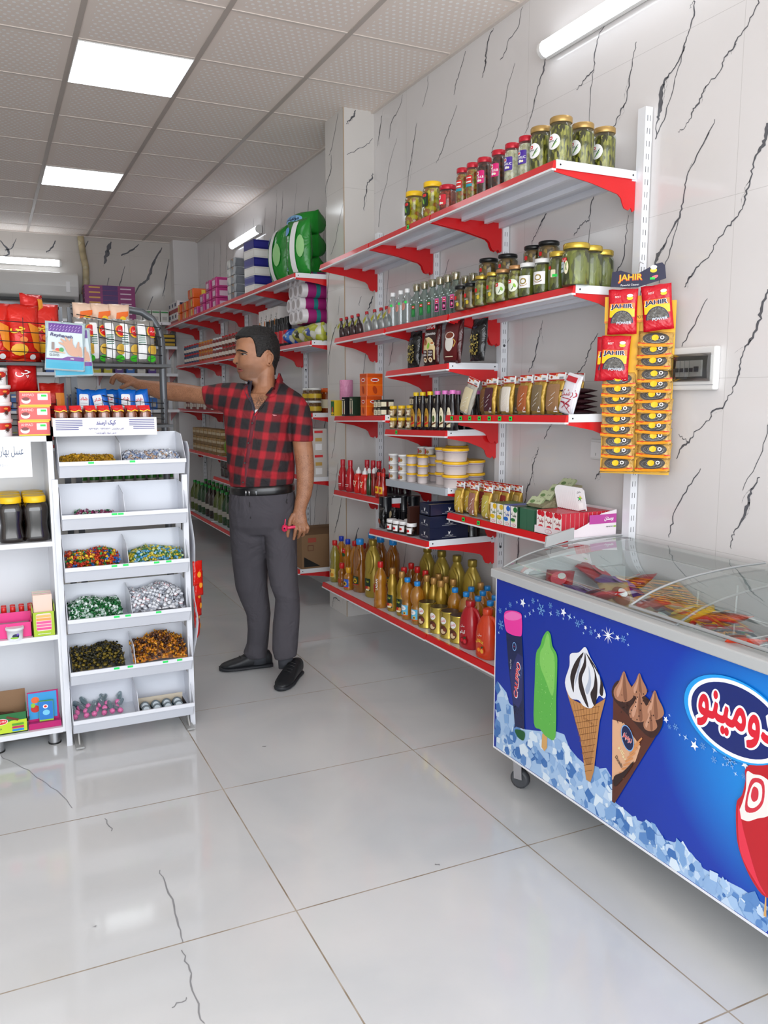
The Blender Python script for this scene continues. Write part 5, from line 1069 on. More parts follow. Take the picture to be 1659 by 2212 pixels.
# display tray of red jelly boxes
o = emp('display_tray', (2.10, 2.615, ZJE(2.6))); mb = MB(); TW = mt('f2e8ec', .35); mb.box(-.135, .125, -.09, .09, 0, .002, TW); mb.box(-.135, -.133, -.09, .09, 0, .03, TW); mb.prism([(-.135, 0), (.125, 0), (.125, .10), (.05, .088), (-.02, .05), (-.07, .032), (-.135, .03)], 'y', -.092, -.09, TW); mb.prism([(-.135, 0), (.125, 0), (.125, .10), (.05, .088), (-.02, .05), (-.07, .032), (-.135, .03)], 'y', .09, .092, TW); mb.box(.123, .125, -.09, .09, 0, .10, TW); mb.build('tray', o)
A = Art(); A.rect(-1, -.2, 12.4, 3.4, mt('c04aa0', .4)); A.poly([(-1, -.2), (3, -.2), (3, 3.4), (1, 3.4)], mt('c04aa0', .4)); A.text('بزرگسالان' if 0 else 'بوستان', 8.6, 1.6, 2.0, WHT, w=4.6, bold=.03); A.text('www', 9, -1.6, .5, INK, w=3.4); A.rect(11, -1.9, 12.2, -1.3, LGR)
mb = MB(); A.lay(mb, flat(-.0925), z0=.05); mb.build('side_print', o); A = Art(); A.ell(0, 0, 2.2, .9, mt('c83048', .4), 16); A.ell(0, 0, 2.0, .75, TW, 16); A.text('جلی', 0, 0, .8, mt('c83048', .4)); mb = MB(); A.lay(mb, sideL(-.135), z0=.015); mb.build('front_print', o)
tag(o, 'white and pink display tray of red jelly boxes at the end of the shelf', 'display tray')
def redj():
    A = Art(); A.rect(-2.6, -4.4, 2.6, 4.4, mt('f6f0ec', .35)); A.ell(-.8, 3.5, 1.4, 1.1, mt('c81828', .35), 12); A.ell(1.2, 3.3, 1.3, 1.2, mt('d82838', .35), 12); A.text('جلی د', 0, .8, 2.0, mt('a0182a', .4), w=4.2, rot=-.3, bold=.04); A.ell(.2, -2.6, 2.0, 1.6, mt('b81828', .35), 14); A.ell(.2, -2.2, 1.5, 1.0, mt('e04050', .35), 14); B = Art(); [B.line([(-1+.2*q, 4.2), (-1+.2*q, -4)], .05, mt('8a1020', .4)) for q in (0, 8)]
    return carton('redj', .05, .020, .092, mt('c4283a', .35), A, None, 'jelly_box')
for k in range(11):
    for c in range(3):
        x = 1.979+.0215*k; y = 2.672-.054*c; put(redj(), (x, y, ZJE(y)+.0025), FW, 'red jelly box in the display tray, %s lengthwise row%s' % (('far', 'middle', 'near')[c], ordn(k, 11, 'the aisle', 'the wall')), 'jelly box', 'red jelly boxes in the tray')
def vanilla():
    A = Art(); A.poly([(-2.2, -4.5), (2.2, -4.5), (2.4, 3.4), (1.4, 4.6), (0, 4.9), (-1.4, 4.6), (-2.4, 3.4)], mt('f2f0f2', .35)); A.star(0, .6, 1.5, mt('2a2018', .4), 5, .3); A.ell(.3, .8, .7, .7, mt('e8d050', .4), 10); A.rect(-.5, .2, .5, 1, GRN); A.rect(-1.2, -3.4, 1.2, -1.2, mt('ffffff', .3)); A.text('وانیل', 0, 3.2, .9, INK); A.rect(-2.2, -4.5, 2.2, -4.0, mt('8a1c2c', .4))
    def f():
        o = emp('vanilla_sachet'); mb = MB(); mb.prism([(-.022, 0), (.022, 0), (.024, .08), (.014, .092), (0, .095), (-.014, .092), (-.024, .08)], 'y', -.0025, .0025, mt('e8e4e8', .35)); A.lay(mb, flat(-.0025), z0=.046); mb.build('sachet', o); return o
    return make('van', f)
for k in range(12): put(vanilla(), (2.08, 2.68-.0115*k, ZJE(2.6)+.0955), FW+.15, 'white vanilla sachet standing on the jelly boxes%s' % ordn(k, 12, 'left', 'right'), 'sachet', 'fanned white sachets', ry=-.25)
def thyme():
    A = Art(); A.poly([(-4.4, -2.4), (4.4, -2.4), (4.4, 2.0), (2.4, 2.5), (1.2, 2.1), (0, 3.0), (-1.2, 2.1), (-2.4, 2.5), (-4.4, 2.0)], mt('c2cca4', .45)); A.ell(-1.8, -.2, 1.6, .9, mt('6a8a50', .5), 10); A.text('قارچ', 2.0, .2, 1.2, mt('3a4a2a', .5)); A.line([(-4.4, -2.3), (4.4, -2.3)], .25, mt('2a3420', .5))
    def f():
        o = emp('herb_sachet'); mb = MB(); mb.box(-.042, .042, -.004, .004, 0, .05, mt('8f9c74', .5)); A.lay(mb, flat(-.004), z0=.025); mb.build('sachet', o); return o
    return make('thy', f)
mb = MB(); mb.prism([(-.10, 0), (.10, 0), (.10, .085), (.06, .09), (-.04, .03), (-.10, .008)], 'y', -.05, .05, crinkle('8a8468', .35, 0, 30)); put(mb.build('herb_packet'), (2.115, 2.775, ZJE(2.8)+.093), 0, 'crumpled greenish packet under the folded strip of herb sachets', 'packet')
for k in range(4): put(thyme(), (2.02+.045*k, 2.80-.01*k, ZJE(2.8)+.092+.024*k), FW, 'pale green herb sachet in the folded strip%s' % ordn(k, 4, 'the bottom', 'the top'), 'sachet', 'strip of herb sachets', rx=-.75)
# ---------------------------------------------------------------- oils on the lowest shelf
OIL = glassy('amber_oil', 'f8bc38', .06, .03, 'f2b234', .6); OILD = glassy('dark_oil', 'd89830', .06, .03, 'd08c28', .6); OILY = glassy('pale_oil', 'e0d860', .07, .03, 'c4b848', .65)
GJ = mt('a89038', .28, .3); CAPB = mt('1f8ad8', .35); CAPD = mt('1c3fc0', .35); CAPG = mt('b88a4a', .35, .3); CAPR = mt('c81e1e', .35)
def sunf(c1='2a5ac0', t='روغن'):
    A = Art(); A.rrect(-2.6, -2.6, 2.6, 2.6, .3, mt(c1, .4)); A.star(0, -.2, 1.9, YEL, 12, .55); A.ell(0, -.2, .8, .8, mt('3a2010', .4), 12); A.rect(-2.6, -2.6, 2.6, -2.2, RED); A.text(t, 0, 2.0, .7, WHT); return A
def pom(): A = Art(); A.rrect(-2.4, -3.6, 2.4, 3.6, .4, mt('16301e', .4)); A.text('بهار', 0, 2.0, 1.7, mt('c8d040', .4)); [A.ell(-1.3+1.3*(k % 3), -1.6-.7*(k//3), .8, .75, mt(('a02018', 'c83828', 'e8a050')[k % 3], .4), 10) for k in range(6)]; A.ell(.3, -3, 1.5, .5, CRM, 12); return A
def ribs(H, r, a, b, n=2): return [(r*.9, 0), (r, .006), (r, H*.16), (r*.93, H*.2), (r, H*.24), (r, H*.42), (r*.85, H*.52), (r*.98, H*.62), (r*.95, H*.72), (r*.6, H*.86), (a, H*.92), (a, H)]
def oil(key, H, r, body, cap, art=None, lz=.3, a=.013, ch=.02):
    return bottle(key, ribs(H, r, a, 0), body, cap, [(a*1.15, H-.012), (a*1.25, H-.01), (a*1.25, H+ch-.004), (a*1.1, H+ch)], art, r, H*lz, 'oil_bottle')
def P(fn, px, py, x, z, rz, l, cat='oil bottle', g=None): y = xy(px, py, x); return put(fn(), (x, y, z(y) if callable(z) else z), rz, l, cat, g)
A = Art(); A.rrect(-2.6, -2.6, 2.6, 2.8, .3, mt('e8c860', .4)); A.ell(-1, 1.2, 1, 1.2, mt('5a2418', .4), 12); A.ell(.6, -1, 1.4, 1.2, mt('d8881c', .4), 14); A.text('روغن', .6, 2, .8, RED)
A13 = A
P(lambda: oil('o1', .245, .032, OILY, CAPR, A13, .24), 724, 1257, 1.93, ZB, TN, 'pale green oil bottle with red cap at the far left of the lowest shelf')
P(lambda: oil('o2', .125, .026, OILD, CAPR, Art().rrect(-1.8, -1.2, 1.8, 1.2, .2, mt('a84818', .4)), .3), 739, 1267, 1.915, ZB, TN, 'small squat oil bottle beside the pale green one')
P(lambda: oil('o3', .115, .030, OIL, mt('d8a020', .3), sunf(), .36), 753, 1275, 1.915, ZB, TN, 'small oil bottle with blue sunflower label at the front')
def A14(): A = Art(); A.ell(0, 1.8, 1.7, 2.0, RED, 14); A.ell(0, -.6, 1.5, 1.2, DKG, 12); A.text('گلنار', 0, 2, 1, WHT); return A
P(lambda: oil('o4', .25, .038, OIL, CAPD, A14(), .72), 752, 1250, 2.01, ZB, TN, 'tall amber oil bottle with dark blue cap behind the sunflower bottle')
P(lambda: oil('o4', .25, .038, OIL, CAPD, A14(), .72), 738, 1240, 2.02, ZB, TN, 'tall amber oil bottle with dark blue cap behind the small squat bottle')
def jug(key, H, r, body, cap, art, ch=.02):
    def f():
        o = emp('oil_jug'); mb = MB(); mb.lathe([(r*.92, 0), (r, .008), (r, H*.42), (r*.94, H*.5), (r*.98, H*.62), (r*.85, H*.78), (r*.5, H*.9), (.02, H*.94), (.02, H)], body, 16, 1, .8); mb.build('jug_body', o)
        mb = MB(); mb.tube([(r*.2, -r*.6, H*.86), (r*.75, -r*.75, H*.76), (r*.85, -r*.8, H*.6), (r*.4, -r*.84, H*.47)], .009, body, 8); mb.build('handle', o)
        mb = MB(); mb.lathe([(.022, H-.014), (.0235, H-.012), (.0235, H+ch-.004), (.021, H+ch)], cap, 14); mb.build('cap', o)
        if art: Lb(o, 'label', art, lambda a, b, l: ((r+l)*math.sin(a/r), -(r+l)*.8*math.cos(a/r)-.001, b), z0=H*.24)
        return o
    return make(key, f)
P(lambda: jug('j1', .30, .048, OILD, CAPB, sunf('20381c')), 778, 1290, 1.955, ZB, TN, 'large amber oil jug with light blue cap', 'oil jug')
P(lambda: jug('j2', .315, .055, GJ, mt('8f7a2c', .3, .4), pom()), 806, 1308, 1.97, ZB, TN, 'large gold oil jug with handle at the front, dark green fruit label', 'oil jug')
for i, (y, w) in enumerate(((3.93, 'next to the front gold jug'), (3.77, 'in the middle of the back row'), (3.61, 'near the middle rail'), (3.46, 'furthest right in the back row'))): put(jug('j2', .315, .055, GJ, GJ, None), (2.14, y, ZB(y)), TN, 'large gold oil jug in the back row, '+w, 'oil jug', 'gold oil jugs in the back row')
for i, (y, x) in enumerate(((4.45, 2.10), (4.62, 2.12), (4.32, 2.12))): put(jug('j1', .30, .048, OILD, CAPR if 0 else CAPB, None), (x, y, ZB(y)), TN, 'large amber jug deep on the shelf behind the small oils, %s' % ('in the middle', 'nearest the column', 'furthest right')[i], 'oil jug')
for i, (y, x) in enumerate(((4.66, 2.02), (4.55, 2.03))): put(oil('o5', .25, .036, OIL, CAPR, None), (x, y, ZB(y)), TN, 'tall amber oil bottle with red cap near the column, %s of two' % ('left', 'right')[i], 'oil bottle')
def A15(): A = Art(); A.ell(-1.6, -.2, 1.3, 2.2, mt('b01c18', .4), 14); A.text('LADAN', .9, 1.6, 1.3, WHT, w=6.2, rot=PI/2, bold=.02); A.ell(-1.6, -2.4, 1, .9, mt('d83020', .4), 10); return A
P(lambda: oil('o6', .235, .037, OIL, CAPR, A15(), .5), 822, 1316, 1.895, ZB, TN, 'amber oil bottle with red cap and white lettering standing at the very front')
GS = mt('a8882c', .28, .35)
run(lambda: oil('o7', .215, .029, GS, CAPG, pom(), .26), [(848, 1330), (868, 1342)], 1.92, ZB, TN, 'slim gold oil bottle with green fruit label in front', 'oil bottle', 'slim gold oil bottles in front')
def A16(): A = Art(); A.rect(-2.6, -2.8, 2.6, 2.8, mt('5ab8e0', .4)); A.ell(-.4, 1.2, 2, 1.3, WHT, 14); A.text('روغن', -.4, 1.2, 1.0, NAVY); A.star(.8, -1.4, 1.1, YEL, 10, .55); A.ell(.8, -1.4, .45, .45, BRN, 10); A.rect(-2.6, -2.8, 2.6, -2.3, mt('d86020', .4)); return A
def ovb(): return bottle('o8', [(.027, 0), (.030, .005), (.030, .085), (.024, .098), (.034, .115), (.037, .145), (.030, .175), (.014, .19), (.013, .2)], OIL, CAPB, [(.015, .196), (.016, .198), (.016, .216), (.014, .218)], A16(), .0302, .05, 'oil_bottle')
run(ovb, [(880, 1349), (901, 1360)], 1.91, ZB, TN, 'bulb shaped oil bottle with light blue cap and blue label in front', 'oil bottle', 'blue labelled oil bottles in front')
k = 0
for r, x in enumerate((2.0, 2.08, 2.16)):
    for c in range(4):
        y = 3.33-.105*c-.02*r+.06; put(ovb(), (x, y, ZB(y)), TN, 'oil bottle with light blue cap behind the tins, %s row, %s' % (('front', 'middle', 'rear')[r], ('leftmost', 'second from left', 'third from left', 'rightmost')[c]), 'oil bottle', 'blue capped oil bottles behind')
for r, x in enumerate((1.99, 2.06, 2.13)):
    for c in range(3 if r < 2 else 2):
        y = 3.66-.075*c-(.0 if r < 2 else .22); put(oil('o7', .215, .029, GS, CAPG, pom(), .26), (x, y, ZB(y)), TN, 'slim gold oil bottle behind the front pair, %s row, %s' % (('front', 'middle', 'rear')[r], ('left', 'centre', 'right')[c]), 'oil bottle', 'slim gold oil bottles behind')
for i, (x, y) in enumerate(((1.96, 3.86), (2.03, 3.84), (2.02, 3.73), (2.05, 3.95))): put(oil('o9', .225, .034, OILD, CAPR, None), (x, y, ZB(y)), TN, 'dark amber oil bottle with red cap between the jugs, %s' % ('at the front', 'in the middle', 'furthest right', 'at the back')[i], 'oil bottle')
def tinlab(): A = Art(); A.ell(-.2, 2.2, 1.9, 1.7, WHT, 16); A.text('لادن', -.2, 2.2, 1.6, RED, bold=.02); A.ell(-.2, -2.4, 2.3, 2.3, mt('5a2c1c', .4), 16); A.ell(-.2, -3, 1.6, 1.2, mt('e0c8a0', .4), 14); A.ell(.9, -2, .9, .9, mt('7a3a20', .4), 10); A.rect(-3.4, -.6, -1.8, 0, mt('7a3a20', .4)); return A
GT = mt('c8b050', .22, .75)
def ghee(): return can('ghee', .128, .045, GT, tinlab())
run(ghee, [(923, 1368), (948, 1380), (971, 1393), (992, 1405)], 1.93, ZB, TN, 'gold ghee tin with round white badge in the front row', 'tin can', 'gold ghee tins in front')
for i, (x, y) in enumerate(((2.035, 2.97), (2.035, 2.87))): put(ghee(), (x, y, ZB(y)), TN, 'gold ghee tin behind the front row, %s' % ('left', 'right')[i], 'tin can')
put(ghee(), (2.035, 2.92, ZB(2.92)+.130), TN, 'gold ghee tin stacked on top of the others beside the red jug', 'tin can')
def juice(key, c, acc):
    def f():
        o = emp('juice_jug'); m = mt(c, .28, coat=.4); mb = MB(); mb.lathe([(.047, 0), (.053, .008), (.053, .10), (.048, .135), (.035, .17), (.02, .19), (.018, .20)], m, 16, 1, .75, sq=3); mb.build('jug_body', o)
        mb = MB(); mb.tube([(.012, 0, .185), (.04, 0, .178), (.062, 0, .15), (.060, 0, .115), (.05, 0, .095)], .009, m, 8); mb.build('handle', o); mb = MB(); mb.lathe([(.021, .192), (.023, .194), (.023, .214), (.021, .218)], m, 14); mb.build('cap', o)
        A = Art(); A.text('آلبالو' if acc == 'a' else 'پرتقال', -.4, 1.8, 2.0, WHT if acc == 'a' else mt('f8d040', .4), bold=.02); A.text('سن‌ایچ' if 0 else 'سان', -.4, 4.6, 1.4, WHT); A.ell(.4, -2.2, 2.4, 1.9, mt('8a0c14' if acc == 'a' else 'd83810', .4), 14); A.ell(-.8, -2.0, .9, .9, mt('c81c28' if acc == 'a' else 'f89020', .4), 10); A.ell(1.2, -2.3, 1.0, 1.0, mt('d83040' if acc == 'a' else 'f8b040', .4), 10); A.ell(1.2, -.6, .8, .4, DKG, 8, rot=.5)
        Lb(o, 'label', A, lambda a, b, l: (a, -.0425-l, b), cuts=None, z0=.06); return o
    return make(key, f)
P(lambda: juice('jr', 'b01420', 'a'), 1015, 1420, 1.925, ZB, TN-.1, 'tall red juice jug with handle at the front of the lowest shelf', 'juice jug')
P(lambda: juice('jo', 'd84018', 'b'), 1052, 1440, 1.91, ZB, TN-.1, 'orange juice jug with handle beside the freezer', 'juice jug')
put(juice('jr', 'b01420', 'a'), (2.04, 2.70, ZB(2.7)), TN, 'red juice jug behind the orange one', 'juice jug')
put(juice('jg', '2a9a3a', 'b'), (1.905, 2.665, ZB(2.6)), TN, 'green juice jug mostly hidden by the freezer', 'juice jug')
# ---------------------------------------------------------------- hanging strips by the upright
HR = -.877; HC = Vector((2.155, 2.365, 0)); hu = Vector((math.cos(HR), math.sin(HR), 0)); hn = Vector((math.sin(HR), -math.cos(HR), 0))
def hz(py): return hit(1370, py, 'y', 2.365).z
def hp(px, py, out=0): return tuple(HC+hu*((px-1370)*.00167)+hn*out+Vector((0, 0, hz(py))))
o = emp('header_card', hp(1365, 598, .012), HR); mb = MB(); pts = [(-.095, -.03), (-.09, .022), (-.06, .026), (-.02, .012), (.0, .012), (.06, .042), (.082, .046), (.092, .035), (.098, -.01), (.0, -.036)]
mb.prism(pts, 'y', -.001, .001, mt('16163a', .35)); mb.build('card', o); A = Art(); A.text('JAHIR', -2.6, -.4, 3.2, mt('e8501c', .4), w=8.6, bold=.05); A.text('JAHIR', -2.6, -.2, 2.8, mt('f8c020', .4), w=8.2, bold=.02); A.text('Powerful Cleaner', -2.6, -2.6, .7, WHT, w=6.4)
A.ell(5.4, 2.0, 1.2, .8, mt('f0d030', .4), 14); A.ell(5.4, 3.1, 1.2, .7, WHT, 12); A.rect(4.7, 2.3, 6.1, 3.0, WHT); A.ell(5.8, -.4, 1.4, .6, mt('e87080', .4), 10, rot=.4); A.rect(4.3, -1.2, 6.0, -.4, GRN); mb = MB(); A.lay(mb, flat(-.001)); mb.build('print', o)
mb = MB(); mb.tube([(.004, .1, .06), (.004, .02, .055), (.004, 0, .045), (.004, -.004, .02)], .0015, SILV, 5); mb.build('hook', o); tag(o, 'dark header card with yellow lettering hooked on the upright rail', 'header card')
def jah():
    A = Art(); A.poly([(-4.4, 6.0), (4.4, 6.0), (4.4, 10.8), (-4.4, 10.8)], mt('f4c81c', .35)); A.poly([(-4.4, 9.6), (4.4, 8.8), (4.4, 10.9), (-4.4, 10.9)], mt('f07a1c', .35)); A.ell(0, 3.9, 4.0, 4.4, NAVY, 24, a0=0, a1=PI); A.ell(0, 3.9, 3.7, 4.1, crinkle('6c6a66', .35, .3, 60, 1), 24, a0=0, a1=PI); A.text('JAHIR', -.2, 9.6, 2.3, WHT, w=8.0, bold=.07); A.text('JAHIR', -.2, 9.6, 2.1, NAVY, w=7.6, bold=.04); A.text('POWER', .8, 3.9, 1.0, mt('d4e0f0', .4), w=5.2, bold=.03)
    A.ell(2.6, 12.6, 1.1, .7, mt('f0d030', .4), 12); A.ell(2.6, 13.5, 1.1, .6, WHT, 12); A.text('BEST', -1.6, 13.2, .7, WHT); return bag('jah', .105, .160, .020, crinkle('cc1428', .25, 0, 22), A, 'scourer_pack', 8, .004, seal=.1)
for px, py, out, l in ((1413, 718, .012, 'red scourer pack hanging under the right end of the header card'), (1336, 724, .012, 'red scourer pack hanging under the left end of the header card'), (1322, 824, .02, 'lower red scourer pack in front of the yellow strips'), (1311, 826, .006, 'red scourer pack half hidden behind the lower one')):
    o = jah(); put(o, hp(px, py-3, out), HR, l, 'scourer pack', None, rx=0, ry=-.1 if px > 1400 else (.04 if px < 1330 else 0))
BC = mt('f0b81c', .35)
for px, a, b, l in ((1335, 668, 1024, 'left'), (1408, 650, 1024, 'right')): mb = MB(); h = hz(a)-hz(b); mb.box(-.063, .063, .000, .002, 0, h, BC); o = mb.build('strip_card'); put(o, hp(px, b, -.012), HR, 'long yellow hanging card behind the %s column of scourers' % l, 'hanging card')
o = emp('header_card', hp(1338, 668, -.004), HR); mb = MB(); mb.box(-.07, .10, 0, .001, -.045, .05, BC); A = Art(); A.rect(-7, -4.4, 10, -3.8, mt('e87a1c', .4)); A.text('POT', 5.6, -2.6, 1.0, BRN); A.lay(mb, flat(0)); mb.build('card', o); tag(o, 'yellow header card behind the red scourer packs', 'header card')
PL = crinkle('cfa65c', .15, .1, 40, .8, 'clear_yellow_film')
def sco():
    A = Art(); A.ell(0, 3.0, 4.6, 2.2, mt('4a4642', .45), 22); [A.line([(4*math.cos(t)*s, 2.7+1.6*math.sin(t)*s) for t in [k*.5 for k in range(13)]], .14, mt(c, .25, .4)) for s, c in ((.9, '8c8a88'), (.7, '6a6866'), (.5, 'a09e9a'))]; A.ell(-.2, 2.8, 1.25, 1.1, YEL, 14); A.ell(2.2, 2.9, .75, .7, WHT, 12); A.ell(2.2, 2.9, .4, .4, mt('4a4642', .4), 10)
    A.poly([(-6, .1), (-3, -.1), (0, -.2), (3, -.1), (6, .1), (6, 1.2), (3, .8), (0, .65), (-3, .8), (-6, 1.2)], mt('f0a020', .35)); A.poly([(-6, .8), (-3, .45), (0, .3), (3, .45), (6, .8), (6, 1.2), (3, .85), (0, .7), (-3, .85), (-6, 1.2)], mt('d8401c', .35))
    def f():
        o = emp('scourer_pack'); mb = MB(); mb.pillow(.124, .060, .026, PL, 8, 6, .12, 3, .004); mb.build('film', o); m2 = MB(); A.lay(m2, mb.bag, cuts=.015); m2.build('print', o); return o
    return make('sco', f)
for col, px, ys in (('left', 1334, (1020, 992, 972, 946, 925, 902, 881, 860, 838)), ('right', 1410, (1018, 988, 960, 938, 918, 894, 872, 850, 828, 800, 776, 752))):
    for k, py in enumerate(ys): put(sco(), hp(px+(k % 3-1)*1.5-(py-900)*-.03, py, .004+.003*(k % 2)), HR+(k % 3-1)*.06, 'clear pack of metal scourer in the %s hanging column%s' % (col, ordn(k, len(ys), 'the bottom', 'the top')), 'scourer pack', 'hanging column of metal scourers, '+col, rx=-.30, ry=(k % 2-.5)*.08)

# ================================================================ LEFT: CABINET, SWEET RACK, WIRE RACKS
CW = mt('e2e4e8', .3, coat=.2); CFY = 3.55
o = emp('display_cabinet', (-.25, 3.72, 0)); ox, oy = -.25, 3.72
def cb(*a): mb = MB(); mb.box(a[0]-ox, a[1]-ox, a[2]-oy, a[3]-oy, a[4], a[5], CW); return mb
cb(.204, .226, CFY, 3.88, .06, 1.295).build('side_panel', o); cb(-.75, -.728, CFY, 3.88, .06, 1.295).build('side_panel', o); cb(-.728, .204, 3.87, 3.88, .06, 1.27).build('back_panel', o)
cb(-.75, .226, CFY, 3.88, 1.273, 1.295).build('top_panel', o); cb(-.75, .204, CFY+.001, 3.87, .058, .08).build('bottom_panel', o)
for z in (.868, .478): cb(-.728, .204, CFY+.004, 3.87, z-.02, z).build('shelf', o)
for x, y in ((.172, 3.60), (-.70, 3.60), (.172, 3.83), (-.70, 3.83), (-.045, 3.60)):
    mb = MB(); mb.lathe([(.024, .004), (.024, .058)], mt('b8babd', .22, .9), 18); mb.lathe([(.026, 0), (.026, .006)], BLK, 18); mb.build('leg', o, (x-ox, y-oy, 0))
tag(o, 'white open display cabinet at the left edge standing on steel feet', 'cabinet')
# goods in the cabinet
def hjar():
    def f():
        o = emp('honey_jar'); mb = MB(); mb.lathe([(.043, 0), (.047, .006), (.048, .02), (.041, .07), (.048, .125), (.045, .148), (.036, .158)], mt('160c08', .06, coat=1), 16, sq=5); mb.build('jar_body', o); mb = MB(); mb.lathe([(.042, .157), (.043, .159), (.043, .18), (.040, .183)], YEL, 22); mb.build('lid', o); return o
    return make('hjar', f)
for c, x in enumerate((.058, .150)):
    for r in range(3): put(hjar(), (x, 3.625+.096*r, .8685), .05, 'dark square honey jar with yellow lid, %s column, %s row' % (('left', 'right')[c], ('front', 'middle', 'back')[r]), 'honey jar', 'dark honey jars in the cabinet')
o = emp('paper_sign', (.02, 3.541, 1.2)); mb = MB(); mb.box(-.3, .125, 0, .001, -.065, .09, WPA); mb.build('sheet', o); A = Art(); A.text('عسل بهار نارنج', 3.2, 3.2, 5.0, mt('3a4a6a', .6), w=13); A.text('۳۵۰۰۰۰', 2.4, -1.6, .9, mt('9aa0b0', .6)); mb = MB(); A.lay(mb, flat(0)); mb.build('handwriting', o); tag(o, 'white paper sign with blue handwriting on the front of the cabinet', 'paper sign')
RB = [(.014, 0), (.015, .003), (.015, .06), (.008, .075)]
for r in range(2):
    for k in range(9): put(bottle('rb', RB, glassy('pink_liquid', 'e8a0a8', .1, .03, 'c84858', .6), mt('d8201c', .35), [(.010, .074), (.011, .076), (.011, .098), (.009, .10)], None, None, 0, 'colour_bottle'), (-.16+.034*k, 3.70+.036*r, .481), 0, 'little bottle with red cap in the cabinet, %s row%s' % (('front', 'rear')[r], ordn(k, 9)), 'little bottle', 'little red capped bottles')
o = emp('pink_tray', (-.02, 3.615, .479)); mb = MB(); m = mt('e83a8a', .4); mb.box(-.15, .13, -.035, -.032, 0, .06, m); mb.box(.127, .13, -.035, .03, 0, .07, m); mb.box(-.15, .13, .03, .033, 0, .09, m); mb.box(-.15, .13, -.03, .03, .0, .004, m); mb.box(-.14, .12, -.028, .028, .004, .05, GREY); mb.build('tray', o); tag(o, 'bright pink card tray behind the small white tubs', 'tray')
for i, x in enumerate((-.06, .045)): A = Art(); A.ell(.2, -.2, 1.3, .9, NAVY, 12); A.ell(-.3, -.9, 1.6, .4, LGR, 10); A.ell(1.0, .4, .5, .4, mt('7a5ac0', .4), 8); put(tub('ct', .05, .033, 'e4e8ec', 'eceff2', None, A), (x, 3.565+.0, .4785), 0, 'small white tub with blue and green print, %s one' % ('left', 'right')[i], 'tub')
o = emp('gum_display_box', (.155, 3.60, .479)); mb = MB(); m = mt('a8c42c', .4); mb.box(-.0425, .0425, -.0415, .055, 0, .05, m); mb.box(-.043, .043, -.045, -.042, 0, .1, m); mb.box(-.043, -.04, -.045, .055, 0, .12, m); mb.box(.04, .043, -.045, .055, 0, .13, m); mb.build('carton', o)
A = Art(); A.rrect(-2.9, -2.8, 2.9, 4.4, .8, mt('f6d8c8', .4)); [A.rect(-2.8, -2.4+k*1.3, 2.8, -1.4+k*1.3, mt(('e84a90', 'e86aa0', 'e85a98', 'e8a050', 'f0b868')[k], .4)) for k in range(5)]; A.rect(-2.4, -4.1, 2.4, -3.9, WHT); mb = MB(); A.lay(mb, flat(-.045), z0=.05); mb.build('print', o); tag(o, 'lime green counter box of striped sweet packs', 'display box')
for k in range(7): mb = MB(); mb.box(-.036, .036, -.006, .006, 0, .115, mt(('f0c8b8', 'e8d8c0', 'f0b8c8', 'c8d8b0', 'f0d8d0', 'e8c0c0', 'd8e0c8')[k], .4)); o = mb.build('sweet_pack'); put(o, (.155, 3.572+.0135*k, .531), 0, 'pastel sweet pack in the lime green box%s' % ordn(k, 7, 'the front', 'the back'), 'sweet pack', 'pastel packs in the lime box', rx=-.1)
o = emp('bar_display_box', (-.0, 3.615, .081)); mb = MB(); m = mt('1c6a34', .4); mb.box(-.2, .07, -.045, .06, 0, .003, m); mb.box(-.2, .07, -.045, -.042, 0, .085, m); mb.box(.067, .07, -.045, .06, 0, .09, m); mb.box(-.2, .07, .057, .06, 0, .15, mt('8a6a4c', .6)); mb.build('carton', o)
A = Art(); A.poly([(-16, -3.8), (6.8, -3.8), (6.8, 1.2), (1, 1.2), (-2, .2), (-16, .4)], mt('c0d830', .4)); A.ell(-2.6, 1.2, 2.4, 1.3, WHT, 14); A.ell(-2.6, 1.2, 2.2, 1.1, RED, 14); A.text('TAMPA', -2.6, 1.2, .9, WHT, w=3.6); A.poly([(-.5, 3.4), (4, 1.6), (3.4, .8), (-1, 2.6)], mt('6a2a18', .4)); [A.rrect(1.2, -3.4+1.2*k, 5.6, -2.5+1.2*k, .2, mt(('2a8ad8', 'c02a60', '5aa030')[k], .4)) for k in range(3)]; A.text('ویفر', -3.6, -1.6, 1.0, DKG)
mb = MB(); A.lay(mb, flat(-.045), z0=.042); mb.build('print', o); tag(o, 'green and lime counter box of chocolate bars at the cabinet foot', 'display box')
for k in range(9): mb = MB(); mb.box(-.06, .06, -.010, .010, 0, .012, mt(('2a1814', '3a2018', '1a1414')[k % 3], .25)); o = mb.build('chocolate_bar'); put(o, (-.10+.03*(k % 5), 3.60+.028*(k//5), .126+.013*(k//5)+.003*(k % 2)), -.3+.1*(k % 4), 'dark chocolate bar lying in the green counter box%s' % ordn(k, 9), 'chocolate bar', 'bars in the green box', ry=.08)
o = emp('sweet_carton', (.13, 3.60, .081)); mb = MB(); m = mt('b8186a', .4); mb.box(-.055, .07, -.03, .06, 0, .025, m); mb.box(-.055, .065, .0, .006, .025, .15, m); mb.build('carton', o); A = Art(); A.rect(-5.2, -5.4, 5.8, 5.8, mt('3a9ad8', .4)); A.ell(-2.5, 2.8, 1.6, 1.4, mt('e86a3a', .4), 10); A.ell(-2.6, -1, 1.8, 1.6, mt('c8342c', .4), 10); A.ell(-3.4, .6, .9, 1, LGR, 10); mb = MB(); A.lay(mb, flat(0), z0=.088); mb.build('print', o); tag(o, 'magenta carton with blue fruit print at the right of the cabinet floor', 'carton')
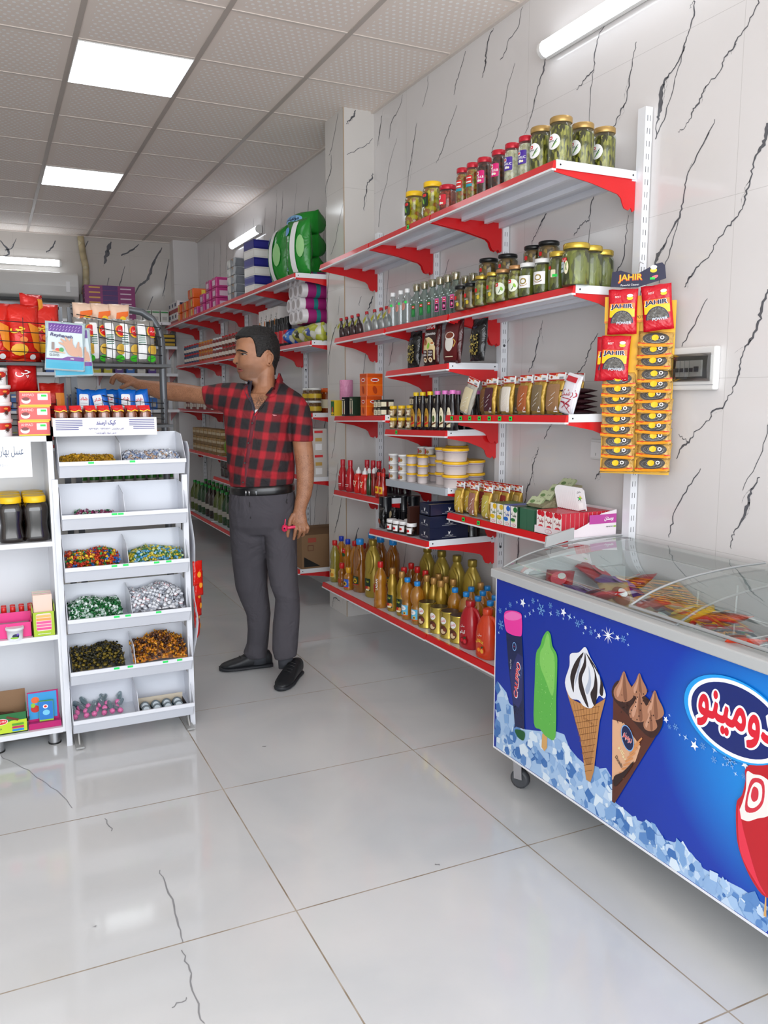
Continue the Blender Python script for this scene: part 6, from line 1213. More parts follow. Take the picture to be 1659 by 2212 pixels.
A = Art(); A.rect(-2.7, -3.8, 2.7, 4.2, mt('2a7ac8', .4)); A.ell(-.2, 2, 1, .9, WHT, 12); A.ell(-.2, 2, .6, .5, RED, 10); A.rect(-2.7, -4.2, 2.7, -3.6, LGR); A.ell(0, -.6, 1.4, 1.2, mt('7ac8e8', .4), 12)
put(carton('bsm', .056, .012, .086, mt('6ab02c', .4), A, None, 'sweet_pack'), (.145, 3.588, .107), -.08, 'small blue sweet pack leaning on the magenta carton', 'sweet pack')
# goods on the cabinet top
A = Art(); A.rect(-5.6, -2.4, 5.6, 2.4, mt('e05a58', .4)); A.rrect(.9, -.6, 4.6, 1.9, .2, WHT); A.rect(2.2, .7, 4.2, 1.5, GRN); A.ell(-3.4, -.8, 1.7, 1.2, mt('f0e4dc', .4), 14); A.ell(-3.4, -.2, 1.4, .7, mt('7a2a2a', .4), 12); A.text('AHMAD', -2.6, 1.4, 1.0, mt('f4d8d4', .4), w=4.4); A.rect(-5.6, -2.9, 5.6, -2.4, mt('f0cc20', .4)); A.rect(-5.6, 2.4, 5.6, 2.8, mt('f0cc20', .4))
DT = A
for r in range(3): put(carton('dat', .115, .17, .058, mt('d84848', .4), DT, None, 'date_box'), (.163+.003*r, 3.645, 1.2965+.0585*r), .02*r, 'red and yellow packet with bowl picture, %s of the stack on the cabinet' % ('bottom', 'middle', 'top')[r], 'date box', 'red packets on the cabinet')
A = Art(); A.rect(-5.8, -3, 5.8, 2.4, WHT); A.ell(0, 1.3, 6, 1.5, mt('c83028', .4), 20); [A.star(2.6*q, -.2, 1.6, mt('4a3430', .4), 11, .4) for q in (-1, .9)]; A.ell(2.2, 1.4, 1, .4, mt('f0a040', .4), 10)
SALT = A
for r in range(3): put(tub('salt', .066, .055, 'f0ece8', 'ece8e6', None, SALT), (.03, 3.62, 1.2965+.0665*r), .3, 'white tub with red flame print, %s of the stack on the cabinet' % ('bottom', 'middle', 'top')[r], 'tub', 'white flame printed tubs')
put(tub('salt', .066, .055, 'f0ece8', 'ece8e6', None, SALT), (.022, 3.64, 1.2965+.20), .1, 'white tub with red print perched highest on the stack, tilted', 'tub')
# ---- sweet rack
RX0, RX1 = .226, .742
o = emp('sweets_rack', ((RX0+RX1)/2, 3.60, 0)); ox, oy = (RX0+RX1)/2, 3.60; RK = mt('dddfe5', .3, coat=.2)
TRY = (1.128, .916, .702, .488, .268, .06)
for x in (RX0, RX1): mb = MB(); mb.box(x-.011-ox, x+.011-ox, 3.535-oy, 3.56-oy, 0 if x < .5 else .0, 1.12, RK); mb.build('post', o); mb = MB(); mb.box(x-.011-ox, x+.011-ox, 3.70-oy, 3.72-oy, 0, 1.29, RK); mb.build('post', o)
for x in (.262, .72): mb = MB(); mb.box(x-.016-ox, x+.016-ox, 3.47-oy, 3.74-oy, .004, .012, mt('a8a8a6', .4, .3)); mb.prism([(3.50-oy, .012), (3.53-oy, .05), (3.56-oy, .05), (3.56-oy, .012)], 'x', x-.003-ox, x+.003-ox, mt('a8a8a6', .4, .3)); mb.build('foot', o)
TI = mt('d4d7df', .3, coat=.3)
for k, z in enumerate(TRY):
    x0, x1 = RX0+.014, RX1-.004; fy = 3.475; t = emp('tray', (0, 0, z)); t.parent = o; mb = MB()
    def q4(pts, m): mb.add([(p[0]-ox, p[1]-oy, p[2]) for p in pts], [list(range(len(pts)))], m)
    th = .002
    def slab(pts, n):
        P2 = [(p[0]-ox, p[1]-oy, p[2]) for p in pts]; Q2 = [(p[0]+n[0]*th, p[1]+n[1]*th, p[2]+n[2]*th) for p in P2]; L = len(P2)
        mb.add(P2+Q2, [list(range(L))[::-1], list(range(L, 2*L))]+[(i, (i+1) % L, L+(i+1) % L, L+i) for i in range(L)], TI)
    slab([(x0, fy+.03, 0), (x1, fy+.03, 0), (x1, 3.66, .045), (x0, 3.66, .045)], (0, 0, 1)); slab([(x0, fy+.03, 0), (x1, fy+.03, 0), (x1, fy, .058), (x0, fy, .058)], (0, 1, 0)); slab([(x0, 3.66, .045), (x1, 3.66, .045), (x1, 3.675, .172), (x0, 3.675, .172)], (0, -1, 0))
    for x in (x0, x1): slab([(x, fy+.03, 0), (x, fy, .058), (x, fy+.05, .13), (x, fy+.085, .165), (x, 3.675, .172), (x, 3.66, .045)], (1 if x == x0 else -1, 0, 0))
    mb.build('tray_body', t); mb = MB(); mb.box(x0-ox, x1-ox, fy-.006-oy, fy+.001-oy, .050, .066, RK); mb.build('lip', t)
    xm = (x0+x1)/2+.005*k-.01; mb = MB(); slab([(xm, fy+.03, .003), (xm, fy+.006, .058), (xm, fy+.05, .135), (xm, 3.66, .16), (xm, 3.66, .047)], (1, 0, 0)); mb.build('divider', t)
    for tx in {0: (.36, .52), 1: (.44, .465), 2: (.43, .475, .60, .65), 3: (.43, .475, .60), 4: (.42, .475, .62, .68), 5: ()}[k]: mb = MB(); mb.box(tx-ox-.011, tx-ox+.011, fy-.0075-oy, fy-.006-oy, .056, .064, mt('20d860', .5)); mb.build('price_tag', t)
tag(o, 'white metal rack of six divided sweet trays beside the cabinet', 'sweets rack')
# wavy side sheet and red bags hanging at its side
mb = MB(); S = cub([(.762, 3.55, 1.26), (.772, 3.56, 1.2), (.765, 3.565, 1.0), (.785, 3.57, .8), (.775, 3.575, .6), (.79, 3.575, .45), (.762, 3.575, .3)], 4, False)
mb.add([(x, y, z) for x, y, z in S]+[(x-.004, y+.09, z) for x, y, z in S], [(i, i+1, len(S)+i+1, len(S)+i) for i in range(len(S)-1)], mt('d8dae0', .4), True); o = mb.build('plastic_sheet'); s_ = o.modifiers.new('s', 'SOLIDIFY'); s_.thickness = .001; tag(o, 'wavy translucent white sheet hanging on the right side of the sweets rack', 'plastic sheet')
for k in range(6):
    o = make('rpk', lambda: bag('rp', .05, .11, .014, crinkle('d0180c', .2, 0, 20), Art().ell(0, 5, 1, 1.4, mt('f0a030', .4), 8), 'red_packet', 4, .004)); put(o, (.795+.007*(k % 2), 3.585+.012*k, .62-.05*k), .4+.15*k, 'small red packet hanging at the side of the sweets rack%s' % ordn(k, 6, 'the top', 'the bottom'), 'packet', 'red packets on the rack side')
# ---- sweets in the trays
def sweet(key, cols, L=.026, r=.0062, foil=False):
    def f():
        mb = MB(); ms = [crinkle(c, .22, .5 if foil else 0, 120, .8) for c in cols]; pr = [(r*.35, -L*.28), (r, -L*.16), (r*1.05, L*.12), (r*.35, L*.28)]
        T = Matrix.Rotation(PI/2, 4, 'Y'); mb.lathe(pr, ms[0], 7, T=T)
        for e in (-1, 1):
            vs = [(e*L*.27, 0, 0)]+[(e*L*(.5+.05*(i % 2)), r*1.3*math.cos(i*1.05), r*1.0*math.sin(i*1.05)*(.5 if i % 2 else 1)) for i in range(7)]; mb.add(vs, [(0, i+1, i+2) for i in range(6)], ms[-1])
        if len(ms) > 2: mb.lathe([(r*1.0, -L*.06), (r*1.12, -.0), (r*1.06, L*.06)], ms[1], 7, T=T)
        return mb.build('wrapped_sweet')
    return make(key, f)
def ball(key, cols):
    def f(): mb = MB(); mb.lathe([(.002, -.009), (.007, -.006), (.0095, 0), (.007, .006), (.002, .009)], mt(cols[0], .2, coat=.4), 9); T = Matrix.Rotation(.7, 4, 'X'); mb.lathe([(.0097, -.001), (.0097, .001)], mt(cols[1], .3), 9, T=T, caps=False); return mb.build('wrapped_sweet')
    return make(key, f)
def heap(tr, side, n, fill, kinds, name, col, peak=.06, x0=0, x1=1, solo=33):
    "mound of sweets: the foremost lie singly, the others form one object of kind stuff"
    z0 = TRY[tr]; a, b = (RX0+.022, (RX0+RX1)/2-.018) if side == 0 else ((RX0+RX1)/2+.008, RX1-.014); a, b = a+(b-a)*x0, a+(b-a)*x1; rr = random.Random(tr*2+side); ph = rr.random()*6
    def hh(x, y):
        u = min(1, max(0, (x-a)/(b-a))); v = min(1, max(0, (y-3.51)/.14)); lo = .020+.030*min(1, max(0, fill*1.6-.5))
        return z0+lo+.012*v+fill*peak*(.55+.38*math.sin(PI*(u*.8+.1))+.1*math.sin(u*9+ph))*math.sin(PI*min(.62, v*.85+.06))
    where = '%s tray, %s half' % (('top', 'second', 'third', 'fourth', 'fifth', 'bottom')[tr], ('left', 'right')[side]); protos = []
    for kd in kinds: k = kd[0]; protos.append((ball if k[0] == 'B' else sweet)(k, kd[1]))
    keep = [0]*len(protos); big = MB()
    if fill > .5:
        nx, ny = 12, 7; vs = [(a+.004+(b-a-.008)*i/nx, 3.512+.13*j/ny, hh(a+(b-a)*i/nx, 3.512+.13*j/ny)-.009) for j in range(ny+1) for i in range(nx+1)]
        big.add(vs, [(j*(nx+1)+i, j*(nx+1)+i+1, (j+1)*(nx+1)+i+1, (j+1)*(nx+1)+i) for j in range(ny) for i in range(nx)], mottle('heap_'+name, [k[1][0] for k in kinds]+[kinds[0][1][-1]], 90, .3))
    tot = n+(70 if fill > .5 else 0)
    for i in range(tot):
        q = rr.randrange(len(protos)); src = protos[q]; x = a+.012+(b-a-.024)*((i*.618) % 1); y = 3.512+.125*((i+.5)/tot)**.9; z = hh(x, y)+rr.random()*.004; ro = (rr.random()*6, rr.uniform(-.5, .5), rr.random()*6)
        if i < solo or n < 40:
            if 'category' in src and src.get('used') == 1: o = dup(src)
            else: o = src; o['used'] = 1
            o.location = (x, y, z); o.rotation_euler = ro; tag(o, '%s sweet in the %s' % (col, where), 'sweet', '%s sweets in the %s' % (col, where))
        else:
            T = Matrix.Translation((x, y, z))@Matrix.Rotation(ro[2], 4, 'Z')@Matrix.Rotation(ro[1], 4, 'Y')@Matrix.Rotation(ro[0], 4, 'X'); me = src.data; vs = [v.co for v in me.vertices]
            by = {}
            for p in me.polygons: by.setdefault(p.material_index, []).append(list(p.vertices))
            for mi_, fs in by.items(): big.add(vs, fs, me.materials[mi_], True, T)
    for src in protos:
        if src.get('used') != 1: src.location = (a+.02, 3.53, hh(a+.02, 3.53)); tag(src, '%s sweet in the %s' % (col, where), 'sweet', '%s sweets in the %s' % (col, where)); src['used'] = 1
    if big.v: tag(big.build('sweet_heap'), 'other %s sweets heaped in the %s' % (col, where), 'sweets', None, 'stuff')
heap(0, 0, 75, .75, [('g1', ('b8860f', 'd8a828')), ('g2', ('8f6a0c', 'c89a20'))], 'gold', 'gold wrapped', .04)
heap(0, 1, 85, .8, [('w1', ('c8ccd8', 'e8ecf2')), ('w2', ('8a9cc0', 'd8dce8')), ('w3', ('c8a890', 'e0e4ee'))], 'white', 'white and blue wrapped', .05)
heap(1, 0, 34, .45, [('m1', ('8a2450', 'c8a0b8')), ('m2', ('5a1a40', 'b04878')), ('m3', ('2a6a40', 'a8c8b0'))], 'plum', 'plum and green wrapped', .05, .15, .95)
heap(1, 1, 3, .1, [('w1', ('c8ccd8', 'e8ecf2'))], 'few', 'lone white wrapped', .02, .3, .7)
heap(2, 0, 100, .9, [('f1', ('b83a1c', 'e06030')), ('f2', ('1f5a2c', '48a050')), ('f3', ('24509a', '4a8ad0')), ('f4', ('d8a01c', 'f0c840')), ('f5', ('a8281c', 'c83828'))], 'fruit', 'mixed red, green and blue wrapped', .06)
heap(2, 1, 95, .85, [('b1', ('4a9ac8', 'a0d0e8')), ('b2', ('c8b42c', 'e8d860')), ('b3', ('3a7a40', 'c8d8a0'))], 'blue', 'blue and yellow wrapped', .055)
heap(3, 0, 105, .95, [('n1', ('1c6a34', 'd8e8e0')), ('n2', ('a8c8b8', 'e8f0ec')), ('n3', ('287a40', '185028'))], 'green', 'green and white wrapped', .06)
heap(3, 1, 105, 1.1, [('B1', ('d8dade', '4a4a52')), ('B2', ('b0b4bc', 'e8eaee')), ('B3', ('e4e4e8', 'a01c24')), ('si1', ('9a9ea8', 'd0d4dc'))], 'silver', 'silver and white round', .085)
heap(4, 0, 105, 1.05, [('k1', ('1a1a16', '6a5a1c')), ('k2', ('2c2a18', '24221c')), ('k3', ('7a6820', '2a2814'))], 'black', 'black and gold wrapped', .07)
heap(4, 1, 105, 1.1, [('h1', ('6a3a14', 'c8841c')), ('h2', ('c8781c', 'e8a838')), ('h3', ('3a2016', '8a5a3c'))], 'brown', 'brown and copper wrapped', .085)
def lolli():
    def f():
        o = emp('lollipop'); mb = MB(); mb.lathe([(.006, 0), (.011, .006), (.012, .016), (.006, .022)], crinkle('e87ab0', .25, 0, 90), 10); mb.build('candy', o); mb = MB(); mb.lathe([(.006, .02), (.013, .045), (.008, .07)], glassy('lolly_wrap', 'c8e0e4', .15, .1, 'b0c8cc', .5), 10); mb.build('wrapper', o); return o
    return make('lol', f)
rr = random.Random(5)
for i in range(16): put(lolli(), (RX0+.03+.0125*i, 3.545+.03*(i % 3), TRY[5]+.050+.008*(i % 3)), rr.random()*1.2-.6, 'pink wrapped lollipop in the bottom tray%s' % (ordn(i, 12) if i < 11 else ', one of the loose ones at the divider'), 'lollipop', 'pink lollipops in the bottom tray', rx=-1.1-rr.random()*.3)
o = emp('tape_box', (.61, 3.545, TRY[5]+.02), .0); mb = MB(); m = mt('2a2024', .4); mb.box(-.10, .10, -.045, -.043, 0, .035, m); mb.box(-.10, .10, .043, .045, 0, .06, mt('c8bca8', .5)); mb.box(-.10, -.098, -.045, .045, 0, .04, m); mb.box(.098, .10, -.045, .045, 0, .04, m); mb.box(-.10, .10, -.045, .045, 0, .002, m); mb.build('carton', o); tag(o, 'open dark carton in the bottom right tray holding round tins', 'carton')
for k in range(4):
    for r in range(2): mb = MB(); T = TRM((0, 0, .02))@Matrix.Rotation(PI/2-.5, 4, 'X'); mb.lathe([(.019, -.016), (.021, -.014), (.021, .014), (.019, .016)], mt('2a4450', .2, coat=.6), 16, T=T); mb.lathe([(.0135, .0165), (.0135, .0166)], mt('b8c4cc', .3), 16, T=T); o = mb.build('gum_tin'); put(o, (.54+.046*k, 3.525+.036*r, TRY[5]+.024+.004*r), 0, 'round dark tin with clear lid in the dark carton, %s row, %s' % (('front', 'back')[r], ('left', 'second', 'third', 'right')[k]), 'round tin', 'round tins in the dark carton')
# ================================================================ WIRE RACKS BESIDE THE CABINET
IR = mt('5f6266', .35, .3); WK = mt('1c1d20', .4)
def wrack(x0, x1, curve, label, lv):
    o = emp('wire_rack', ((x0+x1)/2, 3.92, 0)); ox = (x0+x1)/2; oy = 3.92; r = .013
    mb = MB(); mb.box(x0-r-ox, x0+r-ox, -r, r, 0, 1.835, IR); mb.build('post', o)
    P = [(x0-ox, 1.835)]
    if curve: P += [(x1-.13-ox, 1.835), (x1-.085-ox, 1.828), (x1-.04-ox, 1.80), (x1-.012-ox, 1.755), (x1-ox, 1.70), (x1-ox, 0)]
    else: P += [(x1-ox, 1.835), (x1-ox, 0)]
    if not curve: mb = MB(); mb.box(x0-ox, x1-ox, -r, r, 1.822, 1.848, IR); mb.build('top_bar', o); mb = MB(); mb.box(x1-r-ox, x1+r-ox, -r, r, 0, 1.835, IR); mb.build('post', o)
    else: mb = MB(); mb.tube([(p[0], 0, p[1]) for p in P], .0165, IR, 8); mb.build('bent_post', o)
    for zb, zt in lv:
        mb = MB(); mb.box(x0+.01-ox, x1-.02-ox, -.30, -.01, zb-.012, zb, WK); mb.build('basket_floor', o)
        mb = MB()
        for k in range(5):
            z = zb+.02+(zt-zb-.02)*k/4; d = -.06-.24*math.sin(.35+k*.3 if k < 4 else 1.2)
            mb.tube([(x0-ox, -.0, z+.05), (x0+.03-ox, -.16, z+.03), ((x0+x1)/2-ox, -.29, z-.01), (x1-.05-ox, -.26, z-.02), (x1-.01-ox, 0, z-.01)], .0022, WK, 4)
        for k in range(7): x = x0+.03+(x1-x0-.08)*k/6-ox; mb.tube([(x, -.28, zb), (x, -.285, zt)], .0014, WK, 3)
        mb.build('basket_wires', o)
    return tag(o, label, 'wire rack')
wrack(-.42, .305, False, 'grey framed wire rack at the left edge with the red crisp bags', ((1.585, 1.76), (1.33, 1.44)))
wrack(.352, .74, True, 'grey framed wire rack with a rounded corner next to the reaching man', ((1.585, 1.76), (1.33, 1.44)))
def chip(key, c, A, w=.085, h=.19, d=.055, sd=3): return bag(key, w, h, d, crinkle(c, .25, .15, 16), A, 'crisp_bag', sd, .008)
A = Art(); A.rrect(-3.9, 2.0, -.6, 17, .5, mt('ececec', .4)); [A.rect(-3.7, 8+.9*k, -1, 8.4+.9*k, mt('1c6a50', .4)) for k in range(5)]; A.ell(2.2, 13.6, 2.4, 2.6, mt('e8b020', .4), 14); A.ell(2.3, 13.8, 2.0, 2.2, RED, 14); A.text('مزمز', 2.3, 13.8, 1.2, WHT, w=2.8); A.ell(2.0, 6.0, 2.2, 2.2, mt('e0b84a', .4), 14); [A.ell(1.2+.5*k, 6, .12, 2.0, mt('c2922c', .4), 6) for k in range(4)]; A.ell(1.6, 2.2, 2.0, 1.4, mt('48c030', .4), 10); A.line([(.2, 2.0), (3, 2.8)], .3, mt('2a8a24', .4))
CH = A
for i, x in enumerate((.385, .44, .505, .565, .635)): put(chip('chg', '8f8c86', CH), (x, 3.72+.012*(i % 2), 1.587), .18, 'grey crisp bag with green stripes in the upper basket%s' % ordn(i, 5), 'crisp bag', 'grey crisp bags in the upper basket', rx=-.08)
A = Art(); A.poly([(-3, 11), (3, 15), (3.4, 17), (-2, 16)], mt('e86a1c', .4)); A.ell(.5, 13, 1.5, 1.6, YEL, 10); A.rrect(-3, 4, 1, 10, .4, mt('ececec', .4))
CH2 = A
for i, x in enumerate((.40, .475, .55)): put(chip('cho', 'e8c8b0', CH2, .09, .20, .05, 5), (x, 3.84, 1.65+.0), .2, 'white and orange crisp bag behind the grey ones%s' % ordn(i, 3), 'crisp bag', 'orange and white crisp bags behind', rx=-.05)
A = Art(); A.text('چی', -3, 12.6, 3.0, YEL, bold=.04); A.poly([(1, 16), (5.4, 14), (5.4, 4), (3, 6)], mt('e8881c', .4)); A.ell(-2.5, 5.0, 3.2, 2.4, mt('f0b424', .4), 12); A.ell(2.6, 2.2, 1.2, 1.1, WHT, 10); A.ell(-1, 9, 1.6, 1.2, mt('f0802c', .4), 10)
CH3 = A
for i, (x, y, z, rz) in enumerate(((.04, 3.72, 1.587, .1), (.15, 3.74, 1.587, .25), (-.1, 3.73, 1.587, 0), (.235, 3.80, 1.60, .3))): put(chip('chr', 'd42418', CH3, .135, .235, .08, 7), (x, y, z), rz, 'large red and orange crisp bag in the left basket, %s' % ('yellow lettering in front', 'right of the lettered one', 'cut by the picture edge', 'nearest the posts')[i], 'crisp bag', None, rx=-.05)
put(chip('chr2', 'c8201c', Art().rect(1, 2, 3.4, 8, mt('e0902c', .4)), .10, .10, .06, 9), (.19, 3.80, 1.77), .5, 'red and orange crisp bag poking above the frame of the left rack', 'crisp bag')
put(chip('chr3', 'c01c1c', Art().text('چی', -1, 7, 3, WHT), .12, .13, .07, 4), (.135, 3.68, 1.47), .3, 'red crisp bag with white lettering behind the top of the packets', 'crisp bag')
put(chip('chr4', 'b8241c', Art().rect(.5, 1, 4.2, 13, mt('d8802c', .4)), .10, .17, .06, 6), (.245, 3.70, 1.335), .2, 'red and orange bag standing between the packets and the cake carton', 'crisp bag')
# gloves packs
def glv():
    A = Art(); A.poly([(-7, .5), (7, .5), (6.2, 17.5), (-6.2, 17.5)], mt('c9d6da', .35)); A.rect(-7, .6, 7, 4.0, mt('2aa0c0', .35)); A.poly([(-7, 4), (7, 4), (7, 5.6), (1, 5.6), (-1, 4.8), (-7, 4.6)], mt('6a2a8a', .35)); A.rect(-6.2, 15, 6.2, 18.2, mt('5a1f88', .35))
    for r in range(2):
        for k in range(10): A.line([(-5.8+1.15*k+.3*r, 15.4+1.3*r), (-5.2+1.15*k+.3*r, 16.3+1.3*r)], .16, mt('c8a8e0', .4))
    A.text('Reyhaneh', -1.4, 13.4, 1.6, mt('2a2060', .4), w=8.2, rot=-.08, bold=.03, shear=.15); A.text('GLOVES', -4.0, 5.9, .9, INK, w=3.6); A.text('DISPOSABLE', -4.0, 7, .45, INK, w=3.6); A.rect(-5, 8, -4, 10.8, mt('8a7a72', .4)); A.ell(-2.8, 8.0, .9, .6, mt('d84a30', .4), 10); A.ell(-1.4, 8, .9, .9, mt('3a9a4a', .4), 10); A.line([(-4.6, 7.6), (0, 6.8)], .4, mt('d8b088', .4)); A.text('100', 2.6, 4.8, .7, WHT)
    SK = mt('c89a80', .4); A.poly(cub([(4.6, 5.8), (1.4, 6.4), (-.4, 9.4), (-2.2, 10.4), (-2.4, 11), (-.6, 10.8), (-1.8, 12), (-1.4, 12.4), (.4, 11.4), (-.2, 12.8), (.4, 13), (1.6, 11.6), (2.0, 12.6), (2.6, 12.5), (2.8, 10.6), (4, 9), (4.6, 11.4), (5.2, 11.2), (5.2, 7.6)], 3), SK); A.poly(cub([(6.4, 6), (5, 6.2), (5.4, 9.6), (6, 9.0)], 3), SK)
    return bag('glv', .15, .19, .014, crinkle('b8ccd2', .15, 0, 30), A, 'gloves_pack', 5, .004, seal=.03)
put(glv(), (.288, 3.56, 1.552), -.05, 'clear pack of disposable gloves with purple top, hanging on the rack posts', 'gloves pack', None, ry=.06); put(glv(), (.325, 3.58, 1.53), -.02, 'second pack of disposable gloves hanging behind the first', 'gloves pack', None, ry=-.04)
mb = MB(); mb.tube([(.28, 3.915, 1.76), (.285, 3.70, 1.755), (.287, 3.57, 1.738), (.287, 3.545, 1.742)], .0022, SILV, 5); tag(mb.build('wire_hook'), 'long wire hook on the rack post carrying the gloves packs', 'hook')
A = Art(); A.rrect(-2.9, 1.2, .7, 11.5, .6, mt('eceef2', .4)); A.text('شاد', -1.2, 9.6, 1.4, RED, bold=.03); [A.rect(-2.4, 7.6-.9*k, .2, 7.75-.9*k, GREY) for k in range(5)]; A.ell(2.2, 3, 1.2, 1.6, mt('c8d8e8', .4), 8)
BG = A
for i, (x, y, ry) in enumerate(((.375, 3.74, .05), (.45, 3.73, -.18), (.49, 3.80, 0), (.545, 3.72, .02), (.62, 3.74, -.15))): put(bag('blb', .075, .135, .05, crinkle('1868c8', .22, 0, 18), BG, 'blue_bag', 4, .006), (x, y, 1.345), .05, 'blue and white snack bag in the lower basket%s' % ordn(i, 5), 'snack bag', 'blue and white bags in the lower basket', ry=ry)
# carton of cakes
o = emp('cake_carton', (.428, 3.575, 1.2935)); mb = MB(); CTN = mt('e8e6e6', .5); KR_ = mt('9a8468', .6); mb.box(-.20, .20, -.072, .087, 0, .038, KR_); mb.box(-.20, .20, -.075, -.072, 0, .072, CTN); mb.box(-.20, .20, .087, .09, 0, .072, CTN); mb.box(-.20, -.197, -.072, .09, 0, .072, CTN); mb.box(.197, .20, -.072, .09, 0, .072, CTN); mb.build('carton', o)
A = Art(); VI = mt('3c3c8a', .5); A.text('کیک ارسند', 0, 1.5, 2.3, VI, w=7.6, bold=.03); A.text('تلفن سفارشات : ۰۹۱۳۲۲۸۷۷۰۹ - ۰۹۱۳۳۰۹۲۵۳۱', 0, -.9, 1.0, VI, w=13.6, bold=.01); A.text('* بدون مواد نگهدارنده *', 0, -2.5, 1.0, VI, w=9, bold=.01)
for k in range(4): A.rect(-19, 2.6-.72*k, -9, 2.85-.72*k, VI); A.rect(9, 2.6-.72*k, 19, 2.85-.72*k, VI)
for k in range(2): A.rect(-19, -.3-.72*k, -10.5, -.05-.72*k, VI); A.rect(10.5, -.3-.72*k, 19, -.05-.72*k, VI)
mb = MB(); A.lay(mb, flat(-.075), z0=.036); mb.build('print', o); tag(o, 'white carton with violet lettering on top of the sweets rack, holding cakes', 'carton')
def cake():
    def f():
        o = emp('wrapped_cake'); mb = MB(); mb.lathe([(.018, 0), (.023, .006), (.025, .04), (.022, .06), (.012, .07)], mottle('sponge', ['a85c28', '8a451c', 'b86c30'], 60, .5), 12, 1, .8); mb.build('cake', o)
        mb = MB(); mb.lathe([(.024, 0), (.027, .01), (.027, .045), (.023, .066), (.008, .078)], glassy('cake_film', 'f0dcd0', .12, .08), 10, 1, .8); mb.poly([(-.021, -.020, .060), (-.005, -.022, .056), (.01, -.022, .062), (.022, -.019, .057), (.018, -.008, .080), (-.02, -.006, .078)], RED); mb.poly([(-.021, -.0205, .057), (-.005, -.0225, .053), (.01, -.0225, .059), (.022, -.0195, .054), (.022, -.0195, .058), (.01, -.0225, .063), (-.005, -.0225, .057), (-.021, -.0205, .061)], YEL); mb.build('wrapper', o); return o
    return make('cake', f)
for r in range(2):
    for k in range(7): put(cake(), (.265+.054*k, 3.545+.06*r, 1.3345), .1*(k % 3-1), 'wrapped brown sponge cake in the carton, %s row%s' % (('front', 'back')[r], ordn(k, 7)), 'cake', 'wrapped cakes in the carton')
# ================================================================ GOODS ON THE BACK RUN AND BACK WALL
def blk(key, w, d, h, m, fr=None, name='box', m2=None, bev=0):
    "plain pack: one mesh with a printed band"
    def f():
        mb = MB(); mb.box(-w/2, w/2, -d/2, d/2, 0, h, m)
        if fr:
            A = Art(); fr(A, w*100, h*100); A.lay(mb, flat(-d/2), z0=h/2); A = Art(); fr(A, d*100, h*100); A.lay(mb, sideR(w/2), z0=h/2); A.lay(mb, sideL(-w/2), z0=h/2)
        return mb.build(name, bev=bev)
    return make(key, f)
def band(c, y0=-.2, y1=.2, t=None, tc=None):
    m = mt(c, .4)
    def g(A, w, h):
        A.rect(-w*.48, h*y0, w*.48, h*y1, m)
        if t: A.text(t, 0, h*(y0+y1)/2, h*(y1-y0)*.6, tc or WHT)
    return g
def Bz(k, y): return (2.243, 1.813, 1.333, .899, .269)[k]-.004*((y-5.25)/.85)+.0025
SHN = ('top', 'second', 'middle', 'fourth', 'lowest')
def bp(o, k, px, py, x, l, cat, g=None, dz=0, rz=FW, **kw): y = xy(px, py, x); return put(o, (x, y, Bz(k, y)+dz), rz, l, cat, g, **kw)
GRP = crinkle('1f8a2c', .25, 0, 10)
def nap(key, w, h, d):
    A = Art(); W, H = w*100, h*100; A.poly([(-W*.1, H*.06), (W*.12, H*.06), (W*.16, H*.95), (-W*.06, H*.95)], WHT); A.ell(-W*.3, H*.8, W*.14, H*.08, mt('5a9ad8', .4), 14); A.ell(W*.32, H*.5, W*.12, H*.2, mt('9ad08a', .4), 12); return bag(key, w, h, d, GRP, A, 'nappy_pack', 4, .006, seal=.03)
bp(nap('np1', .30, .40, .16), 0, 608, 608, 1.98, 'tall green nappy pack with a white stripe on the back top shelf', 'nappy pack')
A = Art(); A.ell(0, 9, 9, 3, mt('8ac0ec', .4), 18); A.text('مولفیکس', 0, 9.2, 3.6, NAVY, w=14, bold=.03); NPB = A
for i in range(3): put(bag('np2', .26, .155, .26, GRP, NPB, 'nappy_pack', 6, .006, seal=.03), (2.08, 5.60, Bz(0, 5.5)+.156*i), FW+.3, 'green nappy pack with blue oval badge, %s of the pile by the column' % ('bottom', 'middle', 'top')[i], 'nappy pack')
put(nap('np3', .24, .36, .12), (1.935, 5.36, Bz(0, 5.3)), FW+.3, 'green nappy pack standing against the pile by the column', 'nappy pack')
for i in range(6):
    y = xy(560, 625, 1.98); put(blk('tis%d' % (i % 2), .20, .16, .066, (mt('e4e0da', .35), mt('1c1c78', .3))[i % 2], band('2a2a8a' if i % 2 else 'f0eeea', -.3, .3), 'tissue_pack'), (1.98, y, Bz(0, y)+.0665*i), FW+.1, '%s tissue pack in the tall stack%s' % (('white', 'navy')[i % 2], ordn(i, 6, 'the bottom', 'the top')), 'tissue pack', 'tissue packs in the tall stack')
FOI = mottle('foil_pack', ['c0c4c8', '8a8e94', 'e0e0dc', 'a88a70', 'b8bcc0'], 16, .2)
for i in range(5):
    y = xy(520, 643, 1.98); put(blk('foi', .24, .16, .068, FOI, band('c8602c', -.1, .35) if 0 else None, 'foil_pack', bev=.006), (1.98, y, Bz(0, y)+.0685*i), FW, 'silvery tissue pack in the stack left of the navy ones%s' % ordn(i, 6, 'the bottom', 'the top'), 'tissue pack', 'silvery packs in the second stack')
put(blk('gry', .20, .12, .30, mt('8f8aa0', .4), None, 'grey_pack'), (2.12, xy(480, 640, 2.12), Bz(0, 7)), FW, 'plain grey violet pack at the back of the top shelf', 'pack')
MAG = crinkle('c03a80', .2, .1, 14); OGP = crinkle('e0601c', .22, 0, 14)
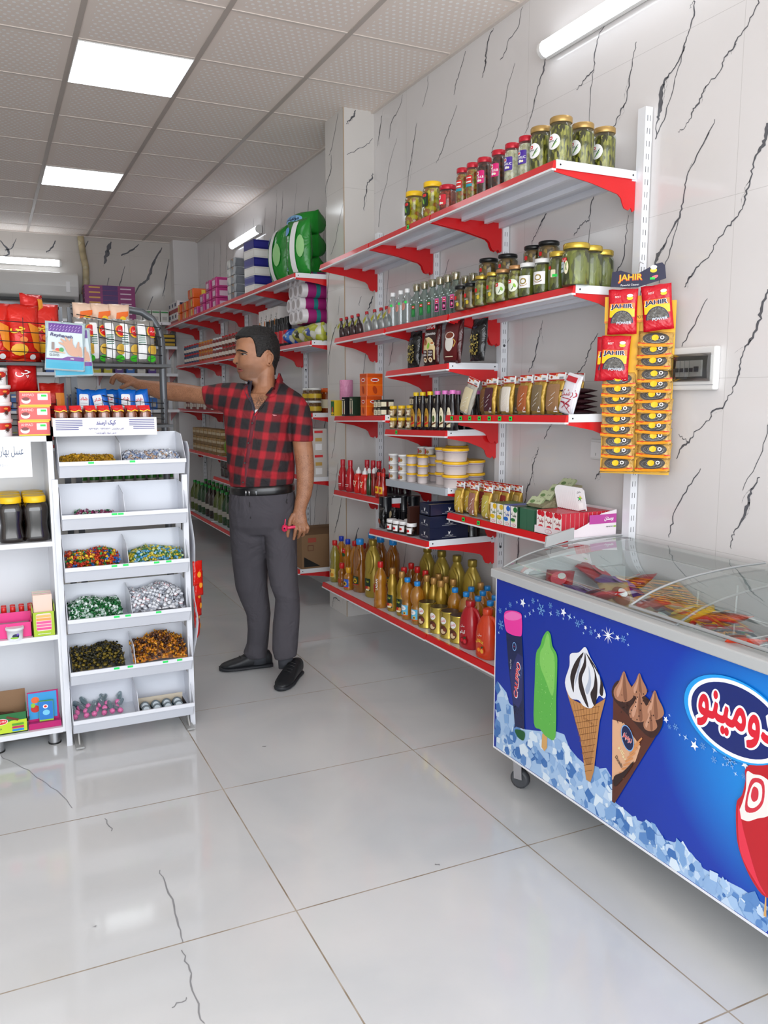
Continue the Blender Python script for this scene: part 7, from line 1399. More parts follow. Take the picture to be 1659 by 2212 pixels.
for c in range(4):
    for r in range(4-c if c else 3):
        px = 482-14*c; y = xy(px, 668+5*c, 1.98); put(blk('mag', .15, .16, .09, MAG, lambda A, w, h: A.rect(-w*.3, -h*.3, w*.3, h*.2, mt('d8b8c8', .3)), 'pink_pack', bev=.01), (1.98, y, Bz(0, y)+.0905*r), FW, 'pink wrapped pack on the back top shelf, %s column, %s' % (('right', 'second', 'third', 'left')[c], ('bottom', 'second', 'third', 'top')[r]), 'pack', 'pink wrapped packs')
for c in range(3):
    for r in range(3 if c < 1 else 2):
        px = 428-14*c; y = xy(px, 682+6*c, 1.98); put(blk('ora', .22, .15, .095, OGP, lambda A, w, h: A.rect(w*.1, -h*.35, w*.36, h*.35, mt('e8c84a', .3)), 'orange_pack', bev=.012), (1.98, y, Bz(0, y)+.0955*r), FW, 'orange wrapped pack on the back top shelf, %s column, %s' % (('right', 'middle', 'left')[c], ('bottom', 'middle', 'top')[r]), 'pack', 'orange wrapped packs')
for c in range(3):
    for r in range(2): y = (9.2, 9.35, 9.5)[c]; put(blk('rwb', .16, .14, .12, mt('e8e4e4', .4), lambda A, w, h: (A.rect(-w*.5, -h*.5, w*.5, -h*.15, mt('a82028', .4)), A.rect(-w*.3, h*.05, w*.1, h*.35, NAVY)), 'red_white_box'), (1.97, y, Bz(0, y)+.1205*r), FW, 'red, white and navy box in the far corner, %s column, %s' % (('right', 'middle', 'left')[c], ('lower', 'upper')[r]), 'box', 'red, white and navy boxes')
# second shelf
def roll():
    def f():
        mb = MB(); T = Matrix.Rotation(PI/2, 4, 'X'); mb.lathe([(.045, -.13), (.048, -.125), (.048, .125), (.045, .13)], mt('e4e0e2', .35), 14, T=T); mb.lathe([(.0485, -.06), (.0485, .09)], mt('a8287a', .4), 14, T=T, caps=False); mb.lathe([(.0487, .0), (.0487, .03)], mt('2a8a8a', .4), 14, T=T, caps=False); mb.lathe([(.030, .1302), (.030, .1304)], mt('b8b0b0', .5), 12, T=T); mb.lathe([(.030, -.1304), (.030, -.1302)], mt('8a8486', .5), 12, T=T); return mb.build('paper_roll')
    return make('roll', f)
for r in range(4):
    for c in range(3 if r % 2 else 3): y = 5.42+.098*c+.049*(r % 2); put(roll(), (2.09, y, Bz(1, 5.4)+.13+.048+.085*r), FW, 'white bin bag roll with magenta band, %s layer, %s' % (('bottom', 'second', 'third', 'top')[r], ('right', 'middle', 'left')[c]), 'roll', 'magenta banded rolls beside the column')
for i, (y, c, c2) in enumerate(((5.33, 'b8bc3c', '4a5aa0'), (5.55, 'c0c04a', '3a3a28'), (5.75, '1c58c8', '5a9ae8'))): put(bag('sp'+c, .20, .125, .20, mottle('sp_'+c, [c, c, c2, 'd8d8c8'], 22, .3), None, 'sponge_bag', 3, .01), (2.05, y, Bz(1, y)), FW, '%s bag under the rolls' % ('yellow and navy', 'yellow and black', 'bright blue')[i], 'bag')
for i, (px, c) in enumerate(((622, 'c01c28'), (612, 'c01c28'), (602, 'b0101c'), (592, 'e0b020'), (582, '2a2a30'))):
    def sc(c=c):
        mb = MB(); mb.lathe([(.028, 0), (.030, .004), (.030, .15), (.022, .165)], mt('16161a', .3), 14); mb.lathe([(.0305, .02), (.0305, .11)], mt(c, .35), 14, caps=False); mb.lathe([(.024, .16), (.024, .20), (.02, .205)], BLK, 14); return mb.build('spray_can')
    bp(make('spr'+c, sc), 1, px, 752, 1.99, 'black spray can with %s label%s' % ({'c01c28': 'red', 'b0101c': 'dark red', 'e0b020': 'yellow', '2a2a30': 'plain dark'}[c], (', rightmost', ', second from the rolls', '', '', '')[i]), 'spray can')
for c in range(4):
    for r in range(2): y = 6.05+.125*c; put(blk('wbx', .11, .16, .15, mt('e6e0dc', .4), lambda A, w, h: (A.text('چای', w*.1, 0, h*.3, INK, rot=PI/2), A.ell(-w*.25, -h*.2, w*.15, h*.16, mt('d8843a', .4), 8)), 'white_carton'), (2.07, y, Bz(1, y)+.151*r), FW, 'white carton with dark writing, %s column, %s row' % (('right', 'second', 'third', 'left')[c], ('lower', 'upper')[r]), 'carton', 'white cartons on the second shelf')
def sjar(k, c, c2): 
    def f(): mb = MB(); mb.lathe([(.03, 0), (.032, .004), (.032, .07), (.026, .08)], mt(c, .2, coat=.4), 12); mb.lathe([(.028, .08), (.028, .095)], mt(c2, .35), 12); mb.lathe([(.0325, .02), (.0325, .05)], mt('d8ccc0', .4), 12, caps=False); return mb.build('small_jar')
    return make(k, f)
rr = random.Random(9); JC = (('sj1', '6a2418', 'b01c20', 'dark brown'), ('sj2', 'a84a1c', 'c8802c', 'orange brown'), ('sj3', '7a1a1c', 'd8d8d8', 'dark red'), ('sj4', '3a4a6a', 'c02028', 'slate blue'))
for c in range(22):
    for r in range(2): y = 6.75+.115*c; k, a, b, nm = JC[0 if c < 8 else 2 if c < 11 else 1 if c < 16 else 3]; put(sjar(k, a, b), (1.998, y, Bz(1, y)+.0955*r), FW, '%s small jar on the back shelf, %s layer%s' % (nm, ('lower', 'upper')[r], ordn(c-(0, 8, 11, 16)[(c > 7)+(c > 10)+(c > 15)], (8, 3, 5, 6)[(c > 7)+(c > 10)+(c > 15)], 'right', 'left')), 'small jar', 'rows of small jars on the second shelf')
for c in range(3): y = 6.55+.06*c; bp_ = put(blk('bby', .05, .12, .16, mt('2a6ab8', .4), lambda A, w, h: (A.rect(-w*.5, -h*.1, w*.5, h*.15, mt('e8d84a', .4)), A.rect(-w*.5, h*.2, w*.5, h*.35, WHT)), 'blue_carton'), (2.0, y, Bz(1, y)), FW, 'blue and yellow carton between jars and white cartons%s' % ordn(2-c, 3), 'carton', 'blue and yellow cartons')
# middle shelf
for c in range(6):
    for r in range(4): y = 6.85+.085*c; m = 'bc1' if c > 2 else 'bc2'; put(blk(m, .07, .10, .052, mt('2a72c0' if c > 2 else '3a4a3c', .35), lambda A, w, h: A.ell(0, 0, w*.25, h*.3, mt('a8c8e8', .4), 8), 'small_carton'), (1.995, y, Bz(2, y)+.0525*r), FW, '%s little carton left of the man\'s face, %s column, %s' % ('blue' if c > 2 else 'green', ('right', 'second', 'third', 'fourth', 'fifth', 'left')[c], ('bottom', 'second', 'third', 'top')[r]), 'carton', 'little cartons beside the man')
def hj(k, c, c2, h, r, name='preserve_jar'):
    def f():
        o = emp(name); mb = MB(); mb.lathe([(r*.95, 0), (r, .005), (r, h*.78), (r*.85, h*.84)], mt(c, .12, coat=.6), 16); mb.build('jar_body', o); mb = MB(); mb.lathe([(r*.92, h*.83), (r*.95, h*.84), (r*.95, h), (r*.85, h)], mt(c2, .3), 16); mb.build('lid', o); mb = MB(); mb.lathe([(r*1.01, h*.2), (r*1.01, h*.55)], CRM if c2 != 'd8d8d4' else mt('c8a828', .4), 16, caps=False); mb.build('label', o); return o
    return make(k, f)
for i, y in enumerate((5.36, 5.5, 5.64)): put(hj('hj1', '8a3c10', 'd85a18', .17, .055), (2.13, y, Bz(2, y)), FW, 'amber preserve jar with orange lid behind the man\'s shoulder%s' % ordn(2-i, 3), 'jar', 'orange lidded jars')
for i, y in enumerate((5.33, 5.44)):
    for r in range(2): put(hj('hj2', '5a3a10', 'd8d8d4', .085, .048), (2.02, y, Bz(2, y)+.0855*r), FW, 'small preserve jar with clear lid and yellow label, %s, %s' % (('right', 'left')[i], ('lower', 'upper')[r]), 'jar', 'small clear lidded preserve jars')
for i in range(16): y = 7.6+.1*i; put(blk(('mr', 'mw')[i % 3 == 0], .08, .12, .075, mt(('7a2a1c', 'd8d4cc')[i % 3 == 0], .4), band('d8ccc0', -.2, .25), 'small_carton'), (2.0, y, Bz(2, y)), FW, 'brown or white little carton behind the stretched arm%s' % (ordn(i, 12) if i < 11 else ', towards the far corner'), 'carton', 'little cartons behind the arm')
# fourth shelf
for i, y in enumerate((5.31, 5.40, 5.49)):
    for r in range(2): put(blk('wgb', .085, .12, .165, mt('cfc9c2', .4), lambda A, w, h: (A.rect(-w*.25, h*.32, w*.25, h*.42, RED), A.rect(-w*.2, -h*.02, w*.2, h*.12, mt('c8a050', .4)), A.rect(-w*.2, -h*.38, w*.2, -h*.12, WHT)), 'grey_white_carton'), (2.02, y, Bz(3, y)+.1655*r), FW, 'pale grey carton with red mark beside the man\'s elbow, %s column, %s' % (('right', 'middle', 'left')[i], ('lower', 'upper')[r]), 'carton', 'pale grey cartons')
TAN = mottle('tan_pack', ['a8824c', '8a6a3c', 'c09a60', '9a7a48'], 18, .4)
for c in range(7):
    for r in range(3): y = 7.75+.17*c; put(blk('tan', .15, .14, .08, TAN, band('c8b898', -.1, .2), 'tan_pack', bev=.006), (2.03, y, Bz(3, y)+.0805*r), FW, 'tan biscuit pack on the fourth back shelf, column %s from the right, %s' % (('one', 'two', 'three', 'four', 'five', 'six', 'seven')[c], ('bottom', 'middle', 'top')[r]), 'pack', 'tan biscuit packs')
for i, (y, c, l) in enumerate(((7.15, '1c4a28', 'dark green and gold bag by the man\'s sleeve'), (7.42, '14202a', 'dark bag next to the green one'), (7.55, '7a9a20', 'lime green pouch leaning by the dark bag'))): put(bag('gb'+c, .22 if i < 2 else .10, .19, .14, mottle('gb_'+c, [c, c, '6a5a20' if i == 0 else c], 14, .3), None, 'pasta_bag', 3, .012), (2.03, y, Bz(3, y)), FW, l, 'bag')
shelf(7.04, 7.756, 1.90, .70, .697, 'short extra shelf with purple packs in the back run', G2)
for c in range(5):
    for r in range(2): y = 7.12+.13*c; put(blk('pur', .12, .14, .085, mt('7a5a8a', .4), lambda A, w, h: (A.rect(-w*.4, h*.1, w*.4, h*.4, mt('c8b8cc', .4)), A.ell(0, -h*.2, w*.3, h*.2, mt('d0ccd0', .4), 8)), 'purple_pack'), (1.98, y, .702+.0855*r), FW, 'purple and white pack on the short extra shelf, %s column, %s' % (('right', 'second', 'third', 'fourth', 'left')[c], ('lower', 'upper')[r]), 'pack', 'purple and white packs')
def sod(k, c, cap):
    def f():
        o = emp('soda_bottle'); mb = MB(); mb.lathe([(.045, 0), (.052, .01), (.052, .17), (.04, .22), (.016, .27), (.015, .29)], mt(c, .12, coat=.6), 14); mb.build('bottle_body', o); mb = MB(); mb.lathe([(.018, .285), (.018, .31)], mt(cap, .35), 12); mb.build('cap', o); mb = MB(); mb.lathe([(.0525, .08), (.0525, .13)], mt('a8a49c', .4), 14, caps=False); mb.build('label', o); return o
    return make(k, f)
for r in range(2):
    for i in range(12): y = 7.0+.165*i+.05*r; k = ('so1', 'so2', 'so3')[(i//2+r) % 3]; put(sod(k, {'so1': '1c0e08', 'so2': '14401c', 'so3': '4a5a1c'}[k], '1c8a30'), (1.96+.13*r, y, Bz(4, y)), FW, '%s soft drink bottle with green cap, %s row%s' % ({'so1': 'dark brown', 'so2': 'dark green', 'so3': 'olive'}[k], ('front', 'back')[r], ordn(11-i, 12)), 'drink bottle', 'soft drink bottles on the lowest back shelf')
for i, (y, c, l) in enumerate(((6.75, 'b01c24', 'red bag behind the man\'s hip on the lowest shelf'), (6.5, '8a7a20', 'yellow green bag behind the man\'s hip on the lowest shelf'))): put(bag('rb'+c, .24, .24, .18, mottle('rb_'+c, [c, c, 'a85a1c'], 12, .3), None, 'pasta_bag', 3, .012), (2.0, y, Bz(4, y)), FW, l, 'bag')
# cardboard carton near the column
o = emp('cardboard_carton', (2.06, 5.47, Bz(4, 5.4))); mb = MB(); KB = mt('8a6a4a', .7); mb.box(-.175, .19, -.21, .20, 0, .235, KB); mb.poly([(-.175, -.21, .235), (.19, -.21, .235), (.19, -.10, .268), (-.175, -.10, .268)], mt('6a4e34', .7)); mb.build('carton', o)
A = Art(); A.ell(8, 2.8, 5.2, 2.9, RED, 20); A.ell(8, 2.8, 4.6, 2.4, BLK, 20); A.text('RO', 6.2, 2.8, 1.8, CRM, w=3.4); A.poly([(-16, -10.5), (-4, -10.5), (-16, -3.4)], BLK); A.text('دار', 9, -6, 3.2, INK); A.rect(-13, 6.5, -7, 9.6, mt('a84a38', .5)); A.rrect(-13.2, .6, -9, 4.6, .3, mt('6a3a2a', .6)); A.rrect(-12.8, 1.0, -9.4, 4.2, .3, KB)
mb = MB(); A.lay(mb, flat(-.21), z0=.118); mb.build('print', o); tag(o, 'brown cardboard carton with black and red oval on the lowest back shelf', 'carton')
# back wall shelves
for r in range(7): put(blk('pbx', .52, .22, .052, mt('8a1c6a', .35), lambda A, w, h: (A.rect(-w*.15, -h*.45, w*.15, h*.45, mt('4a1a6a', .4)), A.rect(-w*.42, -h*.1, -w*.2, h*.2, mt('e0a84a', .4)), A.rect(w*.2, -h*.2, w*.42, h*.05, mt('e0c8d8', .4))), 'purple_box'), (1.27, 9.62, 2.264+.0525*r), 0, 'long purple box stacked on the back wall shelf%s' % ordn(r, 7, 'the bottom', 'the top'), 'box', 'long purple boxes')
WB = lambda c2: (lambda A, w, h: (A.rect(-w*.45, h*.3, w*.45, h*.42, mt(c2, .4)), A.rect(-w*.3, -h*.3, w*.3, 0, mt('b8b4b0', .4))))
for i in range(4): put(blk('wb1', .085, .12, .13, mt('d8d8d2', .4), WB('3a8a4a'), 'white_box'), (1.56+.095*i, 9.60, 2.264), 0, 'small white box on the top back wall shelf%s' % ordn(i, 4), 'box', 'small white boxes on the back wall')
for r in range(3): put(blk('bky', .22, .18, .045, mt('16161a', .4), lambda A, w, h: A.rect(-w*.3, -h*.3, w*.46, h*.3, mt('c8a020', .4)), 'black_yellow_box'), (1.84, 9.60, 2.0025+.0455*r), 0, 'flat black and yellow box%s' % ordn(r, 3, 'the bottom', 'the top'), 'box', 'flat black and yellow boxes')
rr = random.Random(21)
for zi, (z, l) in enumerate(((2.0025, 'second'), (1.7025, 'third'), (1.3025, 'fourth'), (.9025, 'fifth'))):
    for i in range(17):
        x = -.2+.118*i
        if z > 1.9 and x > 1.6: continue
        c = rr.choice(('2a6ab8', 'c8c020', 'b83028', 'd8d4cc', '2a8a4a', '5a3a8a', 'd87a2c')); put(blk('bw'+c, .085, .11, .17, mt(c, .4), WB('e8e4dc'), 'household_box'), (x, 9.60, z), 0, '%s box on the %s back wall shelf%s' % ({'2a6ab8': 'blue', 'c8c020': 'yellow', 'b83028': 'red', 'd8d4cc': 'cream', '2a8a4a': 'green', '5a3a8a': 'violet', 'd87a2c': 'orange'}[c], l, (ordn(i, 99) if i < 12 else ordn(16-i, 99, 'right', 'left'))), 'box', 'boxes on the %s back wall shelf' % l)
for i in range(9): put(sod('gs', '2a7a20', '1c8a30'), (.9+.125*i, 9.62, .4025), 0, 'green bottle on the lowest back wall shelf%s' % ordn(i, 9), 'drink bottle', 'green bottles on the back wall')
# ================================================================ THE MAN REACHING ACROSS
from mathutils.bvhtree import BVHTree
NH = Vector((math.sin(YAW), math.cos(YAW), 0)); RH = cr_; DD = 4.17; MB0 = Vector((1.25, 4.06, 0))
def Mp(px, py, d=0):
    v = CR*((px-IW/2)/FPX)-CU*((py-IH/2)/FPX)+CF; return CP+v*((DD+d)/v.dot(NH))
man = emp('person', tuple(MB0)); tag(man, 'dark haired man in red and black checked shirt and grey trousers, reaching left', 'person')
def rings(secs, n=22, ex=2.3):
    "closed tube through (left px,py, right px,py, depth, half thickness) sections"
    vs = []; fs = []
    for lx, ly, rx, ry, d, t in secs:
        a, b = Mp(lx, ly, d), Mp(rx, ry, d); c = (a+b)/2; u = (b-a)/2
        for k in range(n):
            g = 2*PI*k/n; cg, sg = math.cos(g), math.sin(g); q = (abs(cg)**ex+abs(sg)**ex)**(-1/ex); vs.append(c+u*cg*q+NH*t*sg*q)
    for j in range(len(secs)-1):
        for k in range(n): k2 = (k+1) % n; fs.append((j*n+k, j*n+k2, (j+1)*n+k2, (j+1)*n+k))
    L = (len(secs)-1)*n; fs.append(tuple(range(n))[::-1]); fs.append(tuple(range(L, L+n))); return vs, fs
def limb(pts, n=10):
    m = MB(); m.tube([Mp(*p[:3]) for p in pts], [p[3] for p in pts], WHT, n); return m.v, m.f
def merge(parts, name, mat, vox, smooth=6, cut=None):
    "join closed shells into one continuous skin"
    vs = []; fs = []
    for v, f in parts: b = len(vs); vs += [tuple(Vector(p)-MB0) for p in v]; fs += [tuple(b+i for i in q) for q in f]
    me = bpy.data.meshes.new(name); me.from_pydata(vs, [], fs); bm = bmesh.new(); bm.from_mesh(me); bmesh.ops.recalc_face_normals(bm, faces=bm.faces[:]); bm.to_mesh(me); bm.free()
    o = bpy.data.objects.new(name, me); COL.objects.link(o); r = o.modifiers.new('r', 'REMESH'); r.mode = 'VOXEL'; r.voxel_size = vox; r.use_smooth_shade = True
    s = o.modifiers.new('s', 'SMOOTH'); s.factor = .5; s.iterations = smooth
    bpy.context.view_layer.update(); m2 = bpy.data.meshes.new_from_object(o.evaluated_get(bpy.context.evaluated_depsgraph_get())); o.modifiers.clear(); o.data = m2; m2.materials.clear(); m2.materials.append(mat)
    if cut:
        bm = bmesh.new(); bm.from_mesh(m2); dead = [f for f in bm.faces if cut(f.calc_center_median()+MB0, f.normal)]; bmesh.ops.delete(bm, geom=dead, context='FACES'); bm.to_mesh(m2); bm.free()
    for p in m2.polygons: p.use_smooth = True
    o.parent = man; return o
def pix(P): v = P-CP; z = v.dot(CF); return IW/2+FPX*v.dot(CR)/z, IH/2-FPX*v.dot(CU)/z
def inside(x, y, P):
    c = False
    for i in range(len(P)):
        (x1, y1), (x2, y2) = P[i], P[i-1]
        if (y1 > y) != (y2 > y) and x < (x2-x1)*(y-y1)/(y2-y1)+x1: c = not c
    return c
def surf(o):
    me = o.data; return BVHTree.FromPolygons([v.co+MB0 for v in me.vertices], [list(p.vertices) for p in me.polygons])
def onto(bv, px, py, out=.002):
    v = (CR*((px-IW/2)/FPX)-CU*((py-IH/2)/FPX)+CF).normalized(); h = bv.ray_cast(CP, v); return (h[0]-v*out) if h[0] else Mp(px, py, -.1)
def patch(bv, pts, name, mat, out=.002, th=.003, par=None, sm=3):
    "flap lying on a surface, with thickness"
    P = cub(pts, sm) if sm > 1 else pts; a = [onto(bv, x, y, out+th)-MB0 for x, y in P]; b = [onto(bv, x, y, out-.004)-MB0 for x, y in P]; n = len(P); mb = MB()
    ca = sum(a, Vector())/n; cx = sum(p[0] for p in P)/n; cy = sum(p[1] for p in P)/n
    if inside(cx, cy, P): ca = onto(bv, cx, cy, out+th)-MB0; mb.add(a+b+[ca], [(2*n, i, (i+1) % n) for i in range(n)]+[(i, n+i, n+(i+1) % n, (i+1) % n) for i in range(n)], mat, True)
    else: mb.add(a+b, [tuple(range(n))]+[(i, n+i, n+(i+1) % n, (i+1) % n) for i in range(n)], mat)
    return mb.build(name, par or man)
# --- materials
def skin():
    q = N('skin'); g = q.n('NewGeometry').outputs['Position']; no = q.n('TexNoise', i={'Vector': g, 'Scale': 30.0, 'Detail': 3.0}); base = q.ramp(no, [(.3, '9c6a4c'), (.7, 'ae7a5a')])
    P = tuple(Mp(527, 806, -.05)); ds = q.n('VectorMath', operation='DISTANCE', i={0: g, 1: P}); P2 = tuple(Mp(545, 812, -.07)); d2 = q.n('VectorMath', operation='DISTANCE', i={0: g, 1: P2})
    f = q.m('MINIMUM', ds.outputs['Value'], d2.outputs['Value']); st = q.ramp(f, [(.02, (.8, .8, .8, 1)), (.075, (0, 0, 0, 1))]); n2 = q.n('TexNoise', i={'Vector': g, 'Scale': 500.0}); m = q.m('MULTIPLY', st, q.m('MULTIPLY_ADD', n2, .5, .45))
    c1 = q.mix(m, base, lin('5a4438'))
    P3 = tuple(Mp(562, 872, -.09)); d3 = q.n('VectorMath', operation='DISTANCE', i={0: g, 1: P3}); h = q.ramp(d3.outputs['Value'], [(.02, (.7, .7, .7, 1)), (.06, (0, 0, 0, 1))]); n3 = q.n('TexNoise', i={'Vector': g, 'Scale': 220.0, 'Detail': 2.0}); m3 = q.m('MULTIPLY', h, q.m('GREATER_THAN', n3, .47)); c2 = q.mix(m3, c1, lin('2c1c16'))
    # arm hair
    mp = q.n('Mapping', i={'Vector': g, 'Scale': (620, 620, 150)}); n4 = q.n('TexNoise', i={'Vector': mp, 'Scale': 1.0, 'Detail': 1.0}); sx = q.n('SeparateXYZ', i={0: g}); lo = q.m('LESS_THAN', sx.outputs[2], 1.16); P4 = q.m('LESS_THAN', sx.outputs[0], .98); reg = q.m('MAXIMUM', lo, P4)
    m4 = q.m('MULTIPLY', q.m('MULTIPLY', q.m('GREATER_THAN', n4, .54), .38), reg); c3 = q.mix(m4, c2, lin('4a2e22'))
    q.set(col=c3, rough=.5); q.b.inputs['Subsurface Weight'].default_value = .0; return q.M
def plaid():
    q = N('checked_shirt'); g = q.n('NewGeometry').outputs['Position']; u = q.n('VectorMath', operation='DOT_PRODUCT', i={0: g, 1: tuple(RH)}).outputs['Value']; sx = q.n('SeparateXYZ', i={0: g}); z = sx.outputs[2]
    no = q.n('TexNoise', i={'Vector': g, 'Scale': 7.0}); w = q.m('MULTIPLY_ADD', no, .018, -.009)
    uu = q.m('ADD', q.m('MULTIPLY_ADD', z, -.19, u), w); zz = q.m('ADD', q.m('MULTIPLY_ADD', u, .12, z), w)
    def bandf(v, p, o): f = q.m('FRACT', q.m('MULTIPLY_ADD', v, 1/p, o)); a = q.m('ABSOLUTE', q.m('SUBTRACT', f, .5)); return q.n('MapRange', i={0: a, 1: .25, 2: .36, 3: 1.0, 4: 0.0})
    A_, B_ = bandf(uu, .0735, .1), bandf(zz, .094, .35); dk = q.m('MULTIPLY', A_, B_); md = q.m('MAXIMUM', A_, B_)
    c = q.mix(md, lin('b41c2a'), lin('7a1a22')); c = q.mix(dk, c, lin('231f22')); th = q.m('MULTIPLY', q.m('GREATER_THAN', q.m('FRACT', q.m('MULTIPLY', uu, 1/.0082)), .8), .12); c = q.mix(th, c, lin('2a1a1e'))
    n2 = q.n('TexNoise', i={'Vector': g, 'Scale': 9.0, 'Detail': 2.0, 'Distortion': 1.5}); b = q.n('Bump', i={'Strength': .5, 'Distance': .03, 'Height': n2}); return q.set(col=c, rough=.8, normal=b)
SKN, PLD = skin(), plaid(); q = N('grey_cloth'); n1 = q.n('TexNoise', i={0: q.n('NewGeometry').outputs['Position'], 'Scale': 6.0, 'Detail': 3.0, 'Distortion': 1.0}); TRO = q.set(col=lin('47444a'), rough=.85, normal=q.n('Bump', i={'Strength': .6, 'Distance': .04, 'Height': n1}))
q = N('dark_hair'); n1 = q.n('TexNoise', i={0: q.n('Mapping', i={'Vector': q.n('NewGeometry').outputs['Position'], 'Scale': (90, 90, 260), 'Rotation': (.3, .2, .4)}), 'Scale': 1.0, 'Detail': 2.0}); HAI = q.set(col=q.ramp(n1, [(.35, '070606'), (.7, '1c1817')]), rough=.62, normal=q.n('Bump', i={'Strength': .7, 'Distance': .006, 'Height': n1})); BLT = mt('121214', .3, coat=.3)
# --- head
KP_ = .002335*DD/4.12; HC0 = Mp(556, 770, .0); fa_ = math.radians(14); FD = (-RH*math.cos(fa_)-NH*math.sin(fa_)); SD = (-NH*math.cos(fa_)+RH*math.sin(fa_))
def interp(T, y):
    if y <= T[0][0]: return T[0][1]
    for (a, u), (b, v) in zip(T, T[1:]):
        if y <= b: return u+(v-u)*(y-a)/(b-a)
    return T[-1][1]
FR = [(712.5, 552), (714, 538), (717, 528), (722, 520), (730, 515), (745, 512.2), (757, 510.8), (762, 513), (768, 514.5), (780, 515), (787, 514), (791, 512.8), (795, 511.2), (797.5, 513.6), (801, 512.8), (804, 514.4), (807, 517), (811, 516.8), (816, 519), (820, 526), (824, 537), (832, 548), (850, 552)]
BK = [(712.5, 560), (714, 575), (718, 584), (725, 592), (738, 598), (755, 600.5), (770, 599.5), (785, 596), (800, 591), (820, 592), (850, 592)]
WD = [(712.5, .008), (714, .028), (717, .043), (722, .055), (730, .066), (745, .074), (765, .076), (780, .073), (795, .066), (806, .056), (816, .047), (822, .050), (832, .056), (850, .058)]
NO = [(758, 0), (763, 1.5), (768, 4.5), (775, 9), (780, 11.2), (783, 10.4), (786, 6), (788.5, 1), (791, 0)]
def headpt(y, g, out=0):
    cg, sg = math.cos(g), math.sin(g); ex = 2.5 if cg > 0 else 2.1; q = (abs(cg)**ex+abs(sg)**ex)**(-1/ex)
    af = (556-interp(FR, y))*KP_ if cg > 0 else (interp(BK, y)-556)*KP_; W = interp(WD, y); f = af*cg*q; s = W*sg*q
    if cg > 0:
        sn = .0085+.007*max(0, 1-abs(y-782)/8); f += interp(NO, y)*KP_*math.exp(-(s/sn)**2)
        f -= .009*math.exp(-((abs(s)-.031)/.014)**2-((y-766)/5)**2); f += .0035*math.exp(-((abs(s)-.026)/.02)**2-((y-756.5)/2.6)**2)
        f += .004*math.exp(-((abs(s)-.048)/.014)**2-((y-781)/8)**2); f -= .006*max(0, abs(s)/.06)**2*(1 if y > 790 else 0)
        if 793 < y < 806: f -= .006*(min(1, abs(s)/.03))**2
    n = Vector((f, s)); l = n.length or 1; return HC0+FD*(f*(1+out/l))+SD*(s*(1+out/l))+Vector((0, 0, (770-y)*KP_+(out if y < 716 else out*.3 if y < 722 else 0)))
def headmesh(fn, ys, n=72):
    vs = []; fs = []
    for y in ys:
        for k in range(n): vs.append(fn(y, 2*PI*k/n))
    for j in range(len(ys)-1):
        for k in range(n): k2 = (k+1) % n; fs.append((j*n+k, (j+1)*n+k, (j+1)*n+k2, j*n+k2))
    L = (len(ys)-1)*n; fs.append(tuple(range(n))); fs.append(tuple(range(L, L+n))[::-1]); return vs, fs
ys = [712.5, 713, 714, 715.5, 717.5, 720]+[722+1.5*i for i in range(72)]+[835, 845]
hv = headmesh(headpt, ys)
# ear
def earpt(a, b, c): return HC0+FD*(-.047+a)+SD*(.0655+c)+Vector((0, 0, b))
m = MB(); E_ = [(-.004, -.036, .0), (.006, -.028, .002), (.009, -.012, .004), (.010, .004, .005), (.009, .018, .008), (0, .028, .011), (-.012, .027, .016), (-.020, .016, .020), (-.021, 0, .020), (-.017, -.014, .016), (-.011, -.026, .010), (-.006, -.036, .004)]
m.tube([earpt(a, b*.98-.012, c) for a, b, c in E_], .0042, WHT, 8, closed=True); m.tube([earpt(a*.55-.003, b*.6-.010, c*.6-.004) for a, b, c in E_], .0052, WHT, 8, closed=True); ear = (m.v, m.f); m = MB(); m.tube([earpt(-.006, .012, -.006), earpt(-.008, -.012, -.004), earpt(-.004, -.034, .0)], [.012, .014, .007], WHT, 8); ear2 = (m.v, m.f)
neck = rings([(552, 800, 594, 792, .0, .050), (550, 822, 592, 815, 0, .054), (547, 840, 594, 832, 0, .060), (535, 856, 606, 850, 0, .075), (515, 872, 625, 868, .0, .092)])
chest = rings([(520, 850, 628, 850, 0, .078), (500, 868, 640, 872, 0, .104), (492, 890, 630, 897, 0, .118), (495, 925, 624, 925, 0, .124), (498, 1000, 630, 1003, 0, .128), (503, 1050, 630, 1050, 0, .115), (505, 1100, 632, 1100, 0, .11)])
thighs = [rings([(507, 1100, 572, 1110, .02, .09), (512, 1220, 568, 1225, .06, .07), (528, 1300, 572, 1300, .08, .055), (542, 1380, 572, 1380, .12, .042), (545, 1428, 574, 1428, .12, .04)]), rings([(578, 1110, 632, 1110, 0, .09), (590, 1220, 634, 1225, -.02, .07), (602, 1300, 638, 1300, -.03, .055), (602, 1380, 630, 1380, -.03, .042), (604, 1440, 630, 1436, -.03, .04)])]
armR = rings([(505, 840, 500, 885, .0, .05), (455, 837, 460, 877, .05, .046), (430, 834, 436, 873, .07, .045), (400, 829, 404, 869, .09, .044), (375, 826, 376, 867, .10, .044), (346, 824, 342, 862, .10, .041), (322, 822, 318, 852, .10, .034), (304, 820, 301, 843, .10, .027), (292, 818, 290, 838, .10, .025)])
handR = [rings([(296, 818, 294, 839, .10, .026), (282, 811, 281, 833, .10, .034), (268, 808, 266, 828, .10, .040), (258, 810, 257, 824, .10, .038)])]+[limb([(266, 814, .10+w, .0105), (252, 811+a, .10+w*1.1, .0098), (243-b, 818+a, .10+w*1.15, .0088), (240-b, 829+a, .10+w*1.1, .0072)]) for w, a, b in ((-.030, 1, -2), (-.010, -1, 2), (.011, 0, 1), (.031, 2, -3))]+[limb([(283, 828, .075, .012), (270, 834, .06, .011), (259, 838, .06, .009)])]
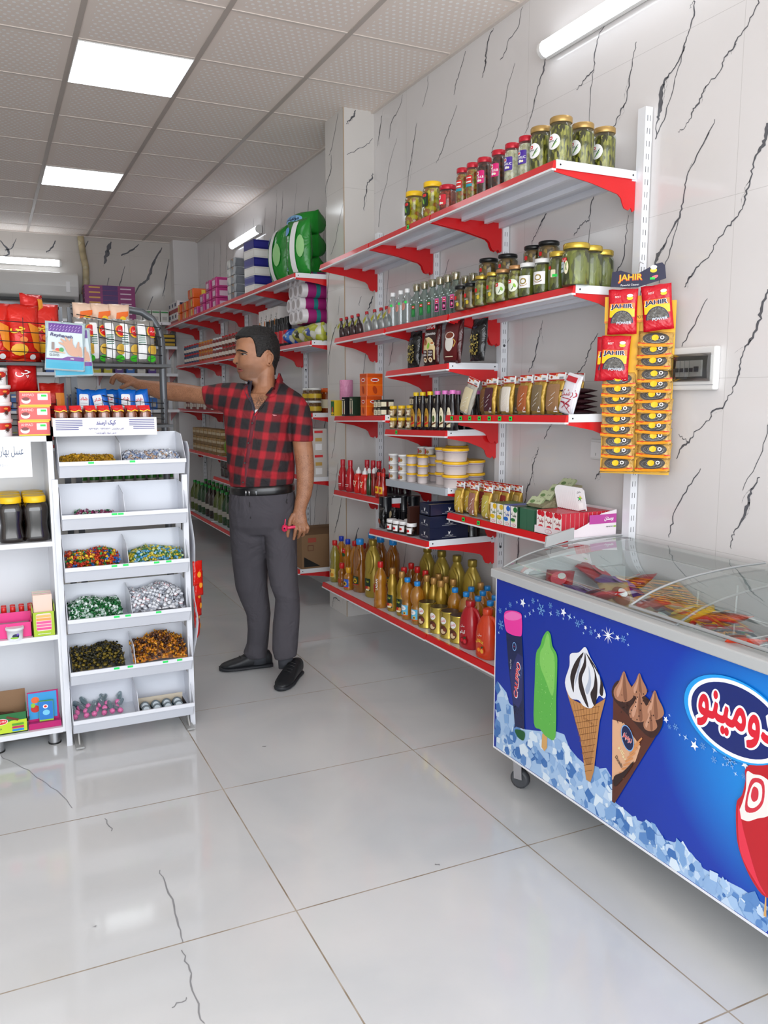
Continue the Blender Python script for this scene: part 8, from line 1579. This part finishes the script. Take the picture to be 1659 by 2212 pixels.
armL = rings([(622, 880, 664, 890, -.01, .05), (630, 945, 674, 948, -.02, .046), (635, 975, 677, 978, -.02, .045), (638.5, 1002, 679, 1006, -.025, .043), (641, 1035, 678, 1040, -.035, .041), (640, 1065, 673, 1070, -.045, .034), (636, 1090, 663.5, 1094, -.055, .027), (634.5, 1104, 660, 1107, -.058, .0245)])
handL = [rings([(634.5, 1100, 660, 1104, -.058, .0245), (631, 1112, 662, 1115, -.062, .022), (630, 1126, 664, 1129, -.066, .020), (632, 1138, 664, 1139, -.066, .017)])]+[limb(p) for p in (
    [(637, 1130, -.070, .0100), (638.5, 1144, -.080, .0098), (636.5, 1156, -.072, .0086), (634, 1166, -.062, .0072)], [(646.5, 1133, -.072, .0100), (649, 1147, -.083, .0096), (646.5, 1157, -.064, .0082), (643, 1162, -.045, .007)],
    [(655, 1134, -.070, .0096), (658.5, 1146, -.077, .009), (656, 1155, -.056, .0078), (652, 1158, -.038, .0068)], [(662, 1132, -.064, .0086), (666, 1141, -.068, .0078), (664, 1149, -.050, .0070), (660, 1152, -.036, .006)],
    [(635, 1110, -.070, .0125), (627, 1124, -.083, .0118), (623.5, 1142, -.088, .0105), (621.5, 1153, -.086, .0095), (621, 1161, -.082, .0075)])]
body = merge([hv, ear, ear2, neck, chest, armR, armL]+thighs+handR+handL, 'body', SKN, .0036, 2)
# --- shirt
VN = [(538, 818), (534, 838), (541, 860), (549, 896), (556, 888), (586, 852), (594, 842), (602, 808), (570, 790)]
def vcut(P, nn): x, y = pix(P); return inside(x, y, VN) and nn.dot(NH) < .25
torso = rings([(540, 826, 600, 816, 0, .068), (524, 834, 622, 834, .0, .088), (503, 846, 650, 852, 0, .106), (486, 864, 660, 878, 0, .120), (483, 888, 636, 900, 0, .132), (486, 920, 629, 925, 0, .140), (489.5, 958, 632, 958, 0, .143), (491.5, 1003, 637, 1003, 0, .142), (495, 1035, 636, 1032, 0, .132), (500, 1054, 632, 1049, 0, .122)])
slR = rings([(530, 828, 512, 905, 0, .075), (505, 826, 497, 897, .01, .072), (480, 827, 480, 890, .03, .068), (457, 831, 463, 884, .05, .062), (437, 834, 448, 881, .065, .058)])
slL = rings([(622, 845, 655, 858, 0, .06), (624, 870, 669, 880, -.01, .068), (627, 905, 675, 912, -.015, .064), (628, 952, 677, 954, -.02, .060)])
shirt = merge([torso, slR, slL], 'shirt', PLD, .006, 6, vcut)
sb = surf(shirt); bb = surf(body); nb_ = len(body.data.vertices); sv = [v.co+MB0 for v in body.data.vertices]+[v.co+MB0 for v in shirt.data.vertices]; ab = BVHTree.FromPolygons(sv, [list(p.vertices) for p in body.data.polygons]+[[nb_+i for i in p.vertices] for p in shirt.data.polygons]); COLL = mt('3c3844', .8)
patch(ab, [(545, 822), (538, 824), (526, 838), (531, 852), (541, 868), (549, 890), (552, 884), (545, 862), (541, 842)], 'collar', COLL, .003, .005, sm=1)
patch(ab, [(606, 807), (612, 822), (602, 842), (593, 856), (582, 858), (573, 853), (584, 840), (596, 820)], 'collar', PLD, .004, .006, sm=1)
for E2, mm in (([(538, 822), (535, 838), (541, 860), (550, 896)], COLL), ([(604, 806), (594, 838), (587, 850), (572, 870), (557, 889), (550, 898)], PLD)):
    mb = MB(); mb.tube([onto(ab, x, y, .002)-MB0 for x, y in cub(E2, 5, False)], .0052, mm, 6); mb.build('collar_edge', man)
pl = [(551, 893), (546, 915), (539, 958), (533, 1000), (527, 1056)]
for (x0, y0), (x1, y1) in zip(pl, pl[1:]): patch(sb, [(x0-4, y0), (x1-4, y1), (x1+4, y1), (x0+4, y0)], 'placket', mt('6a2832', .8), .001, .0015, sm=1)
for x, y in ((542, 914), (533.5, 957), (526, 1000), (522, 1042)): p = onto(sb, x+3, y, .006)-MB0; mb = MB(); mb.lathe([(.0045, -.001), (.005, .001), (.004, .002)], BLK, 10, T=Matrix.Translation(p)@Matrix.Rotation(-YAW, 4, 'Z')@Matrix.Rotation(PI/2, 4, 'X')); mb.build('button', man)
patch(sb, [(588, 895), (598, 896.5), (598, 898), (591, 899)], 'chest_logo', mt('d88a90', .5), .002, .001, sm=1)
patch(bb, [(545, 886), (560, 884), (553, 902), (547, 900)], 'undershirt', WHT, .001, .003, sm=1)
# --- trousers, belt, shoes
hips = rings([(501, 1052, 634, 1048, 0, .122), (495, 1075, 638, 1072, 0, .130), (494, 1105, 641, 1104, 0, .130), (498, 1132, 640, 1132, 0, .112), (512, 1152, 628, 1152, 0, .080)])
lgL = rings([(496, 1120, 580, 1130, .02, .100), (497.5, 1160, 580, 1165, .03, .096), (503, 1219, 578, 1222, .06, .086), (509.5, 1268, 577.5, 1268, .07, .078), (519, 1294, 581, 1295, .08, .071), (533, 1326, 584.5, 1326, .09, .064), (535.5, 1358, 582, 1358, .10, .060), (533.5, 1388, 580, 1386, .12, .062), (526, 1407, 577, 1410, .12, .062), (532, 1420, 577, 1418, .12, .056)])
lgR = rings([(566, 1120, 641, 1120, 0, .095), (573, 1165, 641, 1165, -.01, .092), (577, 1222, 642, 1222, -.02, .085), (584, 1262, 644, 1262, -.03, .080), (595, 1292, 647, 1292, -.035, .074), (593, 1318, 648, 1316, -.03, .066), (589.5, 1345, 647, 1345, -.03, .062), (588.5, 1375, 645, 1372, -.03, .060), (588, 1402, 643, 1398, -.03, .060), (594, 1424, 641, 1416, -.03, .054)])
tr = merge([hips, lgL, lgR], 'trousers', TRO, .0065, 5); tb_ = surf(tr)
for pts in ([(622, 1062), (617, 1085), (633, 1110), (634, 1107), (620, 1084), (625, 1063)], [(538, 1085), (540, 1120), (560, 1160), (561, 1158), (542, 1118), (540, 1085)]): patch(tb_, pts, 'seam', mt('2c2a2c', .9), .0005, .0012, sm=1)
bl = rings([(500, 1048, 634, 1043, 0, .1285), (497.5, 1052, 636, 1047, 0, .1325), (498, 1063, 637, 1058, 0, .134), (501, 1067, 635, 1062, 0, .130)], 40); mb = MB(); mb.add([Vector(p)-MB0 for p in bl[0]], bl[1], BLT, True); belt = mb.build('belt', man); bv = surf(belt)
for x in (531, 538): patch(bv, [(x-1.5, 1060), (x+1.5, 1061), (x+2, 1077), (x-1, 1077)], 'buckle', SILV, .002, .004, belt, sm=1)
patch(bv, [(551, 1061), (555, 1061), (556, 1076), (552, 1076)], 'belt_loop', GREY, .001, .003, belt, sm=1)
def shoe(toe, heel):
    toe, heel = Vector(toe), Vector(heel); ax = (toe-heel); L = ax.length; ax.normalize(); sd = Vector((-ax.y, ax.x, 0)); mt_ = mt('17191d', .5)
    def rg(S, n=18):
        vs = []; fs = []
        for x, w, z0, z1 in S:
            c = heel+ax*(x*L)+Vector((0, 0, (z0+z1)/2)); hgt = (z1-z0)/2
            for k in range(n): g = 2*PI*k/n; cg, sg = math.cos(g), math.sin(g); q = (abs(cg)**2.6+abs(sg)**2.6)**(-1/2.6); vs.append(c+sd*w*cg*q+Vector((0, 0, 1))*hgt*sg*q)
        for j in range(len(S)-1):
            for k in range(n): k2 = (k+1) % n; fs.append((j*n+k, j*n+k2, (j+1)*n+k2, (j+1)*n+k))
        fs.append(tuple(range(n))[::-1]); Lx = (len(S)-1)*n; fs.append(tuple(range(Lx, Lx+n))); return vs, fs
    up = merge([rg([(0, .020, .012, .065), (.05, .032, .012, .092), (.2, .037, .012, .100), (.36, .039, .012, .092), (.5, .042, .012, .078), (.68, .046, .012, .060), (.85, .043, .012, .046), (.95, .032, .012, .038), (1, .016, .012, .030)])], 'shoe', mt_, .005, 3)
    sl = rg([(-.01, .022, 0, .022), (.06, .036, 0, .024), (.3, .037, 0, .022), (.68, .049, 0, .022), (.88, .045, 0, .022), (.97, .032, 0, .024), (1.02, .014, .004, .026)]); mb = MB(); mb.add([p-MB0 for p in sl[0]], sl[1], mt('23252a', .6), True); mb.build('sole', up)
    mb = MB()
    for k in range(4):
        x = .38+.075*k; zt = (.094, .086, .076, .069)[k]; c = heel+ax*(x*L); mb.tube([c+sd*.022+Vector((0, 0, zt-.006))-MB0, c+ax*.008+Vector((0, 0, zt+.004))-MB0, c-sd*.022+Vector((0, 0, zt-.006))-MB0], .0022, BLK, 5)
    mb.build('laces', up); return up
shoe((1.035, 4.20, 0), (1.31, 4.158, 0)); shoe((1.222, 3.765, 0), (1.402, 3.985, 0))
for a in ((541, 1405, 577, 1405, .12, .045, 543, 1432, 577, 1430), (600, 1410, 634, 1406, -.03, .042, 602, 1442, 632, 1438)):
    v, f = rings([a[:6], a[6:]+(a[4], a[5]*.95)]); mb = MB(); mb.add([Vector(p)-MB0 for p in v], f, mt('3a3c42', .9), True); mb.build('sock', man)
# --- hair, brows, eye, mouth
HRG = [(500, 700), (514, 722), (513.5, 736), (523, 733), (541, 732), (546, 738), (549.5, 752), (551.5, 772), (559.5, 773), (565, 764), (572, 757.5), (580, 758), (584, 766), (584.5, 785), (590, 808), (612, 812), (612, 700)]
def hairpt(y, g):
    p = headpt(y, g); f = (p-HC0).dot(FD); x = 556-f/KP_; th = .011 if y < 730 else .008 if y < 780 else .005
    nz = noise.noise((g*14, y*.2, 0))*.0018+noise.noise((g*40, y*.5, 3))*.0008; k = sum(inside(x+a, y+b+noise.noise((g*30, 0, 9))*1.2, HRG) for a, b in ((0, 0), (1.4, 0), (-1.4, 0), (0, 1.4), (0, -1.4), (1, 1), (-1, -1), (1, -1), (-1, 1)))/9; k = k*k*(3-2*k); return headpt(y, g, (th+nz)*k-.004*(1-k))
ysH = [711, 711.6, 712.5, 713.2, 714, 715.5, 717.5, 720]+[722+.8*i for i in range(112)]
hm = headmesh(hairpt, ysH, 200); mb = MB(); mb.add([Vector(p)-MB0 for p in hm[0]], hm[1], HAI, True); mb.build('hair', man)
patch(bb, [(511.5, 757.5), (516, 754.8), (526, 756.6), (534, 761), (534.5, 762.5), (526, 760.5), (516, 759)], 'eyebrow', HAI, .001, .0018)
patch(bb, [(519.5, 765.2), (524, 762.8), (530, 763.8), (534, 766.6), (529, 767.2), (523, 767.2)], 'eye', mt('a8968c', .3), .0004, .001); patch(bb, [(521.5, 765), (523.5, 763.6), (526, 764.8), (525.5, 767), (522.5, 766.8)], 'iris', mt('1c100c', .2), .001, .0015)
patch(bb, [(518.5, 765), (523.5, 762), (530, 762.8), (535, 766.6), (530, 764.6), (524, 763.6)], 'eyelashes', mt('1c1210', .6), .0012, .0022, sm=2)
patch(bb, [(512.5, 795.5), (517, 794.8), (525.5, 799.6), (517, 798)], 'upper_lip', mt('8a4a40', .5), .0004, .0016); patch(bb, [(514, 799), (519, 799.4), (525.2, 800), (519.5, 803.2), (515.5, 803.4)], 'lower_lip', mt('9a5248', .5), .0004, .0022)
patch(bb, [(513.5, 797.6), (518, 797.8), (525.5, 799.7), (518, 799.6)], 'mouth_line', mt('3a1612', .6), .001, .0022, sm=2); patch(bb, [(509, 784.5), (511.5, 783), (513.5, 784.6), (511.5, 786)], 'nostril', mt('3a1c14', .7), .0002, .0008)
# thing in his hand
p = Mp(615, 1141, -.135); mb = MB(); mb.add([Vector((math.cos(a)*r, y, math.sin(a)*r*1.2)) for y, r in ((-.012, .004), (-.006, .015), (.006, .016), (.03, .010)) for a in [k*PI/4 for k in range(8)]], [(j*8+k, j*8+(k+1) % 8, (j+1)*8+(k+1) % 8, (j+1)*8+k) for j in range(3) for k in range(8)], crinkle('e02858', .3, 0, 60), True); mb.tube([(0, 0, .015), (.004, .004, .045)], .003, mt('e02858', .3), 6); mb.tube([(.012, .01, .0), (.05, .02, .004)], .008, crinkle('e02858', .3, 0, 60), 6)
tag(mb.build('pink_wrapper', None, tuple(p), -YAW), 'small pink wrapper held in the man\'s lowered hand', 'wrapper')
